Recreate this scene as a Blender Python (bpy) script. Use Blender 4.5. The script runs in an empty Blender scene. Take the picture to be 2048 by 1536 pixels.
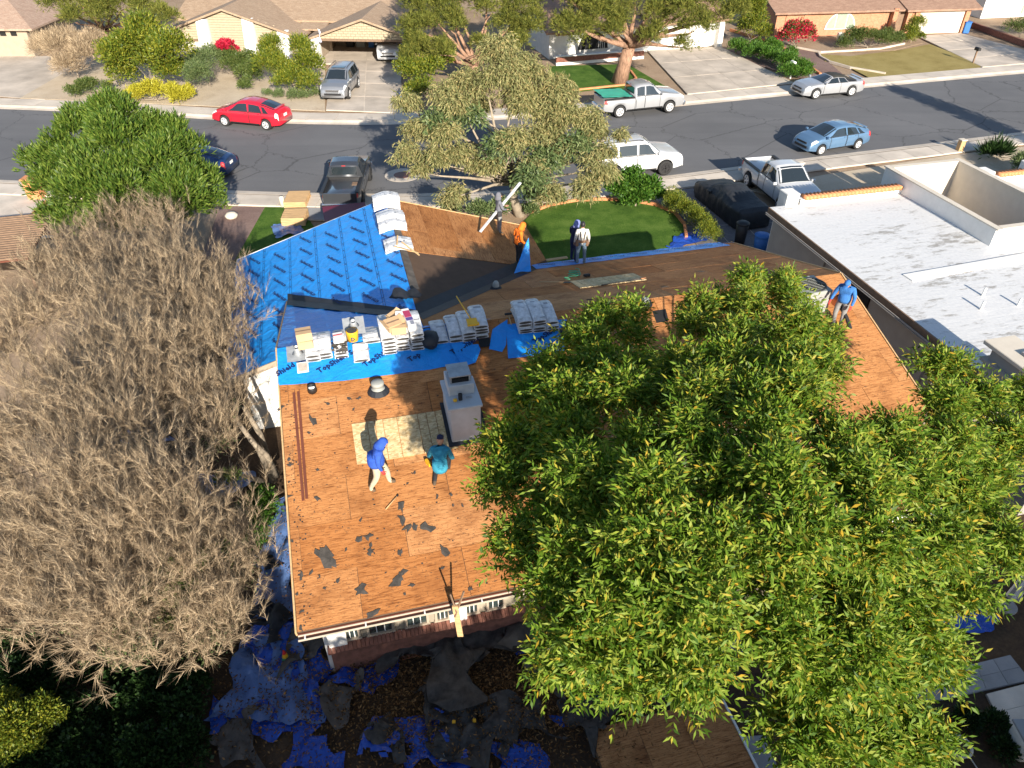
import bpy, bmesh, math, random
import numpy as np
from mathutils import Vector, Matrix
random.seed(7); RNG = np.random.default_rng(11)
S = bpy.context.scene
COL = S.collection

# ------------------------------------------------------------------ camera, sky, sun, exposure
CAM_H = 16.465; PITCH = math.radians(37.281); FPX = 1469.0
cam = bpy.data.cameras.new('camera'); cam_o = bpy.data.objects.new('camera', cam); COL.objects.link(cam_o)
cam.sensor_width = 36.0; cam.lens = FPX / 2048 * 36.0; cam.clip_start = 0.2; cam.clip_end = 3000
cam_o.location = (0, 0, CAM_H); cam_o.rotation_euler = (math.radians(90) - PITCH, 0, 0)
S.camera = cam_o
SUN_EL = math.radians(21.0); SUN_AZ = math.radians(162.0)      # clockwise from +Y
world = bpy.data.worlds.new("World"); S.world = world; world.use_nodes = True
wn = world.node_tree; sky = wn.nodes.new('ShaderNodeTexSky'); sky.sky_type = 'NISHITA'; sky.sun_disc = False
sky.sun_elevation = SUN_EL; sky.sun_rotation = SUN_AZ; sky.air_density = 1.0; sky.dust_density = 0.6; sky.ozone_density = 1.5
wn.links.new(sky.outputs[0], wn.nodes['Background'].inputs[0]); wn.nodes['Background'].inputs[1].default_value = 0.09
sl = bpy.data.lights.new('sun', 'SUN'); sl.energy = 5.0; sl.angle = math.radians(0.5); sl.color = (1.0, 0.90, 0.76)
sun_o = bpy.data.objects.new('sun', sl); COL.objects.link(sun_o)
SD = Vector((math.sin(SUN_AZ) * math.cos(SUN_EL), math.cos(SUN_AZ) * math.cos(SUN_EL), math.sin(SUN_EL)))
sun_o.rotation_euler = SD.to_track_quat('Z', 'Y').to_euler(); sun_o.location = (20, -60, 60)
S.view_settings.view_transform = 'Standard'; S.view_settings.look = 'None'
S.view_settings.gamma = 1.0; S.view_settings.exposure = 1.05; S.view_settings.use_curve_mapping = False
S.cycles.max_bounces = 6; S.cycles.transparent_max_bounces = 8
S.cycles.use_adaptive_sampling = False

# ------------------------------------------------------------------ surveying helpers
CP, SP = math.cos(PITCH), math.sin(PITCH)
def ray(x, y):
    a = (x - 1024) / FPX; b = (y - 768) / FPX
    return Vector((a, CP - b * SP, -SP - b * CP))
def G(x, y, z=0.0):
    "point of the place at height z that the survey photo shows at x, y"
    d = ray(x, y); t = (z - CAM_H) / d.z
    return Vector((d.x * t, d.y * t, z))
TH = math.radians(14.064); HO = Vector((-6.517, 16.811, 0))
UU = Vector((math.cos(TH), math.sin(TH), 0)); VV = Vector((-math.sin(TH), math.cos(TH), 0))
ZR, PM, ZW, PW, UW = 4.887, 0.317, 4.364, 0.319, 4.116
def onplane(x, y, n, p):
    d = ray(x, y); o = Vector((0, 0, CAM_H)); t = (p - o).dot(n) / d.dot(n); return o + d * t
def uvz(P):
    d = P - HO; return Vector((d.dot(UU), d.dot(VV), P.z))
def hw(u, v, z=0.0):
    return HO + UU * u + VV * v + Vector((0, 0, z))
def rear(x, y):  return uvz(onplane(x, y, Vector((-PM*VV.x, -PM*VV.y, 1)), HO + Vector((0, 0, ZR))))
def front(x, y): return uvz(onplane(x, y, Vector((PM*VV.x, PM*VV.y, 1)), HO + Vector((0, 0, ZR))))
def wleft(x, y): return uvz(onplane(x, y, Vector((-PW*UU.x, -PW*UU.y, 1)), HO + UU*UW + Vector((0, 0, ZW))))
def wright(x, y): return uvz(onplane(x, y, Vector((PW*UU.x, PW*UU.y, 1)), HO + UU*UW + Vector((0, 0, ZW))))
def zrear(v): return ZR + PM * v
def zfront(v): return ZR - PM * v

# ------------------------------------------------------------------ mesh helpers
class MB:
    def __init__(s): s.v = []; s.f = []; s.m = []; s.mi = 0; s.sm = []; s.smooth = False
    def add(s, vs, fs):
        b = len(s.v); s.v.extend([tuple(p) for p in vs])
        for f in fs: s.f.append(tuple(b + i for i in f)); s.m.append(s.mi); s.sm.append(s.smooth)
        return s
    def box(s, c, d, rz=0.0, R=None, bev=0.0):
        c = Vector(c); hx, hy, hz = d[0]/2, d[1]/2, d[2]/2
        if R is None: R = Matrix.Rotation(rz, 3, 'Z')
        if bev <= 0:
            vs = [c + R @ Vector((x*hx, y*hy, z*hz)) for z in (-1, 1) for y in (-1, 1) for x in (-1, 1)]
            return s.add(vs, [(0,2,3,1),(4,5,7,6),(0,1,5,4),(2,6,7,3),(0,4,6,2),(1,3,7,5)])
        b = min(bev, hx*.49, hy*.49, hz*.49); vs = []
        for z, k in ((-hz, b), (-hz+b, 0), (hz-b, 0), (hz, b)):
            for x, y in ((-hx+b, -hy+k), (hx-b, -hy+k), (hx-k, -hy+b), (hx-k, hy-b), (hx-b, hy-k), (-hx+b, hy-k), (-hx+k, hy-b), (-hx+k, -hy+b)):
                vs.append(c + R @ Vector((x, y, z)))
        fs = [tuple(range(7, -1, -1)), tuple(range(24, 32))]
        for r in range(3):
            for i in range(8): j = (i+1) % 8; fs.append((r*8+i, r*8+j, r*8+8+j, r*8+8+i))
        return s.add(vs, fs)
    def beam(s, a, b, w, h, up=(0, 0, 1)):
        a, b = Vector(a), Vector(b); d = (b - a); L = d.length; x = d.normalized(); y = Vector(up).cross(x)
        if y.length < 1e-4: y = Vector((0, 1, 0))
        y.normalize(); z = x.cross(y); R = Matrix((x, y, z)).transposed()
        return s.box((a + b) / 2, (L, w, h), R=R)
    def tube(s, pts, r, n=6, cap=True):
        pts = [Vector(p) for p in pts]; rs = r if isinstance(r, (list, tuple)) else [r] * len(pts)
        vs = []; 
        d0 = (pts[1] - pts[0]).normalized(); up = Vector((0, 0, 1)) if abs(d0.z) < .9 else Vector((1, 0, 0))
        for i, p in enumerate(pts):
            d = (pts[min(i+1, len(pts)-1)] - pts[max(i-1, 0)]).normalized(); x = up.cross(d)
            if x.length < 1e-4: x = Vector((0, 1, 0))
            x.normalize(); y = d.cross(x)
            for k in range(n):
                a = 2*math.pi*k/n; vs.append(p + (x*math.cos(a) + y*math.sin(a)) * rs[i])
        fs = []
        for i in range(len(pts)-1):
            for k in range(n): j = (k+1) % n; fs.append((i*n+k, i*n+j, (i+1)*n+j, (i+1)*n+k))
        if cap: fs.append(tuple(range(n-1, -1, -1))); fs.append(tuple((len(pts)-1)*n + k for k in range(n)))
        return s.add(vs, fs)
    def lathe(s, prof, n=16, M=None):
        M = M or Matrix.Identity(4); vs = []; fs = []
        for r, z in prof:
            for k in range(n): a = 2*math.pi*k/n; vs.append(M @ Vector((r*math.cos(a), r*math.sin(a), z)))
        for i in range(len(prof)-1):
            for k in range(n): j = (k+1) % n; fs.append((i*n+k, i*n+j, (i+1)*n+j, (i+1)*n+k))
        fs.append(tuple(range(n-1, -1, -1))); fs.append(tuple((len(prof)-1)*n+k for k in range(n)))
        return s.add(vs, fs)
    def prism(s, poly, t, M=None):
        "polygon in its own x, y plane, extruded from 0 to t along its z"
        M = M or Matrix.Identity(4); n = len(poly)
        vs = [M @ Vector((p[0], p[1], 0)) for p in poly] + [M @ Vector((p[0], p[1], t)) for p in poly]
        fs = [tuple(range(n-1, -1, -1)), tuple(range(n, 2*n))] + [(i, (i+1) % n, n+(i+1) % n, n+i) for i in range(n)]
        return s.add(vs, fs)
    def slab(s, pts, t):
        "3D polygon given thickness t downwards"
        n = len(pts); pts = [Vector(p) for p in pts]
        vs = pts + [p - Vector((0, 0, t)) for p in pts]
        return s.add(vs, [tuple(range(n)), tuple(range(2*n-1, n-1, -1))] + [(i, n+i, n+(i+1) % n, (i+1) % n) for i in range(n)])
    def poly(s, pts): return s.add(pts, [tuple(range(len(pts)))])
    def mesh(s, name, mats):
        me = bpy.data.meshes.new(name); me.from_pydata(s.v, [], s.f)
        for m in (mats if isinstance(mats, (list, tuple)) else [mats]): me.materials.append(m)
        me.polygons.foreach_set('material_index', s.m); me.polygons.foreach_set('use_smooth', s.sm); me.update()
        return me
    def build(s, name, mats, parent=None, loc=None, rz=0.0, fix=True):
        me = s.mesh(name, mats)
        if fix:
            bm = bmesh.new(); bm.from_mesh(me); bmesh.ops.recalc_face_normals(bm, faces=bm.faces); bm.to_mesh(me); bm.free()
        return link(name, me, parent, loc, rz)
def link(name, me, parent=None, loc=None, rz=0.0, M=None):
    o = bpy.data.objects.new(name, me); COL.objects.link(o)
    if loc is not None: o.location = loc
    if rz: o.rotation_euler = (0, 0, rz)
    if M is not None: o.matrix_basis = M
    if parent is not None: o.parent = parent
    return o
def tag(o, label=None, cat=None, group=None, kind=None):
    if label: o['label'] = label
    if cat: o['category'] = cat
    if group: o['group'] = group
    if kind: o['kind'] = kind
    return o
def thing(name, label, cat, loc=(0, 0, 0), rz=0.0, group=None, M=None):
    o = bpy.data.objects.new(name, None); COL.objects.link(o); o.location = loc; o.rotation_euler = (0, 0, rz)
    if M is not None: o.matrix_basis = M
    o.empty_display_size = .2
    return tag(o, label, cat, group)
def copy_tree(o, parent=None):
    c = o.copy(); COL.objects.link(c)
    if parent is not None: c.parent = parent
    for ch in list(o.children): copy_tree(ch, c)
    return c
def npmesh(name, verts, faces, mats, midx=None, smooth=False):
    me = bpy.data.meshes.new(name); nv, nf, k = len(verts), len(faces), faces.shape[1]
    me.vertices.add(nv); me.vertices.foreach_set('co', np.ascontiguousarray(verts, dtype=np.float32).ravel())
    me.loops.add(nf*k); me.loops.foreach_set('vertex_index', np.ascontiguousarray(faces, dtype=np.int32).ravel())
    me.polygons.add(nf); me.polygons.foreach_set('loop_start', np.arange(0, nf*k, k, dtype=np.int32))
    try: me.polygons.foreach_set('loop_total', np.full(nf, k, dtype=np.int32))
    except Exception: pass
    for m in (mats if isinstance(mats, (list, tuple)) else [mats]): me.materials.append(m)
    if midx is not None: me.polygons.foreach_set('material_index', np.ascontiguousarray(midx, dtype=np.int32))
    if smooth: me.polygons.foreach_set('use_smooth', np.ones(nf, dtype=bool))
    me.update(calc_edges=True); me.validate(); return me
def clip(poly, a, b):
    "keep the part of poly on the left of a->b"
    out = []; n = len(poly)
    side = lambda p: (b[0]-a[0])*(p[1]-a[1]) - (b[1]-a[1])*(p[0]-a[0])
    for i in range(n):
        p, q = poly[i], poly[(i+1) % n]; sp, sq = side(p), side(q)
        if sp >= 0: out.append(p)
        if (sp >= 0) != (sq >= 0):
            t = sp/(sp-sq); out.append((p[0]+(q[0]-p[0])*t, p[1]+(q[1]-p[1])*t))
    return out
def area(p): return .5*sum(p[i][0]*p[(i+1) % len(p)][1]-p[(i+1) % len(p)][0]*p[i][1] for i in range(len(p)))
def inpoly(x, y, P):
    c = False; j = len(P)-1
    for i in range(len(P)):
        if (P[i][1] > y) != (P[j][1] > y) and x < (P[j][0]-P[i][0])*(y-P[i][1])/(P[j][1]-P[i][1])+P[i][0]: c = not c
        j = i
    return c
def shrink(poly, g):
    cx = sum(p[0] for p in poly)/len(poly); cy = sum(p[1] for p in poly)/len(poly); out = []
    for x, y in poly:
        d = math.hypot(x-cx, y-cy) or 1; k = max(0, 1-g*1.35/d); out.append((cx+(x-cx)*k, cy+(y-cy)*k))
    return out

# ------------------------------------------------------------------ materials
def nt(name):
    m = bpy.data.materials.new(name); m.use_nodes = True; t = m.node_tree
    return m, t, t.nodes['Principled BSDF'], t.nodes.new
def ramp(t, fac, stops, interp='LINEAR'):
    r = t.nodes.new('ShaderNodeValToRGB'); r.color_ramp.interpolation = interp; e = r.color_ramp.elements
    while len(e) < len(stops): e.new(.5)
    for k, (p, c) in enumerate(stops): e[k].position = p; e[k].color = (*c, 1)
    t.links.new(fac, r.inputs[0]); return r.outputs[0]
def coords(t, scale=(1, 1, 1), rnd=False, world=False):
    tc = t.nodes.new('ShaderNodeTexCoord'); mp = t.nodes.new('ShaderNodeMapping'); mp.inputs['Scale'].default_value = scale
    if world:
        g = t.nodes.new('ShaderNodeNewGeometry'); t.links.new(g.outputs['Position'], mp.inputs[0])
    else: t.links.new(tc.outputs['Object'], mp.inputs[0])
    if rnd:
        oi = t.nodes.new('ShaderNodeObjectInfo'); mu = t.nodes.new('ShaderNodeMath'); mu.operation = 'MULTIPLY'; mu.inputs[1].default_value = 37.0
        t.links.new(oi.outputs['Random'], mu.inputs[0]); t.links.new(mu.outputs[0], mp.inputs['Location'])
    return mp.outputs[0]
def noise(t, co, scale, detail=4, rough=.6, dist=0.0):
    n = t.nodes.new('ShaderNodeTexNoise'); n.inputs['Scale'].default_value = scale; n.inputs['Detail'].default_value = detail
    n.inputs['Roughness'].default_value = rough; n.inputs['Distortion'].default_value = dist
    t.links.new(co, n.inputs['Vector']); return n.outputs['Fac']
def mix(t, fac, a, b, mode='MIX'):
    n = t.nodes.new('ShaderNodeMix'); n.data_type = 'RGBA'; n.blend_type = mode
    for k, x in ((0, fac), (6, a), (7, b)):
        if hasattr(x, 'is_linked') or isinstance(x, bpy.types.NodeSocket): t.links.new(x, n.inputs[k])
        elif k == 0: n.inputs[0].default_value = x
        else: n.inputs[k].default_value = (*x, 1)
    return n.outputs[2]
def bump(t, h, bs, strength=.3, dist=.02):
    b = t.nodes.new('ShaderNodeBump'); b.inputs['Strength'].default_value = strength; b.inputs['Distance'].default_value = dist
    t.links.new(h, b.inputs['Height']); t.links.new(b.outputs[0], bs.inputs['Normal'])
def simple(name, c, rough=.7, var=.12, scale=3, bmp=0.0, bs=30, metal=0.0, spec=.4, rnd=False, hue=None, world=False, coat=0.0, bd=.02, stretch=(1, 1, 1)):
    m, t, b, new = nt(name); co = coords(t, stretch, rnd, world); n = noise(t, co, scale)
    c2 = hue or c
    lo = tuple(max(0, x*(1-var)) for x in c); hi = tuple(min(1, x*(1+var)) for x in c2)
    col = ramp(t, n, [(.3, lo), (.7, hi)]); t.links.new(col, b.inputs['Base Color'])
    b.inputs['Roughness'].default_value = rough; b.inputs['Metallic'].default_value = metal; b.inputs['Specular IOR Level'].default_value = spec
    b.inputs['Coat Weight'].default_value = coat; b.inputs['Coat Roughness'].default_value = .08
    if bmp: bump(t, noise(t, co, bs, 5), b, bmp, bd)
    return m
def leafmat(name, stops, trans=.35, rough=.5, spec=.35):
    m, t, b, new = nt(name); g = new('ShaderNodeNewGeometry')
    col = ramp(t, g.outputs['Random Per Island'], stops)
    t.links.new(col, b.inputs['Base Color']); b.inputs['Roughness'].default_value = rough; b.inputs['Specular IOR Level'].default_value = spec
    tr = new('ShaderNodeBsdfTranslucent'); t.links.new(mix(t, .6, col, (1, .95, .2), 'MULTIPLY'), tr.inputs[0])
    ms = new('ShaderNodeMixShader'); ms.inputs[0].default_value = trans
    t.links.new(b.outputs[0], ms.inputs[1]); t.links.new(tr.outputs[0], ms.inputs[2])
    t.links.new(ms.outputs[0], t.nodes['Material Output'].inputs[0]); return m
def paint(name, c, metal=.0, rough=.35):
    m = simple(name, c, rough, .05, 1.5, metal=metal, coat=1.0, spec=.5); return m

def mk_plywood(name, tones):
    m, t, b, new = nt(name); co = coords(t, (1, 1, 1), True); st = coords(t, (1.1, 11, 11), True)
    oi = new('ShaderNodeObjectInfo'); tone = ramp(t, oi.outputs['Random'], tones)
    grain = noise(t, st, 3.2, 6, .62, .6); blot = noise(t, co, 1.1, 4, .6)
    c = mix(t, ramp(t, grain, [(.32, (.40, .34, .30)), (.5, (.9, .88, .86)), (.72, (1.16, 1.14, 1.1))]), (0, 0, 0), (1, 1, 1))
    c1 = mix(t, 1.0, tone, ramp(t, grain, [(.34, (.38, .30, .25)), (.46, (.82, .77, .73)), (.6, (1, 1, 1))]), 'MULTIPLY')
    c2 = mix(t, 1.0, c1, ramp(t, blot, [(.3, (.62, .56, .52)), (.5, (.95, .95, .95)), (.7, (1, 1, 1))]), 'MULTIPLY')
    fl = noise(t, coords(t, (3, 9, 9), True), 2.2, 3, .5)
    c3 = mix(t, ramp(t, fl, [(.67, (0, 0, 0)), (.73, (.8, .8, .8))]), c2, (.045, .035, .03))
    sk = noise(t, coords(t, (1.4, 2.6, 2.6), True), 16, 2, .5); c3 = mix(t, ramp(t, sk, [(.62, (0, 0, 0)), (.67, (.75, .75, .75))]), c3, (.10, .055, .03)); t.links.new(c3, b.inputs['Base Color']); b.inputs['Roughness'].default_value = .75; b.inputs['Specular IOR Level'].default_value = .2
    bump(t, grain, b, .35, .01); return m
def mk_blue(name, c, wr=.35, rough=.38):
    m, t, b, new = nt(name); co = coords(t, (1, 1, 1)); w = noise(t, co, 2.2, 3, .5, 1.2); f = noise(t, co, 14, 3, .5, .6)
    col = ramp(t, w, [(.25, tuple(x*.82 for x in c)), (.7, c)]); d = noise(t, co, .9, 4, .6)
    t.links.new(mix(t, ramp(t, d, [(.6, (0, 0, 0)), (.95, (.12, .12, .12))]), col, (.42, .44, .46)), b.inputs['Base Color'])
    b.inputs['Roughness'].default_value = rough; b.inputs['Specular IOR Level'].default_value = .5
    ad = new('ShaderNodeMath'); ad.operation = 'MULTIPLY_ADD'; ad.inputs[1].default_value = .3; t.links.new(f, ad.inputs[0]); t.links.new(w, ad.inputs[2])
    bump(t, ad.outputs[0], b, wr, .06); return m
def mk_asphalt():
    m, t, b, new = nt('asphalt'); co = coords(t); big = noise(t, co, .12, 4, .6); fine = noise(t, co, 40, 3, .7)
    base = ramp(t, big, [(.3, (.135, .137, .145)), (.7, (.185, .186, .194))])
    c = mix(t, 1.0, base, ramp(t, fine, [(.3, (.75, .75, .75)), (.7, (1, 1, 1))]), 'MULTIPLY')
    streak = noise(t, coords(t, (.04, .9, 1)), 1.0, 4, .6)
    c = mix(t, ramp(t, streak, [(.45, (0, 0, 0)), (.75, (.5, .5, .5))]), c, (.105, .107, .114))
    v = new('ShaderNodeTexVoronoi'); v.feature = 'DISTANCE_TO_EDGE'; v.inputs['Scale'].default_value = .17
    wob = noise(t, co, .9, 4, .7); va = new('ShaderNodeVectorMath'); va.operation = 'ADD'; t.links.new(co, va.inputs[0])
    cx = new('ShaderNodeCombineXYZ'); t.links.new(wob, cx.inputs[0]); t.links.new(wob, cx.inputs[1]); vs = new('ShaderNodeVectorMath'); vs.operation = 'SCALE'; vs.inputs[3].default_value = 1.6
    t.links.new(cx.outputs[0], vs.inputs[0]); t.links.new(vs.outputs[0], va.inputs[1]); t.links.new(va.outputs[0], v.inputs['Vector'])
    c = mix(t, ramp(t, v.outputs[0], [(.003, (.8, .8, .8)), (.009, (0, 0, 0))]), c, (.07, .07, .073))
    t.links.new(c, b.inputs['Base Color']); b.inputs['Roughness'].default_value = .85; b.inputs['Specular IOR Level'].default_value = .25
    bump(t, fine, b, .3, .01); return m
def mk_ground(name, stops, s1=.35, s2=9, bmp=.5, bd=.05):
    m, t, b, new = nt(name); co = coords(t, world=True); a = noise(t, co, s1, 5, .65); f = noise(t, co, s2, 5, .75)
    ad = new('ShaderNodeMath'); ad.operation = 'MULTIPLY_ADD'; ad.inputs[1].default_value = .5; t.links.new(f, ad.inputs[0])
    hf = new('ShaderNodeMath'); hf.operation = 'MULTIPLY'; hf.inputs[1].default_value = .5; t.links.new(a, hf.inputs[0]); t.links.new(hf.outputs[0], ad.inputs[2])
    t.links.new(ramp(t, ad.outputs[0], stops), b.inputs['Base Color']); b.inputs['Roughness'].default_value = .95; b.inputs['Specular IOR Level'].default_value = .1
    bump(t, f, b, bmp, bd); return m
def mk_whiteroof():
    m, t, b, new = nt('white_roof_coating'); co = coords(t); st = coords(t, (.5, 1.5, 1))
    a = noise(t, st, .55, 6, .72, .4); f = noise(t, st, 3.5, 5, .7); g = noise(t, co, 9, 4, .6)
    c = ramp(t, g, [(.3, (.58, .59, .60)), (.7, (.68, .68, .675))])
    mu = new('ShaderNodeMath'); mu.operation = 'MULTIPLY'; t.links.new(a, mu.inputs[0]); t.links.new(f, mu.inputs[1])
    c = mix(t, ramp(t, mu.outputs[0], [(.27, (0, 0, 0)), (.36, (.8, .8, .8))]), c, (.25, .23, .20))
    t.links.new(c, b.inputs['Base Color']); b.inputs['Roughness'].default_value = .6
    bump(t, noise(t, coords(t, (.6, 3, 1)), 2.5, 3), b, .25, .04); return m
def mk_shingle(name, c1, c2, scale=2.6, wall=False):
    m, t, b, new = nt(name); co = coords(t, (1, 1, 1))
    if wall:
        sp_ = new('ShaderNodeSeparateXYZ'); cb_ = new('ShaderNodeCombineXYZ'); t.links.new(co, sp_.inputs[0]); sm_ = new('ShaderNodeMath'); t.links.new(sp_.outputs[0], sm_.inputs[0]); t.links.new(sp_.outputs[1], sm_.inputs[1]); t.links.new(sm_.outputs[0], cb_.inputs[0]); t.links.new(sp_.outputs[2], cb_.inputs[1]); co = cb_.outputs[0]
    br = new('ShaderNodeTexBrick')
    br.inputs['Color1'].default_value = (*c1, 1); br.inputs['Color2'].default_value = (*c2, 1); br.inputs['Mortar'].default_value = (*[x*.6 for x in c1], 1)
    br.inputs['Scale'].default_value = scale; br.inputs['Mortar Size'].default_value = .012; br.inputs['Brick Width'].default_value = .9; br.inputs['Row Height'].default_value = .42
    t.links.new(co, br.inputs['Vector']); n = noise(t, co, 6, 4, .7)
    t.links.new(mix(t, 1.0, br.outputs[0], ramp(t, n, [(.3, (.7, .7, .7)), (.7, (1, 1, 1))]), 'MULTIPLY'), b.inputs['Base Color'])
    b.inputs['Roughness'].default_value = .9; bump(t, n, b, .4, .02); return m
def mk_osb():
    m, t, b, new = nt('osb_board'); co = coords(t, (1, 2.4, 1), True); v = new('ShaderNodeTexVoronoi'); v.inputs['Scale'].default_value = 13
    t.links.new(co, v.inputs['Vector']); n = noise(t, co, 3, 4)
    c = ramp(t, v.outputs['Color'], [(.1, (.40, .27, .12)), (.5, (.60, .45, .23)), (.9, (.72, .58, .34))])
    t.links.new(mix(t, 1.0, c, ramp(t, n, [(.3, (.8, .8, .8)), (.7, (1, 1, 1))]), 'MULTIPLY'), b.inputs['Base Color']); b.inputs['Roughness'].default_value = .7; return m
def glassmat(name, c, rough=.05):
    m, t, b, new = nt(name); b.inputs['Base Color'].default_value = (*c, 1); b.inputs['Roughness'].default_value = rough
    b.inputs['Specular IOR Level'].default_value = .9; b.inputs['Coat Weight'].default_value = .4; b.inputs['Coat Roughness'].default_value = .03; return m

X = {}
X['ply'] = mk_plywood('weathered_plywood', [(0, (.44, .185, .060)), (.35, (.49, .225, .082)), (.7, (.55, .275, .115)), (1, (.46, .20, .068))])
X['osb'] = mk_osb()
X['deck'] = simple('roof_deck_dark', (.09, .055, .035), .9)
X['under'] = mk_blue('blue_underlayment', (.012, .275, .80), .9)
X['tarp'] = mk_blue('blue_tarp', (.018, .075, .42), .8, .26)
X['tarppale'] = mk_blue('pale_blue_tarp', (.10, .18, .40), .8, .3)  # paler, greyer blue than the other tarp
X['ink'] = simple('navy_ink', (.006, .02, .10), .6, .05)
X['felt'] = simple('roofing_felt', (.038, .035, .032), .85, .35, 4, .4, 40, hue=(.065, .058, .052))
X['feltgray'] = simple('weathered_felt', (.095, .083, .072), .9, .35, 3, .4, 40)
X['feltblk'] = simple('valley_membrane', (.018, .021, .028), .6, .3, 3, .2, 20)
X['asphalt'] = mk_asphalt()
X['conc'] = simple('concrete_paving', (.54, .48, .41), .9, .2, .9, .25, 30, rnd=True)
X['conc2'] = simple('driveway_concrete', (.47, .41, .345), .9, .25, .5, .25, 30, rnd=True)
X['concgrey'] = simple('grey_concrete', (.27, .27, .275), .9, .22, 1.0, .25, 30, rnd=True)
X['kerb'] = simple('kerb_concrete', (.56, .49, .41), .9, .2, .7, .3, 25)
X['paver'] = mk_shingle('block_paving', (.17, .16, .17), (.21, .19, .19), 4.0)
X['dirt'] = mk_ground('dry_dirt', [(.3, (.20, .135, .085)), (.5, (.33, .24, .165)), (.7, (.42, .32, .23))])
X['gravel'] = mk_ground('tan_gravel', [(.3, (.36, .285, .20)), (.5, (.52, .43, .32)), (.7, (.60, .52, .40))], .5, 18)
X['redgravel'] = mk_ground('red_gravel', [(.3, (.13, .085, .075)), (.5, (.22, .15, .13)), (.7, (.30, .22, .19))], .5, 16)
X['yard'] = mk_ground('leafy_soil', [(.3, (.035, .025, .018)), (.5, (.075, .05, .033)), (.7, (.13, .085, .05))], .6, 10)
X['lawn'] = mk_ground('mown_lawn', [(.36, (.03, .07, .012)), (.5, (.068, .135, .02)), (.62, (.125, .195, .04))], .9, 14, .8, .04)
X['drylawn'] = mk_ground('dormant_lawn', [(.3, (.17, .13, .04)), (.5, (.30, .24, .09)), (.7, (.37, .31, .13))], .5, 20, .7, .04)
X['white'] = simple('white_stucco', (.74, .73, .70), .85, .06, 2, .25, 60)
X['cream'] = simple('cream_stucco', (.62, .56, .47), .85, .06, 2, .25, 60)
X['tan'] = simple('tan_stucco', (.36, .295, .225), .85, .08, 2, .25, 60)
X['greystucco'] = simple('grey_stucco', (.33, .31, .29), .85, .08, 2, .25, 60)
X['whiteroof'] = mk_whiteroof()
X['shA'] = mk_shingle('tan_shingles', (.36, .25, .165), (.44, .32, .22))
X['shC'] = mk_shingle('brown_shingles', (.30, .18, .125), (.38, .24, .17))
X['shD'] = mk_shingle('pinkish_shingles', (.40, .27, .20), (.47, .34, .26))
X['block'] = simple('cream_block', (.40, .335, .235), .9, .12, 5, .3, 40, rnd=True)
X['brickO'] = mk_shingle('orange_brick', (.50, .23, .13), (.57, .29, .17), 5.5, True)
X['brick'] = simple('red_brick', (.24, .105, .075), .9, .3, 6, .4, 60, rnd=True)
X['terra'] = simple('terracotta', (.60, .25, .11), .85, .15, 4, .3, 40, rnd=True)
X['whitep'] = simple('white_paint', (.76, .75, .72), .5, .05, 4)
X['trim'] = simple('brown_trim', (.20, .13, .085), .7, .2, 5)
X['woodtan'] = simple('bare_timber', (.52, .34, .17), .75, .2, 3, .3, 20, stretch=(1, 8, 8))
X['dark'] = simple('dark_void', (.012, .012, .013), .9, .1)
X['black'] = simple('black_plastic', (.02, .02, .022), .5, .1)
X['blackcover'] = simple('black_car_cover', (.022, .024, .028), .55, .3, 2, .6, 3, bd=.06)
X['rubber'] = simple('tyre_rubber', (.025, .025, .026), .85, .15)
X['alloy'] = simple('alloy_rim', (.60, .61, .63), .45, .05, metal=.15); X['rimdark'] = simple('rim_recess', (.16, .16, .17), .5)
X['steel'] = simple('galvanised_steel', (.33, .35, .37), .5, .2, 4, metal=.35)
X['acgrey'] = simple('grey_enamel', (.30, .31, .29), .6, .12)
X['chrome'] = simple('chrome', (.7, .71, .73), .2, .05, metal=.9)
X['glass'] = glassmat('car_glass', (.018, .025, .03))
X['glasshouse'] = glassmat('window_glass', (.03, .045, .045))
X['wrap'] = simple('white_plastic_wrap', (.56, .57, .59), .35, .28, 7, .8, 9, bd=.04)
X['wrapink'] = simple('grey_print', (.30, .31, .33), .5, .1)
X['shinglestack'] = simple('shingle_edge', (.06, .055, .05), .9, .3, 20)
X['card'] = simple('cardboard', (.50, .34, .19), .8, .1, 3)
X['yellow'] = simple('yellow_plastic', (.75, .40, .02), .5, .08)
X['orange'] = simple('orange_plastic', (.80, .17, .02), .5, .08)
X['red'] = simple('red_plastic', (.55, .03, .03), .45, .1)
X['bluep'] = simple('blue_plastic', (.03, .14, .42), .5, .08)
X['green'] = simple('green_plastic', (.05, .30, .17), .5, .2)
X['maroon'] = simple('maroon_paint', (.13, .012, .03), .5, .1)
X['dripedge'] = simple('brown_metal', (.16, .055, .035), .45, .15, 3, metal=.1)
X['bark'] = simple('grey_bark', (.30, .25, .20), .95, .3, 6, .8, 14, stretch=(2, 2, .4))
X['pinebark'] = simple('pine_bark', (.30, .18, .12), .95, .45, 5, 1.0, 9, bd=.05, stretch=(2, 2, .35))
X['palebark'] = simple('pale_bark', (.30, .25, .19), .9, .25, 4, .5, 14)
X['darkbark'] = simple('dark_bark', (.07, .05, .04), .95, .3, 6, .8, 14)
X['twig'] = leafmat('dead_twigs', [(0, (.10, .072, .046)), (.35, (.27, .20, .13)), (.7, (.44, .335, .215)), (1, (.62, .50, .345))], .0, .9, .1)
X['ash'] = leafmat('ash_leaves', [(0, (.035, .090, .008)), (.25, (.09, .175, .014)), (.6, (.18, .275, .028)), (.86, (.31, .37, .06)), (.95, (.38, .33, .04)), (1, (.46, .29, .025))], .42, .5, .22)
X['ficus'] = leafmat('broad_leaves', [(0, (.035, .085, .012)), (.5, (.095, .165, .022)), (1, (.20, .26, .045))], .3)
X['olive'] = leafmat('olive_tan_leaves', [(0, (.12, .14, .05)), (.35, (.23, .24, .10)), (.7, (.35, .33, .15)), (1, (.40, .32, .14))], .3, .6, .2)
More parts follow.
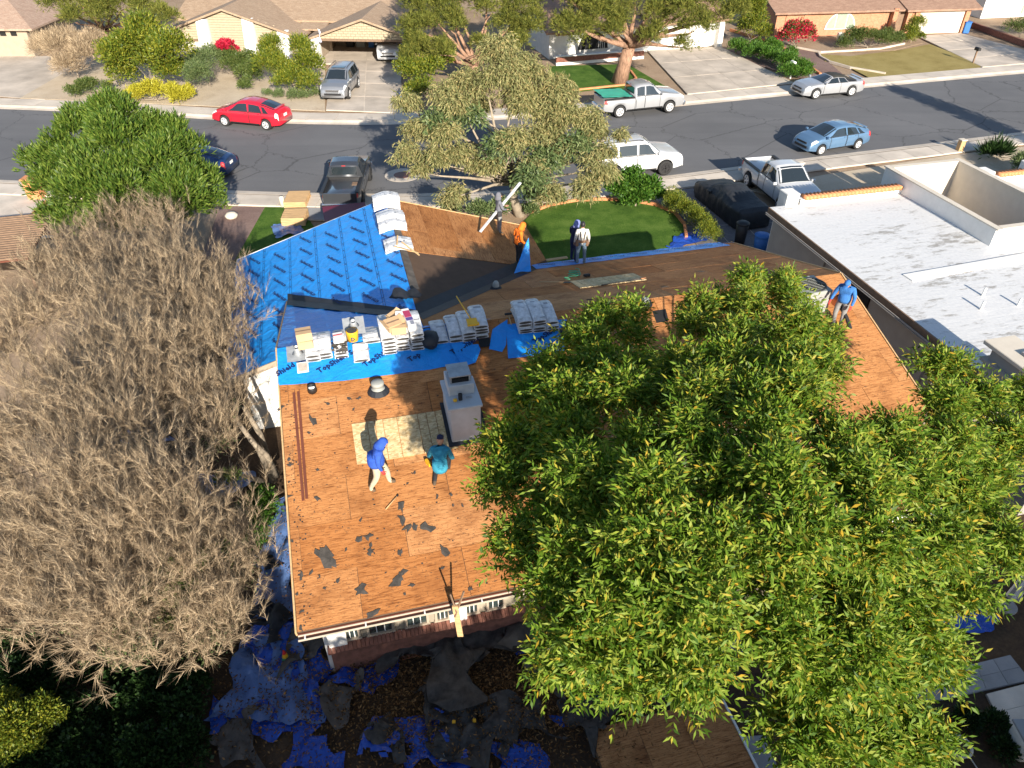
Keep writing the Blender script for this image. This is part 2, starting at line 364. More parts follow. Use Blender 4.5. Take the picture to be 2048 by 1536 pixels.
X['olivegreen'] = leafmat('grey_green_leaves', [(0, (.06, .10, .035)), (.5, (.13, .19, .07)), (1, (.21, .25, .10))], .3)
X['pine'] = leafmat('pine_needles', [(0, (.05, .07, .014)), (.5, (.13, .15, .028)), (1, (.25, .24, .05))], .2, .7, .15)
X['yel'] = leafmat('yellow_green_leaves', [(0, (.055, .10, .012)), (.5, (.14, .185, .02)), (1, (.29, .28, .03))], .3)
X['bright'] = leafmat('lime_leaves', [(0, (.30, .30, .02)), (1, (.55, .50, .05))], .3)
X['mid'] = leafmat('shrub_leaves', [(0, (.04, .075, .015)), (.5, (.09, .135, .03)), (1, (.17, .20, .06))], .3)
X['fresh'] = leafmat('fresh_green_leaves', [(0, (.03, .10, .012)), (.5, (.07, .17, .02)), (1, (.14, .25, .035))], .35)
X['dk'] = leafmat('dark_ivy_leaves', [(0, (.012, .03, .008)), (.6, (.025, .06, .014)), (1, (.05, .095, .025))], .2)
X['bougain'] = leafmat('red_bracts', [(0, (.35, .01, .03)), (1, (.65, .03, .08))], .3)
X['litter'] = leafmat('fallen_leaves', [(0, (.05, .028, .014)), (.6, (.14, .075, .03)), (1, (.30, .17, .07))], .0, .9, .1)
X['grassy'] = leafmat('grass_blades', [(0, (.05, .11, .012)), (.5, (.10, .19, .02)), (1, (.18, .26, .04))], .3)

# ------------------------------------------------------------------ ground, street, walks
from mathutils import noise as mn
def struct(o): return tag(o, kind='structure')
b = MB(); R_ = 900
b.add([(-R_, -300, -.03), (R_, -300, -.03), (R_, R_, -.03), (-R_, R_, -.03)], [(0, 1, 2, 3)])
struct(b.build('ground', X['dirt']))
FAR = [(-150, 70), (-60, 57.2), (-37.2, 54.7), (-27.8, 53.6), (-20.7, 52.2), (-15.5, 51.3), (-8.2, 51.1), (-0.8, 52.2), (5.5, 53.6), (12.3, 55.3), (19.4, 57.5), (27.4, 60.0), (42.6, 64.3), (150, 94)]
NEAR = [(-150, 52), (-60, 44.4), (-29.8, 41.3), (-21, 40.2), (-13.6, 39.5), (-7.4, 39.2), (-2, 39.4), (2.2, 40.1), (9.3, 41.9), (12.4, 43), (17.6, 44.6), (27.3, 47.5), (34.5, 49.7), (150, 84)]
def dens(P, step=1.0):
    out = []
    for a, c in zip(P[:-1], P[1:]):
        n = max(1, int(math.hypot(c[0]-a[0], c[1]-a[1]) / step))
        for k in range(n): out.append((a[0]+(c[0]-a[0])*k/n, a[1]+(c[1]-a[1])*k/n))
    out.append(P[-1])
    for _ in range(6): out = [out[0]] + [((out[i-1][0]+2*out[i][0]+out[i+1][0])/4, (out[i-1][1]+2*out[i][1]+out[i+1][1])/4) for i in range(1, len(out)-1)] + [out[-1]]
    return out
def offs(P, d):
    out = []
    for i in range(len(P)):
        a, c = P[max(0, i-1)], P[min(len(P)-1, i+1)]; tx, ty = c[0]-a[0], c[1]-a[1]; l = math.hypot(tx, ty); out.append((P[i][0]-ty/l*d, P[i][1]+tx/l*d))
    return out
FARd, NEARd = dens(FAR), dens(NEAR)
def ribbon(name, A, B, z, mat, thick=.05):
    b = MB(); n = min(len(A), len(B)); A, B = A[:n], B[:n]
    for i in range(n-1): b.slab([(*A[i], z), (*A[i+1], z), (*B[i+1], z), (*B[i], z)], thick)
    return struct(b.build(name, mat))
b = MB(); poly = [(*p, -.012) for p in NEARd] + [(*p, -.012) for p in reversed(FARd)]
n1 = len(NEARd); n2 = len(FARd); fs = []
vs = [(*p, -.012) for p in NEARd] + [(*p, -.012) for p in FARd]
for i in range(max(n1, n2)-1):
    i0, i1 = min(i*(n1-1)//(max(n1, n2)-1), n1-1), min((i+1)*(n1-1)//(max(n1, n2)-1), n1-1); j0, j1 = min(i*(n2-1)//(max(n1, n2)-1), n2-1), min((i+1)*(n2-1)//(max(n1, n2)-1), n2-1)
    f = [i0, i1, n1+j1, n1+j0]; f = [x for k, x in enumerate(f) if x not in f[:k]]
    if len(f) > 2: fs.append(tuple(f))
b.add(vs, fs); struct(b.build('street', X['asphalt']))
def kerb(name, P, sgn):
    b = MB(); A = P; B1 = offs(P, sgn*.35); C = offs(P, sgn*.55)
    for i in range(len(P)-1):
        for (p, q, z0, z1) in ((A, B1, .0, .03), (B1, C, .03, .12)):
            b.add([(*p[i], z0), (*p[i+1], z0), (*q[i+1], z1), (*q[i], z1)], [(0, 1, 2, 3)])
        b.add([(*C[i], .12), (*C[i+1], .12), (*offs(P[i:i+2], sgn*.7)[1], .12), (*offs(P[i:i+2], sgn*.7)[0], .12)], [(0, 1, 2, 3)])
    return struct(b.build(name, X['kerb']))
kerb('far_kerb', FARd, 1); kerb('near_kerb', NEARd, -1)
SLAB = MB().box((0, 0, 0), (1, 1, 1)).mesh('paving_slab', X['conc'])
def walk(name, P, o0, o1, x0, x1, step=1.5, mat=None):
    Q = [p for p in offs(P, (o0+o1)/2) if x0 < p[0] < x1]
    rb = MB(); A = [p for p in offs(P, o0)]; B_ = [p for p in offs(P, o1)]
    for i in range(len(A)-1): rb.slab([(*A[i], .085), (*A[i+1], .085), (*B_[i+1], .085), (*B_[i], .085)], .06)
    base = struct(rb.build(name, X['kerb'])); acc = 0; last = Q[0]; s0 = Q[0]
    for p in Q[1:]:
        acc += math.hypot(p[0]-last[0], p[1]-last[1]); last = p
        if acc >= step:
            L = math.hypot(p[0]-s0[0], p[1]-s0[1]); a = math.atan2(p[1]-s0[1], p[0]-s0[0]); c = Vector(((p[0]+s0[0])/2, (p[1]+s0[1])/2, .085+random.uniform(-.004, .006)))
            link('paving_slab', SLAB, base, M=Matrix.Translation(c) @ Matrix.Rotation(a, 4, 'Z') @ Matrix.Diagonal((L-.025, abs(o1-o0)-.02, .05, 1)))
            s0 = p; acc = 0
    return base
walk('far_sidewalk', FARd, .72, 2.15, -48, 60); walk('near_sidewalk', NEARd, -.72, -2.1, -36, 40)
def sheet(name, P, z, mat, kind='structure', t=.03, jit=0):
    if jit:
        Q = []
        for a, c in zip(P, P[1:]+P[:1]):
            for k in range(4): f = k/4; Q.append((a[0]+(c[0]-a[0])*f+random.uniform(-jit, jit)*(k > 0), a[1]+(c[1]-a[1])*f+random.uniform(-jit, jit)*(k > 0)))
        P = Q
    return tag(MB().slab([G(x, y, z) for x, y in P], t).build(name, mat), kind=kind)
# far side lots
sheet('gravel_bed', [(40, 196), (235, 204), (650, 222), (650, 130), (500, 90), (210, 108), (120, 150)], .06, X['gravel'])
sheet('gravel_yard', [(-40, 190), (90, 199), (200, 112), (-40, 112)], .05, X['conc2'])
sheet('lawn', [(1090, 190), (1200, 178), (1330, 190), (1365, 192), (1255, 128), (1100, 132)], .08, X['lawn'])
sheet('gravel_bed', [(1455, 98), (1555, 75), (1600, 72), (1640, 110), (1700, 160), (1640, 168), (1450, 110)], .05, X['redgravel'])
sheet('dormant_lawn', [(1640, 108), (1700, 112), (1800, 100), (1860, 88), (1962, 128), (1960, 140), (1740, 156), (1690, 130), (1650, 122)], .08, X['drylawn'])
sheet('planting_bed', [(1560, 82), (1650, 70), (1800, 68), (1845, 86), (1790, 100), (1640, 106), (1590, 96)], .065, X['dirt'])
# driveways with their big slabs
def driveway(name, q, nx, ny, z, mat):
    a, c, d, e = [G(x, y, z) for x, y in q]; base = struct(MB().slab([a, c, d, e], .05).build(name, X['kerb']))
    for i in range(nx):
        for j in range(ny):
            L = lambda s, t: (a*(1-s)+c*s)*(1-t) + (e*(1-s)+d*s)*t
            s0, s1, t0, t1 = i/nx, (i+1)/nx, j/ny, (j+1)/ny; g = .012/nx; h = .01/ny
            pts = [L(s0+g, t0+h), L(s1-g, t0+h), L(s1-g, t1-h), L(s0+g, t1-h)]; dz = random.uniform(.008, .016)
            MB().slab([p + Vector((0, 0, dz)) for p in pts], .03).build('driveway_slab', mat, base)
    return base
driveway('driveway', [(652, 220), (805, 226), (800, 100), (668, 100)], 2, 5, .09, X['conc2'])
driveway('driveway', [(1375, 188), (1590, 166), (1440, 93), (1295, 101)], 4, 3, .09, X['conc2'])
driveway('driveway', [(1965, 134), (2130, 120), (1920, 66), (1835, 72)], 2, 4, .09, X['conc2'])
# main house front garden
sheet('gravel_path', [(440, 414), (532, 410), (478, 520), (400, 520)], .03, X['redgravel'])
sheet('lawn', [(530, 414), (600, 414), (640, 470), (480, 540), (470, 520)], .05, X['lawn'])
LAWN = [(1040, 450), (1062, 428), (1100, 413), (1150, 404), (1200, 401), (1260, 403), (1310, 412), (1348, 428), (1368, 452), (1372, 478), (1340, 500), (1240, 520), (1100, 530), (1060, 520)]
sheet('front_lawn', LAWN, .07, X['lawn'])
sheet('front_bed', [(800, 398), (1000, 404), (1290, 376), (1420, 470), (1400, 520), (1000, 560), (800, 460)], .01, X['dirt'])
e_ = MB()
for i in range(9):
    p, q = G(*LAWN[i+1], .0), G(*LAWN[i+2], .0) if i < 8 else G(*LAWN[i+1], .0)
    if (q-p).length > .1: e_.beam(p + Vector((0, 0, .1)), q + Vector((0, 0, .1)), .14, .16)
tag(e_.build('lawn_edging', X['terra']), 'pale terracotta edging curved round the front lawn', 'edging')
driveway('driveway', [(600, 440), (860, 440), (790, 398), (618, 398)], 3, 2, .06, X['concgrey'])
driveway('driveway', [(1440, 540), (1640, 540), (1480, 368), (1300, 384)], 3, 4, .05, X['paver'])
sheet('gravel_yard', [(1500, 380), (1645, 350), (1900, 310), (2060, 292), (2300, 330), (1900, 460), (1650, 420)], .03, X['gravel'])
# left neighbour's front
sheet('driveway', [(-60, 380), (62, 384), (110, 398), (110, 475), (-60, 480)], .05, X['conc'])
sheet('brick_path', [(20, 466), (90, 400), (130, 420), (125, 470)], .08, X['terra'])
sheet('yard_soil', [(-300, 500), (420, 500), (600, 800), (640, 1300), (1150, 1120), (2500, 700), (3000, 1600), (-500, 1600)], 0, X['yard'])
sheet('dry_yard', [(-200, 540), (300, 540), (330, 900), (250, 1180), (-300, 1180)], .02, X['dirt'])

# ------------------------------------------------------------------ the house that is being re-roofed
HM = Matrix.Translation(HO) @ Matrix.Rotation(TH, 4, 'Z')
house = thing('house', 'single storey house stripped to orange plywood roof, partly under blue underlayment', 'house', M=HM)
HL, VR, VF, WF = 17.68, -7.59, 6.70, 10.82
VJ = 1.65; UVR = 9.13; WL, WRT, WBK = -2.07, 10.05, 2.38
zwl = lambda u: ZW - PW*(UW-u); zwr = lambda u: ZW - PW*(u-UW)
wl = MB()
for (u0, u1, v0, v1, h) in ((.4, 17.2, -7.1, 6.1, 2.35), (-1.6, 9.5, 2.7, 10.3, 2.2)):
    wl.box(((u0+u1)/2, (v0+v1)/2, h/2), (u1-u0, v1-v0, h))
wl.prism([(-7.1, 2.3), (0, ZR-.3), (6.1, 2.3)], .2, Matrix(((0, 0, 1, .4), (1, 0, 0, 0), (0, 1, 0, 0), (0, 0, 0, 1))))
wl.prism([(-7.1, 2.3), (0, ZR-.3), (6.1, 2.3)], .2, Matrix(((0, 0, 1, 17.0), (1, 0, 0, 0), (0, 1, 0, 0), (0, 0, 0, 1))))
wl.prism([(-1.6, 2.15), (UW, ZW-.3), (9.5, 2.15)], -.2, Matrix(((1, 0, 0, 0), (0, 0, -1, 10.1), (0, 1, 0, 0), (0, 0, 0, 1))))
wl.prism([(-1.6, 2.15), (.9, 2.15), (.9, zwl(.9)-.2), (-1.6, zwl(-1.6)-.2)], .2, Matrix(((1, 0, 0, 0), (0, 0, 1, 2.72), (0, 1, 0, 0), (0, 0, 0, 1))))
wl.build('wall', X['white'], house)
rf = MB(); T = .14
rf.slab([(0, VR, zrear(VR)), (HL, VR, zrear(VR)), (HL, 0, ZR), (0, 0, ZR)], T)
rf.slab([(0, 0, ZR), (HL, 0, ZR), (HL, VF, zfront(VF)), (UVR, VF, zfront(VF)), (UW, VJ, ZW), (0, 5.79, zfront(5.79))], T)
rf.slab([(WL, WBK, zwl(WL)), (0, WBK, zwl(0)), (0, 5.79, zwl(0)), (UW, VJ, ZW), (UW, WF, ZW), (WL, WF, zwl(WL))], T)
rf.slab([(UW, VJ, ZW), (UVR, VF, zfront(VF)), (WRT, VF+.1, zwr(WRT)), (WRT, WF, zwr(WRT)), (UW, WF, ZW)], T)
roof = rf.build('roof', X['deck'], house)
def frame(o, ex, n):
    ex = Vector(ex).normalized(); n = Vector(n).normalized(); ey = n.cross(ex)
    M = Matrix((ex, ey, n)).transposed().to_4x4(); M.translation = Vector(o); return M
F_REAR = frame((0, VR, zrear(VR)), (1, 0, 0), (0, -PM, 1))            # x along the ridge, y up the slope
F_FRONT = frame((HL, VF, zfront(VF)), (-1, 0, 0), (0, PM, 1))
F_WR = frame((WRT, VF, zwr(WRT)), (0, 1, 0), (PW, 0, 1))
F_WL = frame((WL, WF, zwl(WL)), (0, -1, 0), (-PW, 0, 1))
def tolocal(F, p): q = F.inverted() @ Vector(p); return (q.x, q.y)
def panels(F, convex, off=0.0, mat='ply', w=2.44, h=1.22, skip=None):
    if area(convex) < 0: convex = convex[::-1]
    xs = [p[0] for p in convex]; ys = [p[1] for p in convex]; r = 0; y = min(ys)
    while y < max(ys)-.02:
        x = min(xs) - w + (off if r % 2 else off + w/2)
        while x < max(xs):
            q = [(x, y), (x+w, y), (x+w, y+h), (x, y+h)]
            for a, c in zip(convex, convex[1:]+convex[:1]):
                q = clip(q, a, c)
                if len(q) < 3: break
            if len(q) >= 3 and area(q) > .03:
                q = shrink(q, .005); cx = sum(p[0] for p in q)/len(q); cy = sum(p[1] for p in q)/len(q)
                L = Matrix.Translation((cx, cy, .004)) @ Matrix.Rotation(random.gauss(0, .0022), 4, 'X') @ Matrix.Rotation(random.gauss(0, .0015), 4, 'Y')
                o = MB().prism([(p[0]-cx, p[1]-cy) for p in q], .012 + random.uniform(0, .004)).build('sheathing_panel', X[mat], roof)
                o.matrix_basis = F @ L
            x += w
        y += h; r += 1
SL = math.hypot(1, PM)
panels(F_REAR, [(0, 0), (HL, 0), (HL, -VR*SL-.01), (0, -VR*SL-.01)], .2)
loc = lambda F, u, v, z: tolocal(F, (u, v, z))
panels(F_FRONT, [loc(F_FRONT, *p) for p in ((UW+.02, 0, ZR), (HL, 0, ZR), (HL, VF, zfront(VF)), (UVR, VF, zfront(VF)), (UW+.02, VJ, ZW))], .9)
panels(F_WR, [loc(F_WR, *p) for p in ((UW, VJ, ZW), (UVR, VF, zfront(VF)), (WRT, VF+.1, zwr(WRT)), (WRT, WF, zwr(WRT)), (UW, WF, ZW))], .4)
def board(F, q, parent=roof, t=.02, name='patch_panel', mat='osb', z=.02):
    cx = sum(p[0] for p in q)/len(q); cy = sum(p[1] for p in q)/len(q)
    o = MB().prism([(p[0]-cx, p[1]-cy) for p in q], t).build(name, X[mat], parent); o.matrix_basis = F @ Matrix.Translation((cx, cy, z)); return o
def strips(F, x0, y0, x1, y1, cuts):
    c = [0]+cuts+[1]
    for a, d in zip(c[:-1], c[1:]): board(F, [(x0+(x1-x0)*a+.008, y0), (x0+(x1-x0)*d-.008, y0), (x0+(x1-x0)*d-.008, y1), (x0+(x1-x0)*a+.008, y1)])
q = rear(703, 850); x0, y1 = tolocal(F_REAR, q); strips(F_REAR, x0, y1-1.22, x0+2.60, y1, [.155, .23, .31, .45, .66, .75, .84])
a = tolocal(F_FRONT, front(1160, 578)); c = tolocal(F_FRONT, front(1294, 561)); e = tolocal(F_FRONT, front(1270, 548))
strips(F_FRONT, c[0], e[1], a[0], a[1], [.18, .3, .42, .5, .62, .8, .9])
# wrinkled sheets laid on a roof plane: parts of the roof
def laid(name, F, convex, mat, res=.14, amp=.012, z=.022, freq=1.3, parent=roof, flute=0.0):
    if area(convex) < 0: convex = convex[::-1]
    xs = [p[0] for p in convex]; ys = [p[1] for p in convex]; vs = {}; V_ = []; Fc = []
    def vid(p):
        k = (round(p[0], 3), round(p[1], 3))
        if k not in vs:
            vs[k] = len(V_); w = mn.noise(Vector((p[0]*freq, p[1]*freq*1.7, 3.3+z*40))); w2 = mn.noise(Vector((p[0]*freq*3.1, p[1]*freq*3.5, 9.1)))
            V_.append((p[0], p[1], z + amp*(abs(w)*1.6 + .5*abs(w2)) + flute*abs(math.sin(p[1]*9+p[0]*2))))
        return vs[k]
    i = 0; x = min(xs)
    while x < max(xs):
        y = min(ys)
        while y < max(ys):
            q = [(x, y), (x+res, y), (x+res, y+res), (x, y+res)]
            for a, c in zip(convex, convex[1:]+convex[:1]):
                q = clip(q, a, c)
                if len(q) < 3: break
            if len(q) >= 3:
                ids = [vid(p) for p in q]; ids = [k for j, k in enumerate(ids) if k not in ids[:j]]
                if len(ids) >= 3: Fc.append(ids)
            y += res
        x += res
    b = MB(); b.smooth = True; b.add(V_, Fc); o = b.build(name, X[mat], parent, fix=False); o.matrix_basis = F; return o
k = [loc(F_WL, *p) for p in ((WL, WF, zwl(WL)), (WL, WBK, zwl(WL)), (0, WBK, zwl(0)), (0, WF, zwl(0)))]
wsl = math.hypot(1, PW); yU = lambda u: (u-WL)*wsl
cuts = [-2.07, -1.05, 0.0, 1.03, 2.06, 3.09, 4.12]; wing_sheets = []
for i in range(6):
    u0, u1 = cuts[i], cuts[i+1]; ve = lambda u: WBK if u <= 0 else 5.79-(u)*(5.79-VJ)/UW
    q = [(0, yU(u0)), (WF-ve(u0+1e-4), yU(u0)), (WF-ve(u1), yU(u1)-.001), (0, yU(u1)-.001)]
    if i == 2: q = [(0, yU(u0)), (WF-5.79, yU(u0)), (WF-ve(u1), yU(u1)), (0, yU(u1))]
    wing_sheets.append(laid('underlayment_sheet', F_WL, q, 'under', z=.012+.004*i, amp=.010))
    b_ = MB(); L_ = WF - max(ve(u0+1e-4), ve(u1))
    for yy in (yU(u0)+.10, yU(u0)+.17):                       # printed lap lines
        b_.box((L_/2, yy, .040+.004*i), (L_-.2, .010, .003))
    for kx in range(int(L_/.55)): b_.box((.3+kx*.55, yU(u0)+.135, .040+.004*i), (.05, .035, .003))
    o = b_.build('printed_lap_line', X['ink'], roof); o.matrix_basis = F_WL
def uv2(F, pts, fn): return [tolocal(F, fn(x, y)) for x, y in pts]
ytop = -VR*SL
laid('underlayment_sheet', F_REAR, uv2(F_REAR, [(557, 772), (640, 767), (760, 757), (850, 742), (935, 731)], rear) + [(tolocal(F_REAR, rear(968, 690))[0], ytop), (0, ytop)], 'under', z=.024, amp=.03, freq=1.0)
laid('underlayment_sheet', F_REAR, uv2(F_REAR, [(925, 738), (951, 728), (961, 703), (956, 692), (900, 690)], rear), 'under', z=.05, amp=.04)
laid('underlayment_sheet', F_REAR, uv2(F_REAR, [(978, 700), (1004, 706), (1012, 692), (1015, 640), (985, 660)], rear), 'under', z=.035, amp=.03)
laid('underlayment_sheet', F_REAR, uv2(F_REAR, [(1016, 720), (1130, 705), (1133, 640), (1012, 650)], rear), 'under', z=.03, amp=.03)
laid('underlayment_sheet', F_FRONT, [loc(F_FRONT, *p) for p in ((0, 0, ZR), (UW, 0, ZR), (UW, 1.0, zfront(1)), (0, 5.2, zfront(5.2)))], 'under', z=.02, amp=.03)
laid('underlayment_sheet', F_FRONT, [loc(F_FRONT, *p) for p in ((4.1, 0, ZR), (9.4, 0, ZR), (9.4, .45, zfront(.45)), (5.6, .25, zfront(.25)), (4.3, .9, zfront(.9)))], 'under', z=.03, amp=.025)
laid('underlayment_sheet', F_FRONT, [loc(F_FRONT, *p) for p in ((9.2, 6.05, zfront(6.05)), (17.3, 6.05, zfront(6.05)), (17.3, 6.95, zfront(6.95)), (9.2, 6.95, zfront(6.95)))], 'under', z=.024, amp=.02)
laid('valley_membrane', F_FRONT, [loc(F_FRONT, *p) for p in ((UW, VJ, ZW), (UVR, VF, zfront(VF)), (UVR+.75, VF, zfront(VF)), (UW+.1, 1.0, zfront(1.0)))], 'feltblk', z=.022, amp=.006)
laid('valley_membrane', F_WR, [loc(F_WR, *p) for p in ((UW, VJ, ZW), (UVR, VF, zfront(VF)), (UVR, VF+.7, zwr(UVR)), (UW+.0, VJ+.65, ZW))], 'feltblk', z=.022, amp=.006)
laid('valley_membrane', F_FRONT, [loc(F_FRONT, *p) for p in ((UW, VJ, ZW), (0, 5.79, zfront(5.79)), (0, 5.0, zfront(5)), (UW, .95, zfront(.95)))], 'feltblk', z=.06, amp=.02)
laid('valley_membrane', F_WL, [loc(F_WL, *p) for p in ((UW, VJ, ZW), (0.02, 5.79, zwl(0)), (0.02, 6.25, zwl(0)), (UW, VJ+.25, ZW))], 'feltblk', z=.05, amp=.02)
laid('ridge_felt', F_WR, [(a_[0], a_[1]) for a_ in [loc(F_WR, *p) for p in ((UW, 3.3, ZW), (UW+.28, 3.3, zwr(UW+.28)), (UW+.22, WF-.05, zwr(UW+.22)), (UW, WF-.05, ZW))]], 'feltgray', z=.03, amp=.02)
laid('felt_fold', F_WL, uv2(F_WL, [(782, 604), (800, 586), (838, 588), (848, 594), (825, 606)], wleft), 'feltblk', z=.06, amp=.16, res=.07)
# lettering on the underlayment
def lettering(txt, size, mat, parent, M, name='printed_lettering', cache={}):
    if (txt, size) not in cache:
        cu = bpy.data.curves.new('lettering', 'FONT'); cu.body = txt; cu.size = size; cu.extrude = .0015; cu.offset = .006*size/.2; cu.align_x = 'LEFT'; cu.resolution_u = 1
        o = bpy.data.objects.new('tmp', cu); COL.objects.link(o); bpy.context.view_layer.update()
        me = bpy.data.meshes.new_from_object(o.evaluated_get(bpy.context.evaluated_depsgraph_get())); bpy.data.objects.remove(o); me.materials.clear(); me.materials.append(X[mat]); me.name = name; cache[(txt, size)] = me
    return link(name, cache[(txt, size)], parent, M=M)
def text_on(F, p0, p1, txt, size, z, parent=roof):
    a = math.atan2(p1[1]-p0[1], p1[0]-p0[0]); lettering(txt, size, 'ink', parent, F @ Matrix.Translation((p0[0], p0[1], z)) @ Matrix.Rotation(a, 4, 'Z'))
for p0, p1, tx in (((639, 750), (698, 716), 'TopShield SG-20'), ((556, 756), (606, 727), 'Shield SG-20'), ((731, 737), (773, 711), 'TopShield SG'), ((820, 727), (834, 719), 'Top'), ((905, 712), (945, 690), 'TopShield'), ((1070, 690), (1100, 672), 'TopShield')):
    text_on(F_REAR, tolocal(F_REAR, rear(*p0)), tolocal(F_REAR, rear(*p1)), tx, .235, .072)
d0 = tolocal(F_WL, wleft(674, 432)); d1 = tolocal(F_WL, wleft(698, 442)); ang = math.atan2(d1[1]-d0[1], d1[0]-d0[0])
for i in range(6):
    uc = cuts[i]+.32; y = yU(uc); x = .35 + (i % 2)*.55
    end = WF - (WBK if cuts[i+1] <= 0 else 5.79-cuts[i+1]*(5.79-VJ)/UW) - .9
    while x < end:
        lettering('TopShield SG-20', .155, 'ink', roof, F_WL @ Matrix.Translation((x, y+.18, .052+.003*i)) @ Matrix.Rotation(ang, 4, 'Z')); x += 1.05
for i in range(9): lettering('TopShield', .17, 'ink', roof, F_FRONT @ Matrix.Translation((loc(F_FRONT, 17-i*.95, 6.6, zfront(6.6))[0], loc(F_FRONT, 17, 6.6, zfront(6.6))[1], .06)) @ Matrix.Rotation(math.radians(160), 4, 'Z'))
# fascias, rakes, gutter, brackets
def ftrim(name, pts, w, h, mat, dz=-.1): MB().beam(Vector(pts[0])+Vector((0, 0, dz)), Vector(pts[1])+Vector((0, 0, dz)), w, h).build(name, X[mat], house)
ftrim('rake_board', ((-.03, VR, zrear(VR)), (-.03, 0, ZR)), .04, .2, 'woodtan', -.07); ftrim('rake_board', ((-.03, 0, ZR), (-.03, 5.75, zfront(5.75))), .04, .2, 'woodtan', -.07)
ftrim('rake_board', ((HL+.03, VR, zrear(VR)), (HL+.03, 0, ZR)), .04, .2, 'woodtan', -.06); ftrim('rake_board', ((HL+.03, 0, ZR), (HL+.03, VF, zfront(VF))), .04, .2, 'woodtan', -.06)
ftrim('fascia', ((0, VR-.03, zrear(VR)), (HL, VR-.03, zrear(VR))), .03, .12, 'dripedge', -.10); ftrim('fascia', ((UVR, VF+.03, zfront(VF)), (HL, VF+.03, zfront(VF))), .04, .19, 'whitep', -.1)
ftrim('fascia', ((UW, WF+.03, ZW), (WL, WF+.03, zwl(WL))), .04, .2, 'whitep', -.08); ftrim('fascia', ((UW, WF+.03, ZW), (WRT, WF+.03, zwr(WRT))), .04, .2, 'woodtan', -.06)
ftrim('fascia', ((WL-.03, WBK, zwl(WL)), (WL-.03, WF, zwl(WL))), .04, .18, 'whitep', -.1); ftrim('rake_board', ((WL, WBK-.03, zwl(WL)), (0, WBK-.03, zwl(0))), .04, .2, 'tan', -.08)
g = MB(); zg = zrear(VR)-.05
for a, c in (((0, VR-.07), (0, VR-.20)),):
    g.box((HL/2, VR-.055, zg-.025), (HL, .012, .05)); g.box((HL/2, VR-.105, zg-.075), (HL, .11, .02)); g.box((HL/2, VR-.160, zg-.045), (HL, .012, .055))
gut = g.build('gutter', simple('cream_gutter', (.42, .36, .29), .5), house)
MB().box((HL/2, VR-.107, zg-.055), (HL-.04, .09, .012)).build('gutter_grit', X['dripedge'], gut)
for i in range(14): MB().box((.15+i*1.31, VR-.107, zg-.01), (.035, .115, .012)).build('gutter_bracket', X['whitep'], gut)
# rear wall: windows and brick base
def wallu(x, y, v=-7.1): P = onplane(x, y, VV, HO + VV*v); d = uvz(P); return d.x, d.z
def window(u0, u1, z0, z1, v=-7.1, nx=3, nz=2, name='window', parent=house):
    f = MB(); w = .06
    for a, c in (((u0-.05, z0), (u1+.05, z0)), ((u0-.05, z1), (u1+.05, z1))): f.box(((a[0]+c[0])/2, v-.03, a[1]), (c[0]-a[0], .08, w))
    for u in (u0, u1): f.box((u, v-.03, (z0+z1)/2), (w, .08, z1-z0-w))
    fr = f.build(name, X['tan'], parent)
    MB().box(((u0+u1)/2, v-.012, (z0+z1)/2), (u1-u0-w, .02, z1-z0-w)).build('pane', X['glasshouse'], fr)
    m = MB()
    for i in range(1, nx): m.box((u0+(u1-u0)*i/nx, v-.028, (z0+z1)/2), (.02, .012, z1-z0-w))
    for i in range(1, nz): m.box(((u0+u1)/2, v-.026, z0+(z1-z0)*i/nz), (u1-u0-w, .012, .02))
    m.build('glazing_bar', X['whitep'], fr); return fr
us = [wallu(512+x/4, 1152+y/4)[0] for x, y in ((705, 480), (840, 470), (890, 450), (1110, 420), (1195, 400), (1385, 360), (1430, 340), (1555, 330), (1665, 290), (1785, 270), (1840, 260), (1990, 230))]
for i in range(0, 12, 2): window(us[i]+.03, us[i+1]-.03, 1.2, 2.2)
for k in range(4): window(us[11]+.5+k*1.9, us[11]+1.9+k*1.9, 1.2, 2.2)
for x, y in ((652, 500), (1610, 270)):
    u = wallu(512+x/4, 1152+y/4)[0]; MB().box((u, -7.16, 1.6), (.42, .12, 1.2)).build('pilaster', X['white'], house)
BR = MB().box((0, 0, 0), (.085, .22, .07)).mesh('brick', X['brick'])
MB().box((7.5, -7.09, 1.72), (13.2, .03, 1.25)).build('wall_trim', simple('taupe_frame', (.30, .26, .20), .6), house)
u = wallu(512+590/4, 1152+560/4)[0]; wb = MB().box(((u+14)/2, -7.15, .52), (14-u, .1, 1.04)).build('brick_base', X['brick'], house)
while u < 14: link('brick', BR, wb, M=Matrix.Translation((u, -7.24, 1.09)) @ Matrix.Rotation(random.gauss(.3, .03), 4, 'X')); u += .097
# front door recess boards near the inner corner, chimney, vents
ch = MB(); c0 = rear(905, 890); cu0, cv0 = c0.x, c0.y+.02
cw, cd, chh = .78, 1.2, 1.12; zb = zrear(cv0)-.25; zt = zrear(cv0)+chh
ch.box((cu0+cw/2, cv0+cd/2, (zb+zt)/2), (cw, cd, zt-zb), bev=.02); ch.box((cu0+cw/2, cv0+cd/2, zt+.03), (cw+.10, cd+.08, .07), bev=.015)
ch.box((cu0+cw/2, cv0+cd-.36, zt+.22), (cw-.12, .72, .32), bev=.015)
chim = ch.build('chimney', simple('chimney_stucco', (.47, .49, .515), .8, .12, 2, .3, 40), house)
cap = MB(); cz = zt+.40
for sx in (-1, 1):
    for sy in (-1, 1): cap.box((cu0+cw/2+sx*.24, cv0+cd-.36+sy*.24, cz+.08), (.04, .04, .2))
cap.box((cu0+cw/2, cv0+cd-.36, cz+.2), (.56, .58, .03)); cap.build('spark_cap', X['steel'], chim)
MB().box((cu0+cw/2, cv0+cd-.36, cz+.03), (.46, .46, .12)).build('flue', X['dark'], chim)
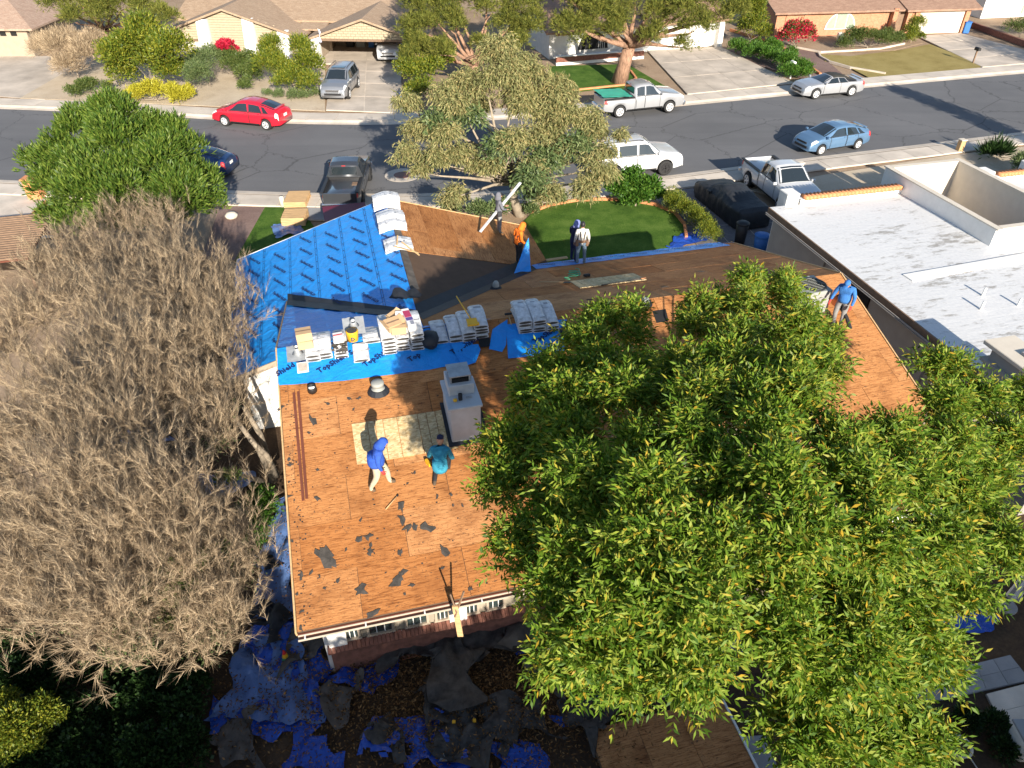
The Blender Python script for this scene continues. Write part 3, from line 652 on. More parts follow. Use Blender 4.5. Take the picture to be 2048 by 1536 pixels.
pan = MB(); pan.prism([(-.1, -.1), (cw+.18, -.1), (cw+.18, cd+.1), (-.1, cd+.1)], .02); o = pan.build('flashing', X['feltblk'], chim)
o.matrix_basis = Matrix.Translation((0, 0, 0)) @ frame((cu0, cv0-.02, zrear(cv0)+.04), (1, 0, 0), (0, -PM, 1))
def vent(p, r, h, collar=True, name='roof_vent', dome=False):
    M = Matrix.Translation(p); b = MB(); b.smooth = True
    if dome: b.lathe([(r, 0), (r, h*.4), (r*.9, h*.75), (r*.55, h), (.02, h*1.05)], 18, M)
    else: b.lathe([(r*1.25, -.1), (r*1.1, h*.35), (r*.7, h*.5), (r*.7, h*.62), (r*.98, h*.64), (r, h*.92), (r*.85, h), (.02, h*1.02)], 18, M)
    v = b.build(name, X['acgrey'], house)
    if collar:
        c = MB(); c.lathe([(r*1.75, .0), (r*1.7, .03), (r*1.25, .12), (.02, .12)], 16, M); c.build('vent_flange', X['feltblk'], v)
        v.children[0].rotation_euler = (0, 0, 0)
    return v
p = rear(757, 783); vent((p.x, p.y, p.z), .175, .33)
p = front(992, 578); vent((p.x, p.y, p.z), .12, .30, dome=True)
p = rear(1290, 606); vent((p.x, p.y, p.z-.05), .14, .24, dome=True)
o = board(F_REAR, [tolocal(F_REAR, rear(*q)) for q in ((1304, 623), (1331, 619), (1337, 642), (1313, 647))], t=.006, name='roof_opening', mat='dark', z=.019)
o = board(F_REAR, [tolocal(F_REAR, rear(*q)) for q in ((956, 682), (980, 678), (979, 696), (960, 698))], t=.006, name='roof_opening', mat='dark', z=.075)

# ------------------------------------------------------------------ plants
def unit(a): return a / np.maximum(np.linalg.norm(a, axis=1, keepdims=True), 1e-6)
def rdir(n): return unit(RNG.normal(size=(n, 3)))
def atY(x, y, Y):
    d = ray(x, y); t = Y / d.y; return Vector((d.x*t, Y, CAM_H + d.z*t))
def quads(P, D, L, W, fold=0.0):
    n = len(P); N = rdir(n); Sd = unit(np.cross(D, N)); L = L[:, None]; W = W[:, None]
    V = np.empty((n, 4, 3)); mid = P + D*L*.45
    V[:, 0] = P; V[:, 1] = mid + Sd*W*.5; V[:, 2] = P + D*L; V[:, 3] = mid - Sd*W*.5
    return V.reshape(-1, 3), np.arange(n*4).reshape(n, 4)
def sample(clumps, n, shell=.45, flat=.0):
    "points, outward directions and clump numbers; clumps are (centre, rx, ry, rz)"
    w = np.array([c[1]*c[2]+c[1]*c[3] for c in clumps]); k = RNG.choice(len(clumps), n, p=w/w.sum())
    d = rdir(n); d[:, 2] = np.where(d[:, 2] < -.35, -d[:, 2], d[:, 2]); r = RNG.random(n)**shell
    C = np.array([tuple(c[0]) for c in clumps])[k]; Rr = np.array([c[1:4] for c in clumps])[k]
    lump = 1 + .22*np.sin(d[:, 0]*5+k)*np.sin(d[:, 1]*6+k*2.1)*1.0
    return C + d*Rr*(r*lump)[:, None], d, k
def cloud(clumps, n, L, W, out=1.0, up=0.0, rnd=.6, shell=.45, tuft=1, spread=.5, step=.12):
    m = n // tuft; P, d, k = sample(clumps, m, shell); D = unit(d*out + np.array([0, 0, up]) + RNG.normal(size=(m, 3))*rnd)
    if tuft > 1:
        P = np.repeat(P, tuft, 0) ; D0 = np.repeat(D, tuft, 0); j = np.tile(np.arange(tuft), m)
        P = P + D0*(j*step)[:, None]; D = unit(D0 + rdir(m*tuft)*spread)
    nn = len(P); return quads(P, D, L*(.7+.6*RNG.random(nn)), W*(.7+.6*RNG.random(nn)))
def pinnate(clumps, n, L, W, up=.25, pairs=4, rach=.34, out=.9):
    m = n // (pairs*2+1); P, d, k = sample(clumps, m, .62)
    R = unit(d*out + np.array([0, -.1, up]) + RNG.normal(size=(m, 3))*.6)
    Nn = unit(RNG.normal(size=(m, 3))*.5 + np.array([0, 0, 1.0])); Sd = unit(np.cross(R, Nn)); Vs, i = [], 0
    PP, DD = [], []
    for j in range(pairs):
        t = (j+1)/(pairs+.5)*rach; drop = np.array([0, 0, -1])*(t*t*.9)
        for s in (-1, 1):
            PP.append(P + R*t + drop); DD.append(unit(R*.75 + Sd*s*.85 + np.array([0, 0, -.25]) + RNG.normal(size=(m, 3))*.15))
    PP.append(P + R*rach); DD.append(unit(R + np.array([0, 0, -.35])))
    P = np.concatenate(PP); D = np.concatenate(DD)
    # keep the leaflets' blades roughly level so that they catch the light as sprays
    nn = len(P); l = L*(.75+.5*RNG.random(nn)); w = W*(.75+.5*RNG.random(nn))
    N = unit(RNG.normal(size=(nn, 3))*.6 + np.array([.28, -.80, .55])); Sd = unit(np.cross(D, N)); V = np.empty((nn, 4, 3)); mid = P + D*(l*.42)[:, None]
    V[:, 0] = P; V[:, 1] = mid + Sd*(w*.5)[:, None]; V[:, 2] = P + D*l[:, None]; V[:, 3] = mid - Sd*(w*.5)[:, None]
    return V.reshape(-1, 3), np.arange(nn*4).reshape(nn, 4)
def twigs(P, D, L, r):
    n = len(P); a = unit(np.cross(D, rdir(n))); c = np.cross(D, a); V = np.empty((n, 4, 3))
    for j in range(3): ang = 2*math.pi*j/3; V[:, j] = P + (a*math.cos(ang)+c*math.sin(ang))*r[:, None]
    V[:, 3] = P + D*L[:, None]; b = np.arange(n)[:, None]*4
    return V.reshape(-1, 3), np.concatenate([b+np.array([[0, 1, 3]]), b+np.array([[1, 2, 3]]), b+np.array([[2, 0, 3]])])
def subcl(c, k, f, dn=-.15):
    out = []
    for o, a, b_, c_ in c:
        for i in range(k):
            d = Vector(tuple(RNG.normal(size=3))).normalized(); d.z = abs(d.z) if d.z < dn else d.z; s = f*random.uniform(.75, 1.25); out.append((o+Vector((d.x*a, d.y*b_, d.z*c_))*(1-f*.75)*random.uniform(.7, 1.1), a*s, b_*s, c_*s))
    return out
def limbs(base, clumps, r0, bark, parent, split=.45, jit=.25, n=6, name='trunk', every=1, tops=None):
    base = Vector(base); b = MB(); b.smooth = True; cs = [Vector(c[0]) for c in clumps][::every]
    top = sum(cs, Vector())/len(cs); fork = base.lerp(Vector((top.x*.5+base.x*.5, top.y*.5+base.y*.5, base.z+(top.z-base.z)*split)), 1)
    o = Vector(base); loc = lambda p: tuple(Vector(p)-o)
    mids = [base, base.lerp(fork, .5)+Vector((random.uniform(-jit, jit)*.5, random.uniform(-jit, jit)*.5, 0)), fork]
    b.tube([loc(p) for p in mids], [r0*1.25, r0*.95, r0*.85], 9); b.build(name, bark, parent)
    b = MB(); b.smooth = True
    for c in cs:
        m1 = fork.lerp(c, .4)+Vector((random.gauss(0, jit), random.gauss(0, jit), random.uniform(0, jit)))
        m2 = fork.lerp(c, .75)+Vector((random.gauss(0, jit), random.gauss(0, jit), random.uniform(0, jit)))
        e = c; b.tube([loc(p) for p in (fork, m1, m2, e)], [r0*.5, r0*.30, r0*.15, r0*.05], n)
        for q in range(3):
            s = m2.lerp(c, random.random()); t = s + Vector((random.gauss(0, 1), random.gauss(0, 1), random.uniform(.0, 1)))*.5*(c-fork).length*.06; b.tube([loc(s), loc(s.lerp(t, .5)+Vector((0, 0, .1))), loc(t)], [r0*.09, r0*.06, r0*.02], 4)
    b.build('branch', bark, parent)
def plant(name, label, cat, base, clumps, meshes, bark='bark', r0=.15, group=None, trunk=True, split=.45, jit=.2, every=1):
    t = thing(name, label, cat, tuple(base), group=group); o = np.array(tuple(base))
    for nm, (V, F), mat in meshes: link(nm, npmesh(nm, V-o, F, X[mat]), t)
    if trunk: limbs(base, clumps, r0, X[bark], t, split, jit, every=every)
    return t
def cl(pts, Y=None, sx=1, sy=1, sz=1):
    return [((G(p[0], p[1], p[2]) if Y is None else atY(p[0], p[1], p[2] if len(p) > 3 else Y)), p[-1]*sx, p[-1]*sy, p[-1]*sz) for p in pts]

# the big ash tree in the back garden
raw = []
for y, xs in ((705, (1150, 1650)), (650, (1185, 1255, 1600)), (630, (1205, 1400, 1445, 1500)), (570, (1552, 1500)), (605, (1570,)), (680, (1175, 1250, 1390, 1470, 1540, 1600)), (755, (1100, 1185, 1260, 1370, 1450, 1540, 1610, 1880)), (810, (1060, 1150, 1240, 1330, 1420, 1510, 1590, 1870, 1960, 2030)), (890, (1010, 1130, 1260, 1390, 1520, 1650, 1790, 1910, 2010)),
              (985, (1015, 1150, 1290, 1430, 1560, 1700, 1830, 1960)), (1100, (1050, 1180, 1310, 1440, 1580, 1720, 1850, 1970)), (1200, (1130, 1240, 1370, 1560, 1680, 1810, 1930)),
              (1290, (1180, 1280, 1385, 1570, 1690, 1800)), (1340, (1140, 1210)), (1355, (1290, 1370, 1620, 1740, 1830)), (1475, (1600, 1710, 1820)), (1520, (1680, 1790))):
    for x in xs:
        rr = ((x-1470)/560)**2 + ((y-1000)/520)**2; raw.append((x+(6 if x < 1300 else 0)+random.uniform(-12, 12), y+random.uniform(-12, 12), 9.3-2.6*rr+random.uniform(-.35, .35)))
raw += [(1100, 1020, 7.6), (1160, 960, 8.0), (1140, 1070, 7.7), (1210, 1010, 8.4), (1120, 920, 7.6), (1880, 960, 7.6), (1900, 1010, 7.4)]
acl = [(G(*p), .58*(random.uniform(.8, 1.15) if p[1] > 700 else .6), .58*(random.uniform(.8, 1.1) if p[1] > 700 else .6), .5) for p in raw]
base = G(1690, 1310)
yl = [c for c, p in zip(acl, raw) if 1330 < p[0] < 1680 and p[1] < 860]
plant('ash_tree', 'large green ash tree with yellowing leaf sprays overhanging the stripped roof', 'tree', base, acl,
      [('crown', pinnate(subcl(acl, 6, .70), 245000, .118, .034, rach=.30, out=.4), 'ash'), ('yellowing_foliage', pinnate(subcl(yl, 3, .68), 13000, .115, .034, rach=.3, out=.4), 'yel')], 'palebark', .20, split=.55, jit=.3)

# the dead tree on the left
dcl = []
for y, xs in ((455, (250, 320)), (500, (165, 240, 330)), (555, (90, 175, 265, 360, 420)), (620, (50, 150, 240, 330, 410, 450)), (700, (20, 110, 200, 290, 380, 450)), (790, (0, 90, 180, 270, 360, 440)),
              (880, (-10, 80, 170, 260, 345, 420)), (970, (-20, 60, 150, 240, 320)), (1060, (0, 80, 170, 260, 350, 440)), (1140, (20, 110, 200, 290, 380, 460)), (1215, (60, 150, 240, 330, 430)), (1275, (170, 255, 420))):
    for x in xs: dcl.append((G(x+random.uniform(-14, 14), y+random.uniform(-14, 14), 4.6-1.4*((x-230)/260)**2-1.3*((y-800)/430)**2 + random.uniform(-.3, .3)), .72, .72, .6))
dcl = [c for c in dcl if random.random() > .10]; m = 9000; P, d, k = sample([(c[0], c[1]*1.3, c[2]*1.3, c[3]*1.15) for c in dcl], m, .75); P = P + RNG.normal(size=(m, 3))*np.array([.34, .34, .30]); D = unit(d*.3 + np.array([-.12, .30, .60]) + RNG.normal(size=(m, 3))*.42); Lb = .30+.55*RNG.random(m)
V1, F1 = twigs(P, D, Lb, np.full(m, .006))
q = 34; t = RNG.random((m, q)); Pt = (P[:, None] + D[:, None]*(t*Lb[:, None])[..., None]).reshape(-1, 3); Dt = unit(np.repeat(D, q, 0) + rdir(m*q)*.6)
V2, F2 = twigs(Pt, Dt, .10+.32*RNG.random(m*q), np.full(m*q, .0036)); F2 = F2 + len(V1)
plant('dead_tree', 'huge leafless dead tree, a mass of dry tan twigs beside the house', 'tree', G(330, 980), dcl, [('twigs', (np.concatenate([V1, V2]), np.concatenate([F1, F2])), 'twig'), ('climbing_foliage', cloud([(c[0]-Vector((0, 0, .45)), .6, .6, .4) for c in dcl if c[0].x > -9.8 and c[0].y < 16.5], 7000, .07, .035, .6, .3, .6), 'olivegreen')], 'palebark', .17, split=.35, jit=.35, every=2)
# dead limbs leaning on the side of the house
b = MB(); b.smooth = True
for a, c in (((548, 962, .3), (470, 838, 3.4)), ((552, 950, .6), (500, 880, 3.0)), ((545, 985, .2), (480, 950, 1.8)), ((540, 930, .6), (488, 815, 3.8))):
    p, q = G(*a), G(*c); b.tube([p, p.lerp(q, .5)+Vector((.1, 0, .15)), q], [.11, .085, .05], 8)
o = b.build('fallen_limb', X['palebark']); tag(o, 'pale bare limbs leaning against the side wall of the house', 'branches')
# green tree by the street on the left
fcl = cl([(250, 262, 5.4, 1.25), (180, 275, 5.0, 1.2), (320, 290, 5.0, 1.2), (140, 320, 4.4, 1.2), (215, 320, 5.0, 1.4), (300, 340, 4.6, 1.4), (370, 330, 4.2, 1.2), (120, 385, 3.4, 1.1), (190, 390, 4.0, 1.4), (270, 400, 3.8, 1.4), (350, 395, 3.6, 1.4), (400, 380, 3.2, 1.0), (150, 440, 2.6, 1.1), (230, 450, 2.6, 1.2), (310, 450, 2.4, 1.2), (380, 440, 2.2, 1.2), (415, 420, 2.2, .9), (100, 340, 3.6, 1.0), (230, 250, 5.6, .9), (385, 365, 3.4, .9)], None, 1.12, 1.12, 1.12)
plant('leafy_tree', 'dense bright green round tree beside the street, left of the driveway', 'tree', G(270, 470), fcl, [('crown', cloud(subcl(fcl, 6, .5), 100000, .22, .055, 1.0, .7, .25, .35, tuft=4, spread=.45, step=.06), 'ficus')], 'bark', .2)
# olive coloured street tree in the front garden
ocl = cl([(1000, 118, 37, 1.15), (945, 175, 37, 1.1), (1055, 150, 37, 1.2), (895, 215, 36, 1.2), (960, 215, 38, .9), (1040, 220, 36, 1.3), (1110, 195, 37, 1.2), (1150, 250, 36, 1.2), (1185, 275, 37, 1.0), (845, 270, 36, 1.1), (890, 280, 35, 1.0), (815, 215, 37, .8), (1080, 280, 35.5, 1.2), (1020, 290, 34.5, .9), (1130, 320, 35, 1.1), (1190, 345, 34, 1.0), (1165, 385, 33, .9), (815, 315, 35, .8), (1110, 395, 33, .8), (1240, 275, 36, .45), (905, 395, 33, .8), (1010, 165, 36, 1.2), (1060, 345, 34, .8), (1205, 315, 35, .8), (955, 330, 35, .6), (865, 325, 34.5, .85), (925, 315, 35, .9), (985, 345, 34.5, .7), (840, 345, 34.5, .6), (1100, 240, 36, 1.1)], Y=37)
plant('street_tree', 'olive and tan drooping tree in the front garden, in front of the road', 'tree', G(1040, 432), ocl, [('crown', cloud(subcl(ocl, 4, .62), 100000, .20, .045, .45, -.9, .45, .5, tuft=4, spread=.5, step=.07), 'olive'), ('green_foliage', cloud(cl([(880, 250, 35.5, .9), (1000, 300, 34.5, .9), (1090, 330, 34.5, 1.0), (1060, 370, 33, .9), (1150, 300, 35, .9), (940, 240, 36, .8)], Y=37), 7000, .24, .07, .5, -.5, .5), 'olivegreen')], 'palebark', .24, split=.45, jit=.4)
# pines on the far side
pcl = cl([(1130, 15, 60, 2.2), (1200, 45, 59, 2.0), (1160, 75, 58.5, 1.6), (1270, 5, 61, 2.4), (1340, 40, 60, 2.2), (1400, 10, 61, 2.3), (1390, 62, 59.5, 1.7), (1460, 35, 60, 1.4), (1310, 80, 59, 1.2), (1230, 70, 58.5, 1.2), (1200, -30, 61, 3), (1330, -40, 62, 3.2), (1440, -40, 62, 3), (1100, -30, 60, 2.5), (1370, 95, 59, .9), (1130, 60, 58, 1.2)], Y=60)
def pine(label, base, c, n, r0, split=.5): return plant('pine_tree', label, 'tree', base, c, [('crown', cloud(subcl(c, 9, .46), int(n*1.8), .32, .035, .7, .5, .5, .5, tuft=6, spread=.75, step=.03), 'pine')], 'pinebark', r0, split=split, jit=.3, group='pines on the far side of the street')
pine('tall pine with thick reddish trunk behind the silver pickup', G(1238, 166), pcl, 62000, .55, .55)
pc2 = cl([(850, 20, 60, 2.0), (920, 5, 61, 2.2), (990, 20, 60, 2.0), (1050, 20, 60, 1.6), (840, 65, 59, 1.8), (900, 60, 59, 1.6), (1010, 60, 59.5, 1.6), (1060, 60, 59, 1.4), (830, 110, 57, 1.4), (880, 110, 57, 1.2), (960, 95, 58, .9), (1040, 100, 58, 1.3), (900, -40, 62, 3), (1000, -40, 62, 3)], Y=60)
pine('shaggy pine with bare whitish twigs right of the carport driveway', G(950, 185), pc2, 44000, .35, .4)
pc3 = cl([(120, 15, 66, 1.8), (190, 5, 67, 2.2), (260, 15, 67, 2.0), (210, 40, 65, 1.6), (150, 45, 64, 1.2), (300, 30, 66, 1.6), (330, 40, 65, 1.2), (240, -30, 68, 3), (130, -20, 67, 2.4), (110, -5, 67, 1.4)], Y=66)
pine('broad pine behind the bushes, between the two tan houses', G(215, 105), pc3, 30000, .3, .5)
def bush(label, pts, n, mat, L=.22, W=.09, name='shrub', cat='shrub', up=.3, out=1.0, rnd=.5, r0=.05, group=None, base=None, tuft=1, shell=.35, trunk=True, extra=None, bark='bark'):
    c = cl(pts); bs = base or Vector((sum(x[0].x for x in c)/len(c), sum(x[0].y for x in c)/len(c), 0.02))
    cs = subcl(c, 6, .58) if trunk else c; ms = [('foliage', cloud(cs, int(n*1.7), L*.75, W*.72, out, up, rnd, shell, tuft=tuft), mat)]
    if extra: ms.append((extra[0], cloud(c, extra[1], extra[3], extra[4], out, up+.4, rnd, .12), extra[2]))
    return plant(name, label, cat, bs, c, ms, bark, r0, group=group, trunk=trunk, split=.3, jit=.06)
bush('big round green bush in front of the pine, left of the white pillars', [(290, 85, 3.4, 1.9), (250, 110, 2.8, 1.7), (335, 110, 2.8, 1.8), (295, 130, 1.9, 1.9), (250, 150, 1.2, 1.3), (340, 150, 1.2, 1.4)], 15000, 'yel', .3, .13)
bush('low lime yellow bush spilling onto the far pavement', [(275, 192, .5, .8), (310, 188, .6, .9), (350, 192, .5, .9), (255, 198, .3, .5), (375, 186, .5, .6)], 5000, 'bright', .3, .08)
bush('round grey green bush between the lime bush and red flowers', [(410, 140, 1.2, 1.5), (405, 165, .9, 1.4), (425, 115, 1.6, 1.1)], 8000, 'olivegreen', .25, .05, up=.6)
bush('scruffy mixed green shrub below the red flowering climber', [(470, 135, 1.0, 1.1), (495, 150, .8, 1.0), (455, 120, 1.3, .9), (500, 125, 1.0, .9), (490, 172, .4, .7)], 7000, 'mid', .25, .08)
bush('crimson flowering climber in front of the tan gable wall', [(455, 100, 1.9, .75), (445, 95, 2.3, .5), (468, 106, 1.6, .5)], 2200, 'bougain', .22, .16)
bush('tall yellow green shrub with two crowns beside the silver car', [(550, 105, 2.6, 1.3), (610, 105, 2.6, 1.2), (545, 140, 1.6, 1.4), (615, 140, 1.6, 1.4), (580, 155, 1.1, 1.3), (560, 170, .8, 1.0), (620, 170, .8, 1.0)], 14000, 'yel', .26, .08, up=.9)
bush('low green ground cover under the tall yellow green shrub', [(560, 192, .2, .5), (585, 194, .2, .6), (610, 192, .2, .5), (535, 188, .2, .4), (630, 188, .2, .4)], 2500, 'olivegreen', .2, .05)
bush('leafy citrus tree at the edge of the carport driveway', [(830, 120, 2.5, 1.3), (860, 150, 1.8, 1.3), (820, 155, 1.8, 1.2), (840, 185, 1.0, 1.1), (885, 120, 2.4, 1.1), (830, 90, 3.2, 1.1)], 9000, 'yel', .26, .10, name='citrus_tree', cat='tree')
bush('long bank of green ground cover beside the wide driveway', [(1475, 102, .4, .9), (1505, 110, .4, 1.0), (1535, 120, .4, 1.1), (1565, 132, .4, 1.1), (1595, 145, .4, 1.0), (1545, 100, .3, .9), (1515, 95, .3, .8), (1580, 118, .3, .9), (1610, 150, .4, .7), (1575, 150, .4, .8)], 14000, 'fresh', .24, .08, up=.8)
bush('green tree between the white garage and the brick house', [(1500, 25, 3.0, 1.4), (1510, 50, 2.0, 1.3), (1490, 60, 1.2, 1.0), (1525, 70, .8, 1.0)], 6000, 'yel', .28, .09, name='small_tree', cat='tree')
bush('red flowering bougainvillea against the brick house', [(1590, 68, 1.2, 1.1), (1575, 75, .9, .9), (1612, 72, .9, .9), (1582, 52, 2.0, .45), (1612, 52, 1.9, .45)], 3200, 'mid', .2, .07, extra=('blossom', 1500, 'bougain', .2, .12))
bush('clipped long hedge under the arched window of the brick house', [(1700, 80, .7, 1.0), (1725, 80, .8, 1.1), (1750, 80, .8, 1.1), (1775, 80, .8, 1.1), (1790, 84, .5, .8), (1690, 90, .4, .8)], 8000, 'mid', .2, .06, name='hedge', cat='hedge')
bush('leafy bush between the front door and garage of the brick house', [(1822, 65, .9, .9), (1832, 50, 1.5, .8), (1838, 75, .5, .6), (1815, 80, .4, .7)], 3000, 'yel', .24, .07)
bush('dark hedge at the far edge of the brick house driveway', [(2030, 62, .8, 1.1), (2060, 58, .9, 1.2), (2090, 56, .9, 1.2)], 4000, 'mid', .2, .07, name='hedge', cat='hedge')
bush('bright green bush by the white four wheel drive', [(1235, 385, .9, .8), (1265, 365, 1.2, .8), (1295, 378, 1.0, .8), (1255, 398, .5, .7), (1310, 395, .5, .6), (1280, 400, .5, .7)], 9000, 'fresh', .2, .12)
hp = [(1345, 412), (1368, 422), (1388, 436), (1402, 452), (1412, 470), (1340, 402)]
bush('clipped yellow green hedge curving round the front lawn', [(x, y, .55, .62) for x, y in hp]+[(x+10, y+6, .3, .6) for x, y in hp], 12000, 'yel', .1, .04, name='hedge', cat='hedge', up=1.2, shell=.2)
bush('low green plants round the foot of the street tree', [(1075, 395, .4, .7), (1110, 402, .3, .6), (1000, 420, .4, .6), (960, 425, .5, .7), (1060, 425, .3, .5), (900, 420, .5, .6)], 5000, 'olivegreen', .2, .09)
bush('sunlit green shrub against the left side wall of the house', [(525, 1000, .7, .45), (530, 1040, .5, .5), (520, 1075, .4, .45), (505, 1020, .4, .4)], 4500, 'fresh', .12, .06)
bush('pale green shrub half buried in the dead twigs', [(330, 1150, 3.3, .55), (300, 1185, 3.0, .45), (360, 1195, 2.9, .45), (395, 1130, 3.3, .4), (345, 1235, 2.5, .4), (440, 1120, 3.0, .35), (210, 1225, 2.7, .3), (460, 960, 3.2, .3), (420, 760, 3.6, .3)], 8500, 'mid', .12, .05)
bush('yellow green bush catching sun in the shaded back corner', [(40, 1450, 1.5, .5), (85, 1425, 1.4, .4), (10, 1490, 1.3, .45), (60, 1490, 1.2, .35), (110, 1440, 1.2, .25), (5, 1420, 1.3, .4)], 7000, 'yel', .1, .05)
ivy = [(x+random.uniform(-20, 20), y+random.uniform(-20, 20), .35+random.uniform(-.1, .35), .5) for y in (1310, 1370, 1430, 1490, 1540) for x in range(0 if y > 1340 else 250, 430, 75)]+[(20, 1290, .6, .5), (70, 1300, .6, .45), (40, 1350, .7, .5), (120, 1330, .6, .4)]
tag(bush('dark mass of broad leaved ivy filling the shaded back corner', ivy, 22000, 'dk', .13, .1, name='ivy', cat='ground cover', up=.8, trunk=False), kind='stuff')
bush('grey bare shrub beside the tan driveway', [(130, 110, 1.8, 1.7), (90, 105, 1.6, 1.3), (170, 115, 1.8, 1.5), (140, 140, 1.0, 1.4), (185, 90, 2.4, 1.2)], 14000, 'twig', .55, .022, up=.5, name='bare_shrub')
bush('low dark shrub at the foot of the grey bare shrub', [(165, 178, .4, .8), (150, 185, .3, .7), (185, 170, .5, .7), (215, 178, .3, .5)], 3000, 'mid', .2, .07)
bush('spiky dark green plant in the gravel by the far right pavement', [(1990, 305, .4, .6), (1975, 308, .3, .5), (2005, 308, .3, .5)], 700, 'dk', .9, .09, up=.8, rnd=.25, out=1.2, shell=3, trunk=False)
bush('grey green desert shrub at the right edge by the parapet', [(2045, 335, .6, .7), (2060, 325, .8, .8)], 2600, 'olivegreen', .25, .05)
bush('low weeds beside the rear patio slab', [(1935, 1440, .15, .3), (1990, 1450, .2, .3), (1880, 1480, .15, .3), (2010, 1500, .15, .3)], 2500, 'dk', .12, .06, trunk=False)
# trees out of frame whose shadows fall into it
def tall(label, base, h, r, n, mat, name='tree'):
    c = [(Vector((base[0]+random.uniform(-.2, .2)*r, base[1]+random.uniform(-.2, .2)*r, z)), r, r, max(r*.8, .9)) for z in np.arange(1.2+r*.4, h-r*.3, max(.9, r*.7))]
    return plant(name, label, 'tree', base, c, [('crown', cloud(c, n, .4, .12, .8, .5, .5, .4), mat)], 'bark', .15, split=.8, every=3)

# ------------------------------------------------------------------ neighbouring buildings
nb = thing('flat_roofed_house', 'neighbouring house with flat white coated roof and terracotta edging', 'house', M=HM)
EU, NZ = 20.7, 3.0
w = MB()
w.box(((21.2+27.38)/2, .1, 1.35), (27.38-21.2, 18.2, 2.7)); w.box(((27.4+46)/2, -2.8, 1.35), (18.6, 12.4, 2.7)); w.box(((31.47+46)/2, 6.4, 1.35), (14.5, 5.6, 2.7)); w.build('wall', X['greystucco'], nb)
r = MB()
for (u0, u1, v0, v1) in ((EU, 27.4, -9.5, 9.0), (27.4, 46, -9.5, 3.6), (31.45, 46, 3.6, 9.0)):
    b_ = r; n = int((u1-u0)/1.2); m_ = int((v1-v0)/1.2)
    vs = [((u0+(u1-u0)*i/n), (v0+(v1-v0)*j/m_), NZ+.05*mn.noise(Vector(((u0+(u1-u0)*i/n)*.35, (v0+(v1-v0)*j/m_)*.35, 1)))) for j in range(m_+1) for i in range(n+1)]
    b_.smooth = True; b_.add(vs, [(j*(n+1)+i, j*(n+1)+i+1, (j+1)*(n+1)+i+1, (j+1)*(n+1)+i) for j in range(m_) for i in range(n)])
rr = r.build('roof', X['whiteroof'], nb)
r = MB(); r.box((EU-.01, -.25, NZ-.14), (.06, 18.5, .3)); r.build('fascia', X['trim'], nb)
r = MB(); r.box((EU-.12, -.25, NZ-.22), (.03, 18.5, .05)); r.box((EU-.07, -.25, NZ-.30), (.10, 18.5, .02)); r.build('gutter', X['greystucco'], nb)
def rim(name, u0, v0, u1, v1, z0, z1, th, mat):
    d = Vector((u1-u0, v1-v0, 0)); L = d.length; a = math.atan2(d.y, d.x); MB().box(((u0+u1)/2, (v0+v1)/2, (z0+z1)/2), (L, th, z1-z0), rz=a).build(name, X[mat], nb)
RZ = 3.68
rim('courtyard_wall', 27.5, 3.5, 27.5, 10.4, 0, RZ, .22, 'whitep'); rim('courtyard_wall', 31.35, 3.5, 31.35, 10.4, 0, RZ, .22, 'cream')
rim('courtyard_wall', 27.61, 10.29, 31.24, 10.29, 0, RZ, .22, 'cream'); rim('courtyard_wall', 27.61, 3.6, 31.24, 3.6, 0, RZ, .22, 'whitep')
for q in ((27.5, 3.4, 27.5, 10.5), (31.35, 3.4, 31.35, 10.5), (27.65, 10.29, 31.2, 10.29), (27.65, 3.6, 31.2, 3.6)): rim('wall_coping', *q, RZ+.005, RZ+.06, .27, 'cream')
MB().box((29.4, 7, .03), (3.6, 6.5, .06)).build('courtyard_floor', X['maroon'], nb)
rim('parapet', 22.2, 9.1, 27.38, 9.1, 2.6, 3.22, .24, 'whitep'); rim('parapet', 32.5, 9.1, 46, 9.1, 2.6, 3.3, .24, 'whitep')
TB = MB(); TB.smooth = True; TB.tube([(0, -.22, 0), (0, .22, 0)], [.10, .085], 8); TILE = TB.mesh('coping_tile', X['terra'])
for i in range(26): link('coping_tile', TILE, nb, M=Matrix.Translation((22.45+i*.192, 9.1, 3.28)) @ Matrix.Rotation(random.gauss(0, .05), 4, 'Z'))
for i in range(8): link('coping_tile', TILE, nb, M=Matrix.Translation((32.7+i*.192, 9.1, 3.36)) @ Matrix.Rotation(random.gauss(0, .05), 4, 'Z'))
for u_, v_, h_ in ((21.75, 9.25, 3.55), (31.9, 9.2, 3.6), (34.6, 9.3, 3.7)): MB().box((u_, v_, h_/2), (.62, .7, h_), bev=.03).build('gate_pier', X['white'], nb)
p0, p1 = uvz(G(1815, 556, 3.02)), uvz(G(2075, 510, 3.02)); MB().beam((p0.x, p0.y, 3.0), (p1.x, p1.y, 3.0), .5, .09).build('roof_ridge_roll', X['whitep'], nb)
for x, y, h_ in ((1965, 592, .32), (1962, 619, .32), (2036, 612, .30)):
    p = uvz(G(x, y, 3.0)); pb = MB(); pb.smooth = True; pb.lathe([(.10, -.05), (.05, .06), (.045, h_), (.01, h_+.01)], 10, Matrix.Translation((p.x, p.y, 3.0))); pb.build('vent_pipe', X['whitep'], nb)
c = MB(); c.box((21.1, -5.3, 1.75), (1.0, 3.2, 3.5)); c.box((21.1, -5.05, 3.53), (1.16, 2.9, .1)); c.box((21.1, -4.75, 3.75), (.86, 2.0, .42))
chm = c.build('chimney', X['greystucco'], nb); MB().box((21.1, -4.7, 4.03), (1.1, 2.5, .14), bev=.02).build('chimney_cap', X['cream'], chm)
f_ = MB(); f_.box((21.22, -4.6, 4.14), (.42, .46, .1)); f_.build('flue_collar', X['concgrey'], chm); MB().box((21.22, -4.6, 4.195), (.28, .32, .015)).build('flue', X['dark'], chm)
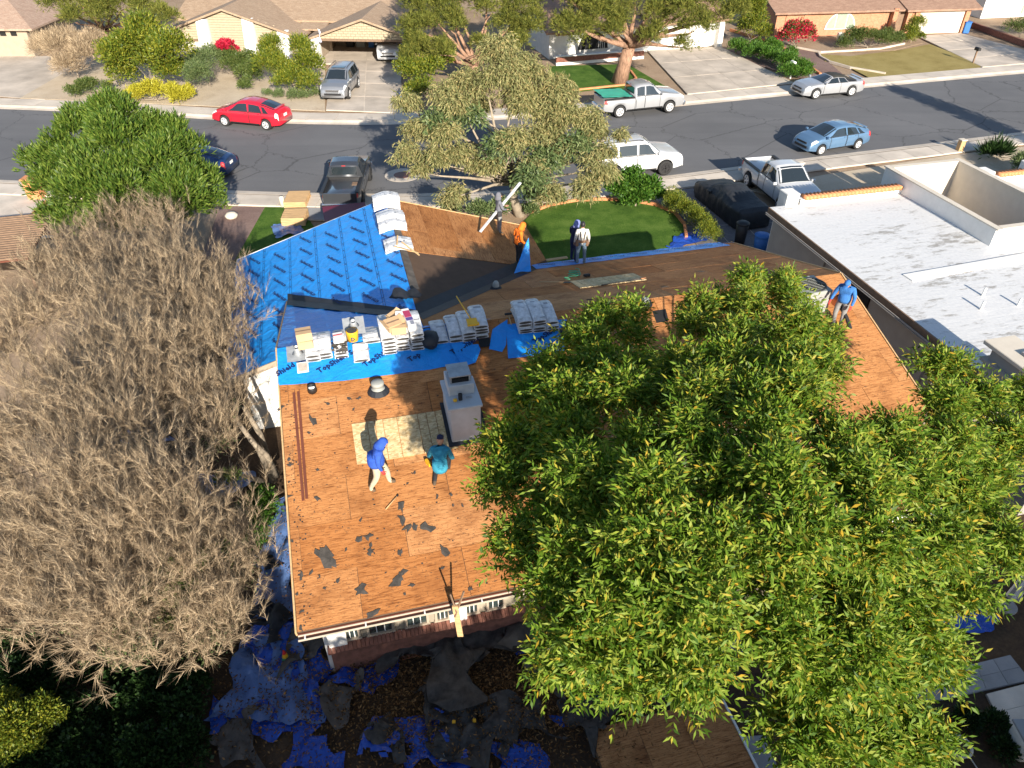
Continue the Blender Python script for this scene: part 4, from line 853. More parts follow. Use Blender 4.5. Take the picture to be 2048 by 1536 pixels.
dd = MB().box((21.17, 2.9, 1.2), (.08, 1.6, 2.2)).build('side_door', X['dark'], nb); MB().box((21.12, 3.75, 1.2), (.05, .08, 2.2)).build('door_frame', X['acgrey'], dd)
for v_ in (5.2, -1.2): MB().box((21.16, v_, 1.35), (.12, .3, 2.7)).build('pilaster', X['greystucco'], nb)

def far_house(name, label, o, rz): return thing(name, label, 'house', (o[0], o[1], 0), math.radians(rz))
def gable_roof(b, x0, x1, y0, y1, ez, az, t=.16, ov=.45):
    xm = (x0+x1)/2; k = (az-ez)/(xm-x0); e = ez-k*ov
    b.slab([(x0-ov, y0-ov, e), (xm, y0-ov, az), (xm, y1, az), (x0-ov, y1, e)], t); b.slab([(xm, y0-ov, az), (x1+ov, y0-ov, e), (x1+ov, y1, e), (xm, y1, az)], t)
def slope_roof(b, x0, x1, y0, y1, ez, pitch, t=.16, ov=.5): b.slab([(x0-ov, y0-ov, ez-pitch*ov), (x1+ov, y0-ov, ez-pitch*ov), (x1+ov, y1, ez+pitch*(y1-y0)), (x0-ov, y1, ez+pitch*(y1-y0))], t)
XZ = lambda y: Matrix(((1, 0, 0, 0), (0, 0, -1, y), (0, 1, 0, 0), (0, 0, 0, 1)))
# tan house with two gables and an open garage
hA = far_house('gabled_house', 'tan house with two gables, white pillars and an open garage', (-17, 67.1), -4)
r = MB(); gable_roof(r, -13.4, -1.3, .6, 14, 2.25, 4.25); gable_roof(r, 0, 9.2, 0, 14, 2.25, 3.75); slope_roof(r, -13.4, 11, 4.2, 20, 2.75, .30, ov=.2); r.slab([(-1.8, 2.4, 2.32), (.5, 2.4, 2.32), (.5, 5, 2.75), (-1.8, 5, 2.75)], .12); r.build('roof', X['shA'], hA)
w = MB(); w.prism([(-13.4, 0), (-1.3, 0), (-1.3, 2.2), (-7.35, 4.1), (-13.4, 2.2)], .2, XZ(.9)); w.box((-7.35, 6, 1.1), (12, 9.8, 2.2)); w.prism([(0, 2.05), (9.2, 2.05), (9.2, 2.2), (4.6, 3.6), (0, 2.2)], .2, XZ(.3))
w.box((.3, .2, 1.1), (.6, .3, 2.2)); w.box((8.9, .2, 1.1), (.6, .3, 2.2)); w.box((.0, 3.5, 1.1), (.2, 6.5, 2.2)); w.box((9.2, 3.5, 1.1), (.2, 6.5, 2.2)); w.box((4.6, 6.8, 1.1), (9.2, .2, 2.2)); w.box((-.4, 4.5, 1.1), (1.6, .2, 2.2)); w.build('wall', X['tan'], hA)
MB().box((4.6, 3.3, .05), (8.9, 6.4, .1)).build('garage_floor', X['conc2'], hA)
MB().box((4.6, .05, 2.0), (8.2, .16, .16)).build('garage_lintel', X['trim'], hA)
for x, z, s_, m in ((1.6, .4, .7, 'black'), (2.6, .45, .8, 'acgrey'), (3.6, .3, .5, 'bluep'), (4.3, .5, .9, 'black'), (5.2, .4, .7, 'trim')):
    tag(MB().box((0, 0, 0), (s_, .5, s_), bev=.03).build('storage_box', X[m], None, tuple((hA.matrix_basis if False else Matrix.Translation((-17, 67.1, 0)) @ Matrix.Rotation(math.radians(-4), 4, 'Z')) @ Vector((x, 6.2, .1+s_/2)))), {1.6: 'small black bin at the dark back wall of the open garage', 2.6: 'grey box stored at the back of the open garage', 3.6: 'blue box on the floor of the open garage', 4.3: 'tall black box at the back of the open garage', 5.2: 'brown box at the back of the open garage'}[x], 'box', 'things stored in the open garage')
for i, (x0, wd, hh) in enumerate(((-13.1, .9, 2.45), (-9.9, .95, 3.35), (-5.9, .95, 3.5), (-3.0, .95, 2.6), (0.0, .75, 2.25))):
    y_ = .62 if x0 < -.5 else .0; pb = MB(); pb.prism([(y_+.1, 0), (y_-.75, 0), (y_-.18, hh), (y_+.1, hh)], wd, Matrix(((0, 0, 1, x0), (1, 0, 0, 0), (0, 1, 0, 0), (0, 0, 0, 1)))); pb.build('pillar', X['white'], hA)
for x0, x1 in ((-12.1, -9.95), (-8.9, -5.95), (-4.9, -3.05)):
    z = 1.75 if x0 != -8.9 else .3; lim = lambda x: 2.2 + (6.05-abs(x+7.35))*.314
    while z < 3.9:
        a_, c_ = max(x0, -7.35-(4.05-z)/.314), min(x1, -7.35+(4.05-z)/.314)
        if c_-a_ > .3: MB().box(((a_+c_)/2, .67, z+.1), (c_-a_, .05, .185), bev=.012).build('siding_course', X['block'], hA)
        z += .2
for x0, x1 in ((-12.1, -9.95), (-4.9, -3.05)):
    f = MB().box(((x0+x1)/2, .66, 1.65), (x1-x0, .08, .16)).build('window', X['trim'], hA); MB().box(((x0+x1)/2, .67, .85), (x1-x0, .05, 1.4)).build('window_shade', X['cream'], f)
BK = MB().box((0, 0, 0), (.39, .06, .185), bev=.015).mesh('block', X['block']); z = 2.18; k = 0
while z < 3.4:
    x = .2 + (k % 2)*.2
    while x < 9.0:
        if z+.1 < 2.2+(4.6-abs(x-4.6))*.30: link('block', BK, hA, M=Matrix.Translation((x, .06, z)))
        x += .405
    z += .2; k += 1
MB().box((.35, -.82, 1.95), (.12, .14, .2)).build('wall_lamp', X['black'], hA)
dr = MB().box((-.6, 4.36, 1.0), (.9, .06, 2.0)).build('front_door', simple('orange_door', (.42, .14, .03), .5), hA)
fl = thing('flag', 'small pale flag on a short pole at the garage gable', 'flag', tuple(Matrix.Translation((-17, 67.1, 0)) @ Matrix.Rotation(math.radians(-4), 4, 'Z') @ Vector((.9, -.2, 2.0))))
MB().tube([(0, 0, 0), (.1, -.9, 1.1)], .025, 6).build('pole', X['whitep'], fl)
fb = MB(); fb.smooth = True
for i in range(5): fb.add([(.1+.06*math.sin(i), -.9+.02*i, 1.05-.2*i), (.22+.08*math.sin(i*1.7), -.85, 1.02-.2*i), (.2+.08*math.sin(i*1.7+1.7), -.85, .82-.2*i), (.1+.06*math.sin(i+1), -.9+.02*(i+1), .85-.2*i)], [(0, 1, 2, 3)])
fb.build('cloth', simple('flag_cloth', (.5, .5, .62), .8, .3, 9), fl)
# white house behind the big pine
hB = far_house('white_house', 'white house with dark arched window and wide garage behind the pine', (3.4, 68.4), 17)
w = MB(); w.box((4.8, 3.5, 1.15), (9.6, 6, 2.3)); w.box((13.2, 3.7, 1.2), (7.4, 6, 2.4)); w.box((16.6, .5, 1.2), (.5, .9, 2.4)); w.build('wall', X['white'], hB)
r = MB(); slope_roof(r, 0, 9.3, .4, 8, 2.45, .33); slope_roof(r, 9.6, 17, .4, 8, 2.55, .33); r.build('roof', X['shC'], hB)
af = MB(); arc = [(2.7+1.4+1.4*math.cos(a), .62+1.42*math.sin(a)) for a in np.linspace(0, math.pi, 17)]; af.prism([(p[0], p[1]) for p in arc], .1, XZ(.48)); aw = af.build('arched_window', X['dark'], hB)
for i in range(4): MB().box((4.6+.18*i, .36, .95), (.03, .03, .65)).build('window_bar', X['whitep'], aw)
for x0, x1 in ((.6, 2.2), (6.2, 7.6)): MB().box(((x0+x1)/2, .44, 2.02), (x1-x0, .12, .26)).build('brick_lintel', X['brick'], hB)
gd = MB()
for k in range(4): gd.box((12.9, .665, .32+.53*k), (6.0, .06, .515), bev=.02)
gd.build('garage_door', X['whitep'], hB)
pw = thing('planter_wall', 'low red brick planter wall with white base and cap in front of the white house', 'wall', (3.4, 68.4, 0), math.radians(17))
MB().box((4.0, -1.55, .12), (8.2, .34, .24)).build('base', X['white'], pw); bw = MB().box((4.0, -1.55, .45), (8.2, .26, .42)).build('brick_course', X['brick'], pw); MB().box((4.0, -1.50, .70), (8.3, .36, .08)).build('cap', X['white'], pw)
BR2 = MB().box((0, 0, 0), (.10, .06, .40), bev=.01).mesh('brick', X['brick'])
for i in range(74): link('brick', BR2, bw, M=Matrix.Translation((-.02+i*.11, -1.70, .45)))
# brick house
hC = far_house('brick_house', 'orange brick house with arched window and cream garage door', (25.4, 76.6), 7.7)
w = MB(); w.box((6.6, 4.5, 1.2), (13.2, 8, 2.4)); w.box((16.6, 4.4, 1.2), (5.8, 8.6, 2.4)); w.build('wall', X['brickO'], hC)
r = MB(); slope_roof(r, 0, 12.6, .4, 9, 2.45, .30); slope_roof(r, 13.2, 20.0, 0, 9.4, 2.45, .30); r.build('roof', X['shC'], hC)
for x in (11.8, 13.3, 14.1, 19.4): MB().box((x, .15, 1.2), (.45, .5, 2.4)).build('pillar', X['brickO'], hC)
MB().box((12.6, .42, 1.1), (1.1, .08, 2.1)).build('front_door', X['trim'], hC)
gd = MB()
for k in range(4): gd.box((16.75, .07, .30+.53*k), (4.7, .06, .515), bev=.02)
gd.build('garage_door', X['cream'], hC)
arc = [(6.6+1.55*math.cos(a), .62+1.55*math.sin(a)) for a in np.linspace(0, math.pi, 17)]; aw = MB().prism(arc, .1, XZ(.49)).build('arched_window', X['whitep'], hC)
for x0, x1 in ((5.2, 6.0), (6.1, 7.1), (7.2, 8.0)):
    pts = [(x0, .70), (x1, .70)] + [(x1+(x0-x1)*i/6, .62+math.sqrt(max(.05, 1.45**2-(x1+(x0-x1)*i/6-6.6)**2))) for i in range(7)]; MB().prism(pts, .05, XZ(.40)).build('pane', simple('pale_green_glass', (.30, .36, .28), .15), aw)
for x0 in (1.3, 3.1):
    arc = [(x0+.4*math.cos(a), 1.75+.4*math.sin(a)) for a in np.linspace(0, math.pi, 9)] + [(x0-.4, .9), (x0+.4, .9)]; MB().prism(arc, .06, XZ(.48)).build('niche', X['brickO'], hC)
for x in (4.8, 6.0): tag(MB().box((0, 0, .35), (.55, .5, .7), bev=.05).build('patio_chair', X['whitep'], None, tuple(hC.location+Vector((x+1.2, -.6, 0)))), 'white patio chair under the arched window, ' + ('left' if x < 5 else 'right') + ' one of two', 'chair', 'white patio chairs under the arched window')
# pink roofed house far left, grey house far right
hD = far_house('tan_house', 'tan house with pinkish hip roof at the far left corner', (-58, 69.8), 0)
w = MB(); w.box((7, 4, 1.2), (17, 8, 2.4)); w.build('wall', X['tan'], hD); r = MB(); r.slab([(-2, -.6, 2.4), (16.4, -.6, 2.4), (11.5, 5, 4.4), (-2, 5, 4.4)], .15); r.slab([(16.4, -.6, 2.4), (16.4, 10, 2.4), (11.5, 5, 4.4)], .15); r.build('roof', X['shD'], hD)
for i in range(6): MB().box((9.6+i*.95, -.02, 1.95), (.5, .1, .42)).build('window', X['dark'], hD)
hE = far_house('grey_house', 'pale grey house with green shuttered end at the top right corner', (49.5, 86), 10)
w = MB(); w.box((5, 4, 1.3), (9, 8, 2.6)); w.prism([(.5, 2.6), (9.5, 2.6), (5, 4.2)], .2, XZ(.2)); w.build('wall', X['white'], hE); r = MB(); gable_roof(r, .5, 9.5, 0, 9, 2.6, 4.2); r.build('roof', X['shA'], hE)
MB().box((6, -.05, 1.2), (1.6, .1, 1.6)).build('shutter', X['olivegreen'] if False else simple('sage_shutter', (.30, .40, .30), .6), hE)
# neighbour on the left, mostly hidden by the dead tree
hL = far_house('ribbed_carport', 'brown ribbed metal carport roof beyond the dead tree', (-24.2, 28.2), 14)
pl = MB().box((0, 0, 2.35), (8, 4.6, .06)).build('roof', X['dripedge'], hL)
for i in range(20): MB().box((0, -2.2+i*.23, 2.42), (8, .07, .08)).build('roof_rib', X['trim'], pl)
for x in (-3.8, 3.8):
    for y in (-2.1, 2.1): MB().box((x, y, 1.16), (.12, .12, 2.32)).build('post', X['trim'], hL)
pr = thing('gate_pillar', 'orange stucco pillar with black lantern beside the round green tree', 'pillar', tuple(G(76, 396)))
MB().box((0, 0, .55), (.75, .6, 1.1), bev=.02).build('shaft', X['terra'], pr); MB().box((0, 0, 1.13), (.85, .7, .1), bev=.02).build('cap', X['terra'], pr)
lm = MB(); lm.lathe([(.05, 1.17), (.04, 1.3), (.12, 1.34), (.14, 1.5), (.05, 1.58), (.01, 1.62)], 8); lm.build('lantern', X['black'], pr)
gwall = thing('garden_wall', 'low red brown garden wall beside the grey house driveway', 'wall', (0, 0, 0))
p, q = G(1935, 52), G(2080, 105); MB().beam(p+Vector((0, 0, .25)), q+Vector((0, 0, .25)), .25, .5).build('wall', X['brick'], gwall)
gw2 = thing('path_kerb', 'long pinkish kerb edging the red gravel beside the ground cover', 'edging', (0, 0, 0))
for a, c in (((1460, 62), (1555, 92)), ((1555, 92), (1640, 152))): p, q = G(*a), G(*c); MB().beam(p+Vector((0, 0, .12)), q+Vector((0, 0, .12)), .18, .24).build('kerb', X['terra'], gw2)
ed = MB(); EP = [(1556, 82), (1590, 97), (1640, 107), (1700, 104), (1760, 100), (1808, 90)]
for a, c in zip(EP[:-1], EP[1:]): p, q = G(*a), G(*c); ed.beam(p+Vector((0, 0, .1)), q+Vector((0, 0, .1)), .14, .2)
EP = [(1636, 108), (1640, 116), (1658, 126), (1700, 138), (1770, 150)]
for a, c in zip(EP[:-1], EP[1:]): p, q = G(*a), G(*c); ed.beam(p+Vector((0, 0, .1)), q+Vector((0, 0, .1)), .14, .2)
tag(ed.build('lawn_edging', X['kerb']), 'cream curved edging round the dry lawn of the brick house', 'edging')
EP = [(1105, 188), (1200, 178), (1256, 172), (1272, 160), (1262, 146), (1246, 138)]; ed = MB()
for a, c in zip(EP[:-1], EP[1:]): p, q = G(*a), G(*c); ed.beam(p+Vector((0, 0, .1)), q+Vector((0, 0, .1)), .16, .2)
tag(ed.build('lawn_edging', X['terra']), 'pinkish edging round the pine and lawn of the white house', 'edging')

# ------------------------------------------------------------------ vehicles (x forward, y left)
class Car:
    def __init__(s, L, W, top, belt, wt, wheels, sill=.26, ra=.37, rw=.33, taper=.14):
        s.L, s.W, s.top, s.belt, s.wt, s.wh, s.sill, s.ra, s.rw, s.taper = L, W, top, belt, wt, wheels, sill, ra, rw, taper
        s.tx = [p[0] for p in top]; s.tz = [p[1] for p in top]; s.wx = [p[0] for p in wt]; s.wz = [p[1] for p in wt]
    def half(s, x):
        e = max(0, abs(x)-(s.L/2-.75))/.75; return s.W/2*(1-s.taper*e*e)
    def zb(s, x):
        z = s.sill + .06*max(0, abs(x)-(s.L/2-.5))/.5
        for xw in s.wh:
            d = abs(x-xw)
            if d < s.ra: z = max(z, s.rw+math.sqrt(s.ra**2-d*d))
        return z
    def ring(s, x):
        zt = float(np.interp(x, s.tx, s.tz)); w = s.half(x); b = min(s.belt, zt-.05); z0 = min(s.zb(x), b-.14); wt = min(float(np.interp(x, s.wx, s.wz)), w-.06)
        k = (zt-b); up = min(.09, k*.4)
        return [(w-.05, z0), (w, z0+(b-z0)*.40), (w-.012, b-.09), (w-.05, b), (wt+.035, zt-up), (wt-.07, zt-up*.12), (0, zt+.02)]
    def pt(s, x, t, sd=1):
        R_ = s.ring(x); i = min(int(t), 5); f = t-i; return Vector((x, sd*(R_[i][0]*(1-f)+R_[i+1][0]*f), R_[i][1]*(1-f)+R_[i+1][1]*f))
    def off(s, x, t, sd, d):
        e = .02; p = s.pt(x, t, sd); n = (s.pt(min(x+e, s.L/2), t, sd)-s.pt(max(x-e, -s.L/2), t, sd)).cross(s.pt(x, min(t+e, 6), sd)-s.pt(x, max(t-e, 0), sd))
        if n.length < 1e-8: return p
        n.normalize()
        if n.y*sd < 0 and abs(n.y) > .2 or (n.z < 0 and abs(n.y) <= .2): n = -n
        return p + n*d
    def body(s, x0=None, x1=None, tmax=6):
        x0 = -s.L/2 if x0 is None else x0; x1 = s.L/2 if x1 is None else x1
        xs = sorted(set(list(np.linspace(x0, x1, int((x1-x0)/.07))) + [xw+s.ra*math.cos(a) for xw in s.wh for a in np.linspace(0, math.pi, 13) if x0 < xw+s.ra*math.cos(a) < x1] + [x for x in s.tx if x0 < x < x1]))
        b = MB(); b.smooth = True; ts = [0, .5, 1, 1.5, 2, 2.5, 3, 3.5, 4, 4.5, 5, 5.5, 6]; ts = [t for t in ts if t <= tmax]
        full = [(t, 1) for t in ts] + [(t, -1) for t in reversed(ts) if t < 6]; n = len(full)
        vs = [s.pt(x, t, sd) for x in xs for t, sd in full]; fs = [(i*n+j, i*n+j+1, (i+1)*n+j+1, (i+1)*n+j) for i in range(len(xs)-1) for j in range(n-1)]
        if tmax == 6: fs += [tuple(range(n-1, -1, -1)), tuple((len(xs)-1)*n+j for j in range(n))]
        b.add(vs, fs); b.smooth = False
        b.box((0, 0, s.sill+.12), (s.L-.5, s.W-.42, .2)); return b
    def patch(s, xa, xb, t0, t1, d=.006, sides=(1, -1), nx=8, ny=4):
        "xa, xb: (x at t0, x at t1)"
        b = MB(); b.smooth = True
        for sd in sides:
            vs = []
            for i in range(nx+1):
                for j in range(ny+1):
                    f = j/ny; x0 = xa[0]*(1-f)+xa[1]*f; x1 = xb[0]*(1-f)+xb[1]*f; vs.append(s.off(x0+(x1-x0)*i/nx, t0+(t1-t0)*f, sd, d))
            b.add(vs, [(i*(ny+1)+j, i*(ny+1)+j+1, (i+1)*(ny+1)+j+1, (i+1)*(ny+1)+j) for i in range(nx) for j in range(ny)])
        return b
def wheel_meshes(r, w, dark=False):
    M = Matrix.Rotation(math.pi/2, 4, 'X'); b = MB(); b.smooth = True
    b.lathe([(r*.60, -w*.3), (r*.62, -w/2), (r*.9, -w/2), (r, -w*.3), (r, w*.3), (r*.9, w/2), (r*.62, w/2), (r*.60, w*.3)], 22, M); ty = b.mesh('wheel', X['rubber'])
    b = MB(); b.lathe([(.03, -w*.34), (r*.58, -w*.36), (r*.60, -w*.52), (r*.655, -w*.50), (r*.655, w*.50), (r*.60, w*.52), (r*.58, w*.36), (.03, w*.34)], 20, M); hub = r*.62; b.mi = 1; [b.add([M @ Vector((rr_*math.cos(2*math.pi*k/20), rr_*math.sin(2*math.pi*k/20), zz_)) for rr_ in (r*.55, r*.66) for k in range(20)], [(k, (k+1) % 20, 20+(k+1) % 20, 20+k) for k in range(20)]) for zz_ in (w*.535, -w*.535)]
    for sgn in (1, -1):
        for k in range(5):
            a = 2*math.pi*k/5; R = Matrix.Rotation(a, 3, 'Y'); b.box(R @ Vector((hub*.5, sgn*w*.44, 0)), (hub*.98, .03, hub*.34), R=R)
    rm = b.mesh('rim', [X['black'] if dark else X['rimdark'], X['black'] if dark else X['alloy']]); return ty, rm
def wheels(c, t, r, w=.21, dark=False):
    ty, rm = wheel_meshes(r, w, dark)
    for x in c.wh:
        for sd in (1, -1):
            wo = link('wheel', ty, t, (x, sd*(c.W/2-.10), r)); link('rim', rm, wo)
            MB().lathe([(c.ra-.01, -.02), (c.ra-.01, .02), (.02, .021)], 18, Matrix.Translation((x, sd*(c.W/2-.30), c.rw)) @ Matrix.Rotation(math.pi/2, 4, 'X')).build('wheel_well', X['dark'], t)
def place(f, r, wb, W, near_left, label, name, cat='car', group=None):
    f, r = Vector((*f, 0)), Vector((*r, 0)); h = (f-r); s = h.length/wb; h.normalize(); left = Vector((-h.y, h.x, 0)); c = (f+r)/2 + left*(W/2-.1)*s*(-1 if near_left else 1)
    t = thing(name, label, cat, tuple(c), math.atan2(h.y, h.x), group); t.scale = (s, s, s); return t
def common(c, t, pm, glass=True, ws=None, rw=None, sides=(), doors=(), head='headlight', tail=None, plate=True, tl=('red',), hl=.74, hz=None):
    if ws: c.patch((ws[1], ws[1]), (ws[0], ws[0]), 4.35, 6, .006).build('windshield', X['glass'], t)
    if rw: c.patch((rw[0], rw[0]), (rw[1], rw[1]), 4.4, 6, .006).build('rear_window', X['glass'], t)
    for a in sides:
        for sd in (1, -1): c.patch((a[0], a[1]), (a[2], a[3]), 3.08, 3.93, .006, (sd,)).build('side_window', X['glass'], t)
    for x0, x1 in doors:
        for sd in (1, -1):
            d = c.patch((x0, x0), (x1, x1), .35, 2.9, .007, (sd,), 6, 5).build('door', pm, t); p = c.off(x0+.14, 2.35, sd, .03); MB().box(p, (.17, .035, .035), bev=.01).build('handle', pm, d)
            for xx in (x0, x1): c.patch((xx-.012, xx-.012), (xx+.012, xx+.012), .35, 2.95, .010, (sd,), 1, 5).build('door_gap', X['black'], d)
    if c.wh:
        for sd in (1, -1): c.patch((c.wh[1]+c.ra+.03,)*2, (c.wh[0]-c.ra-.03,)*2, 0.0, .28, .008, (sd,)).build('sill_cladding', X['black'], t)
        if sides:
            xa = min(a[0] for a in sides); xb = max(a[2] for a in sides)
            for sd in (1, -1): c.patch((xa-.02, xa-.02), (xb+.05, xb+.02), 2.96, 3.07, .009, (sd,), 8, 1).build('window_seal', X['black'], t)
    for sd in (1, -1):
        p = c.off(c.L/2-.22, 2.6, sd, 0); c.patch((c.L/2-.5, c.L/2-.42), (c.L/2-.10, c.L/2-.14), 2.2, 3.9, .01, (sd,), 4, 3).build(head, simple('lamp_glass', (.72, .74, .76), .12, .05), t)
        c.patch((-c.L/2+.02, -c.L/2+.06), (-c.L/2+.22, -c.L/2+.22), 1.6, 3.3, .01, (sd,), 3, 3).build('tail_light', X['red'] if tail is None else tail, t)
        p = c.off(ws[1]-.12 if ws else .6, 3.25, sd, 0); MB().box(p+Vector((0, sd*.13, .05)), (.12, .2, .14), bev=.03).build('mirror', pm, t)
    fx = c.L/2; MB().box((fx-.02, 0, c.sill+.20), (.06, c.W*.62, .14), bev=.02).build('lower_grille', X['black'], t); MB().box((fx-.03, 0, c.sill+.42), (.06, c.W*.48, .10), bev=.02).build('grille', X['black'], t)
    if plate: MB().box((-c.L/2-.006, 0, c.sill+.5), (.02, .32, .15)).build('number_plate', X['whitep'], t)
PRI = dict(L=4.45, W=1.73, belt=.94, wt=[(-2.2, .55), (-1.6, .56), (-.4, .60), (.3, .60), (1.15, .70), (2.2, .62)], wheels=(1.36, -1.34), ra=.36, rw=.31,
           top=[(-2.225, .62), (-2.19, .86), (-2.10, 1.06), (-1.9, 1.14), (-1.3, 1.33), (-.7, 1.45), (-.1, 1.49), (.25, 1.46), (.55, 1.36), (1.35, 1.02), (1.75, .93), (2.05, .80), (2.18, .66), (2.225, .48)])
def hatchback(f, r, nl, pm, label, tail):
    t = place(f, r, 2.70, 1.73, nl, label, 'hatchback_car', group='hatchbacks on the street'); c = Car(**PRI); c.body().build('body', pm, t)
    common(c, t, pm, ws=(.42, 1.28), rw=(-1.92, -1.05), sides=((-.28, -.22, .98, .42), (-1.20, -1.0, -.36, -.34), (-1.62, -1.30, -1.28, -1.12)), doors=((-.32, .82), (-1.15, -.36)), tail=tail); wheels(c, t, .31, .19)
    MB().box((-1.93, 0, 1.16), (.16, 1.05, .03), bev=.01).build('spoiler', pm, t); return t
hatchback((-19.62, 50.9), (-16.58, 50.06), True, paint('red_paint', (.50, .012, .03)), 'bright red hatchback driving along the far side of the street', X['whitep'])
hatchback((19.27, 45.32), (21.96, 46.39), True, paint('sky_blue_paint', (.11, .21, .35), .3), 'sky blue hatchback parked at the near kerb', X['red'])
SUV = dict(L=4.6, W=1.86, belt=1.08, sill=.32, wt=[(-2.3, .62), (-1.6, .66), (.3, .67), (1.15, .76), (2.3, .70)], wheels=(1.38, -1.31), ra=.41, rw=.36,
           top=[(-2.3, .70), (-2.27, 1.05), (-2.2, 1.2), (-1.95, 1.60), (-1.6, 1.68), (-.4, 1.70), (.25, 1.66), (.5, 1.56), (1.15, 1.18), (1.7, 1.10), (2.1, .98), (2.26, .80), (2.3, .5)])
def suv(loc, rz, sc, pm, label, name='suv', rails=True):
    t = thing(name, label, 'car', loc, rz); t.scale = (sc,)*3; c = Car(**SUV); c.body().build('body', pm, t)
    common(c, t, pm, ws=(.36, 1.12), rw=(-2.2, -1.92), sides=((-.2, -.16, .9, .42), (-1.15, -1.1, -.28, -.26), (-1.85, -1.7, -1.22, -1.18)), doors=((-.25, .85), (-1.1, -.28))); wheels(c, t, .36, .22)
    if rails:
        for sd in (1, -1): MB().tube([(.2, sd*.62, 1.70), (0, sd*.62, 1.76), (-1.5, sd*.62, 1.74), (-1.7, sd*.62, 1.68)], .02, 6).build('roof_rail', X['black'], t)
        MB().box((-.05, 0, 1.715), (.5, .9, .012)).build('sunroof', X['glass'], t)
    b_ = MB()
    for k in range(4): b_.box((2.30, 0, .80-.055*k), (.03, 1.0-.05*k, .022))
    b_.build('grille_slats', X['chrome'], t); return t
silv = paint('silver_grey_paint', (.30, .315, .34), .55); wpt = paint('white_car_paint', (.56, .57, .585))
suv((-13.05, 58.4, .1), math.atan2(-1, -.06), 1.10, silv, 'silver grey off-roader on the driveway facing the street')
suv((-10.7, 69.6, .1), math.atan2(-1, .02), 1.10, wpt, 'white off-roader nosing out of the open garage', rails=False)
# big white four wheel drive at the near kerb
TAH = dict(L=5.15, W=2.0, belt=1.20, sill=.36, wt=[(-2.6, .72), (-1.6, .74), (.4, .74), (1.2, .86), (2.6, .80)], wheels=(1.50, -1.45), ra=.47, rw=.40,
           top=[(-2.575, .75), (-2.56, 1.2), (-2.50, 1.4), (-2.34, 1.80), (-2.1, 1.88), (.25, 1.88), (.55, 1.80), (1.15, 1.30), (1.5, 1.26), (2.2, 1.16), (2.45, 1.02), (2.55, .8), (2.575, .55)])
dr_ = Vector((math.cos(.255), math.sin(.255))); f = Vector((8.95, 42.05)); rr_ = f-dr_*3.2
t = place(f, rr_, 2.95, 2.0, False, 'large white four wheel drive parked at the near kerb behind the olive tree', 'suv'); c = Car(**TAH); c.body().build('body', wpt, t)
common(c, t, wpt, ws=(.42, 1.14), rw=(-2.52, -2.32), sides=((-.1, -.08, .9, .48), (-1.2, -1.18, -.2, -.2), (-2.2, -2.1, -1.32, -1.3)), doors=((-.15, .85), (-1.1, -.2))); wheels(c, t, .40, .26, True)
for sd in (1, -1): MB().tube([(.2, sd*.66, 1.90), (0, sd*.66, 1.95), (-1.9, sd*.66, 1.94), (-2.1, sd*.66, 1.88)], .022, 6).build('roof_rail', X['black'], t)
# silver convertible
CAM = dict(L=4.84, W=1.92, belt=.98, sill=.24, wt=[(-2.4, .76), (-1.6, .70), (-.6, .56), (.2, .58), (1.0, .80), (2.4, .72)], wheels=(1.45, -1.40), ra=.40, rw=.36,
           top=[(-2.42, .66), (-2.38, .92), (-2.25, 1.02), (-1.75, 1.05), (-1.5, 1.10), (-.8, 1.32), (-.2, 1.38), (.15, 1.34), (.45, 1.24), (1.05, 1.02), (1.6, .97), (2.1, .88), (2.32, .72), (2.42, .48)])
t = place((22.83, 57.14), (25.79, 57.91), 2.85, 1.92, True, 'silver convertible with black soft top parked on the far side', 'convertible_car'); c = Car(**CAM); sp = paint('bright_silver_paint', (.40, .41, .43), .35); c.body().build('body', sp, t)
common(c, t, sp, ws=(.22, 1.0), sides=((-.25, -.2, .72, .3), (-.95, -.75, -.32, -.28)), doors=((-.4, .9),)); wheels(c, t, .36, .24)
c.patch((-1.75, -1.65), (.10, .16), 4.0, 6, .014, nx=12).build('soft_top', simple('soft_top_fabric', (.035, .034, .03), .85), t); c.patch((-1.7, -1.6), (-1.0, -.8), 3.1, 4.05, .014).build('soft_top_side', X['black'], t)
c.patch((-1.45, -1.4), (-1.05, -.95), 5.1, 6, .022).build('rear_window', X['glass'], t); MB().box((-2.25, 0, 1.07), (.2, 1.3, .04), bev=.015).build('spoiler', sp, t)
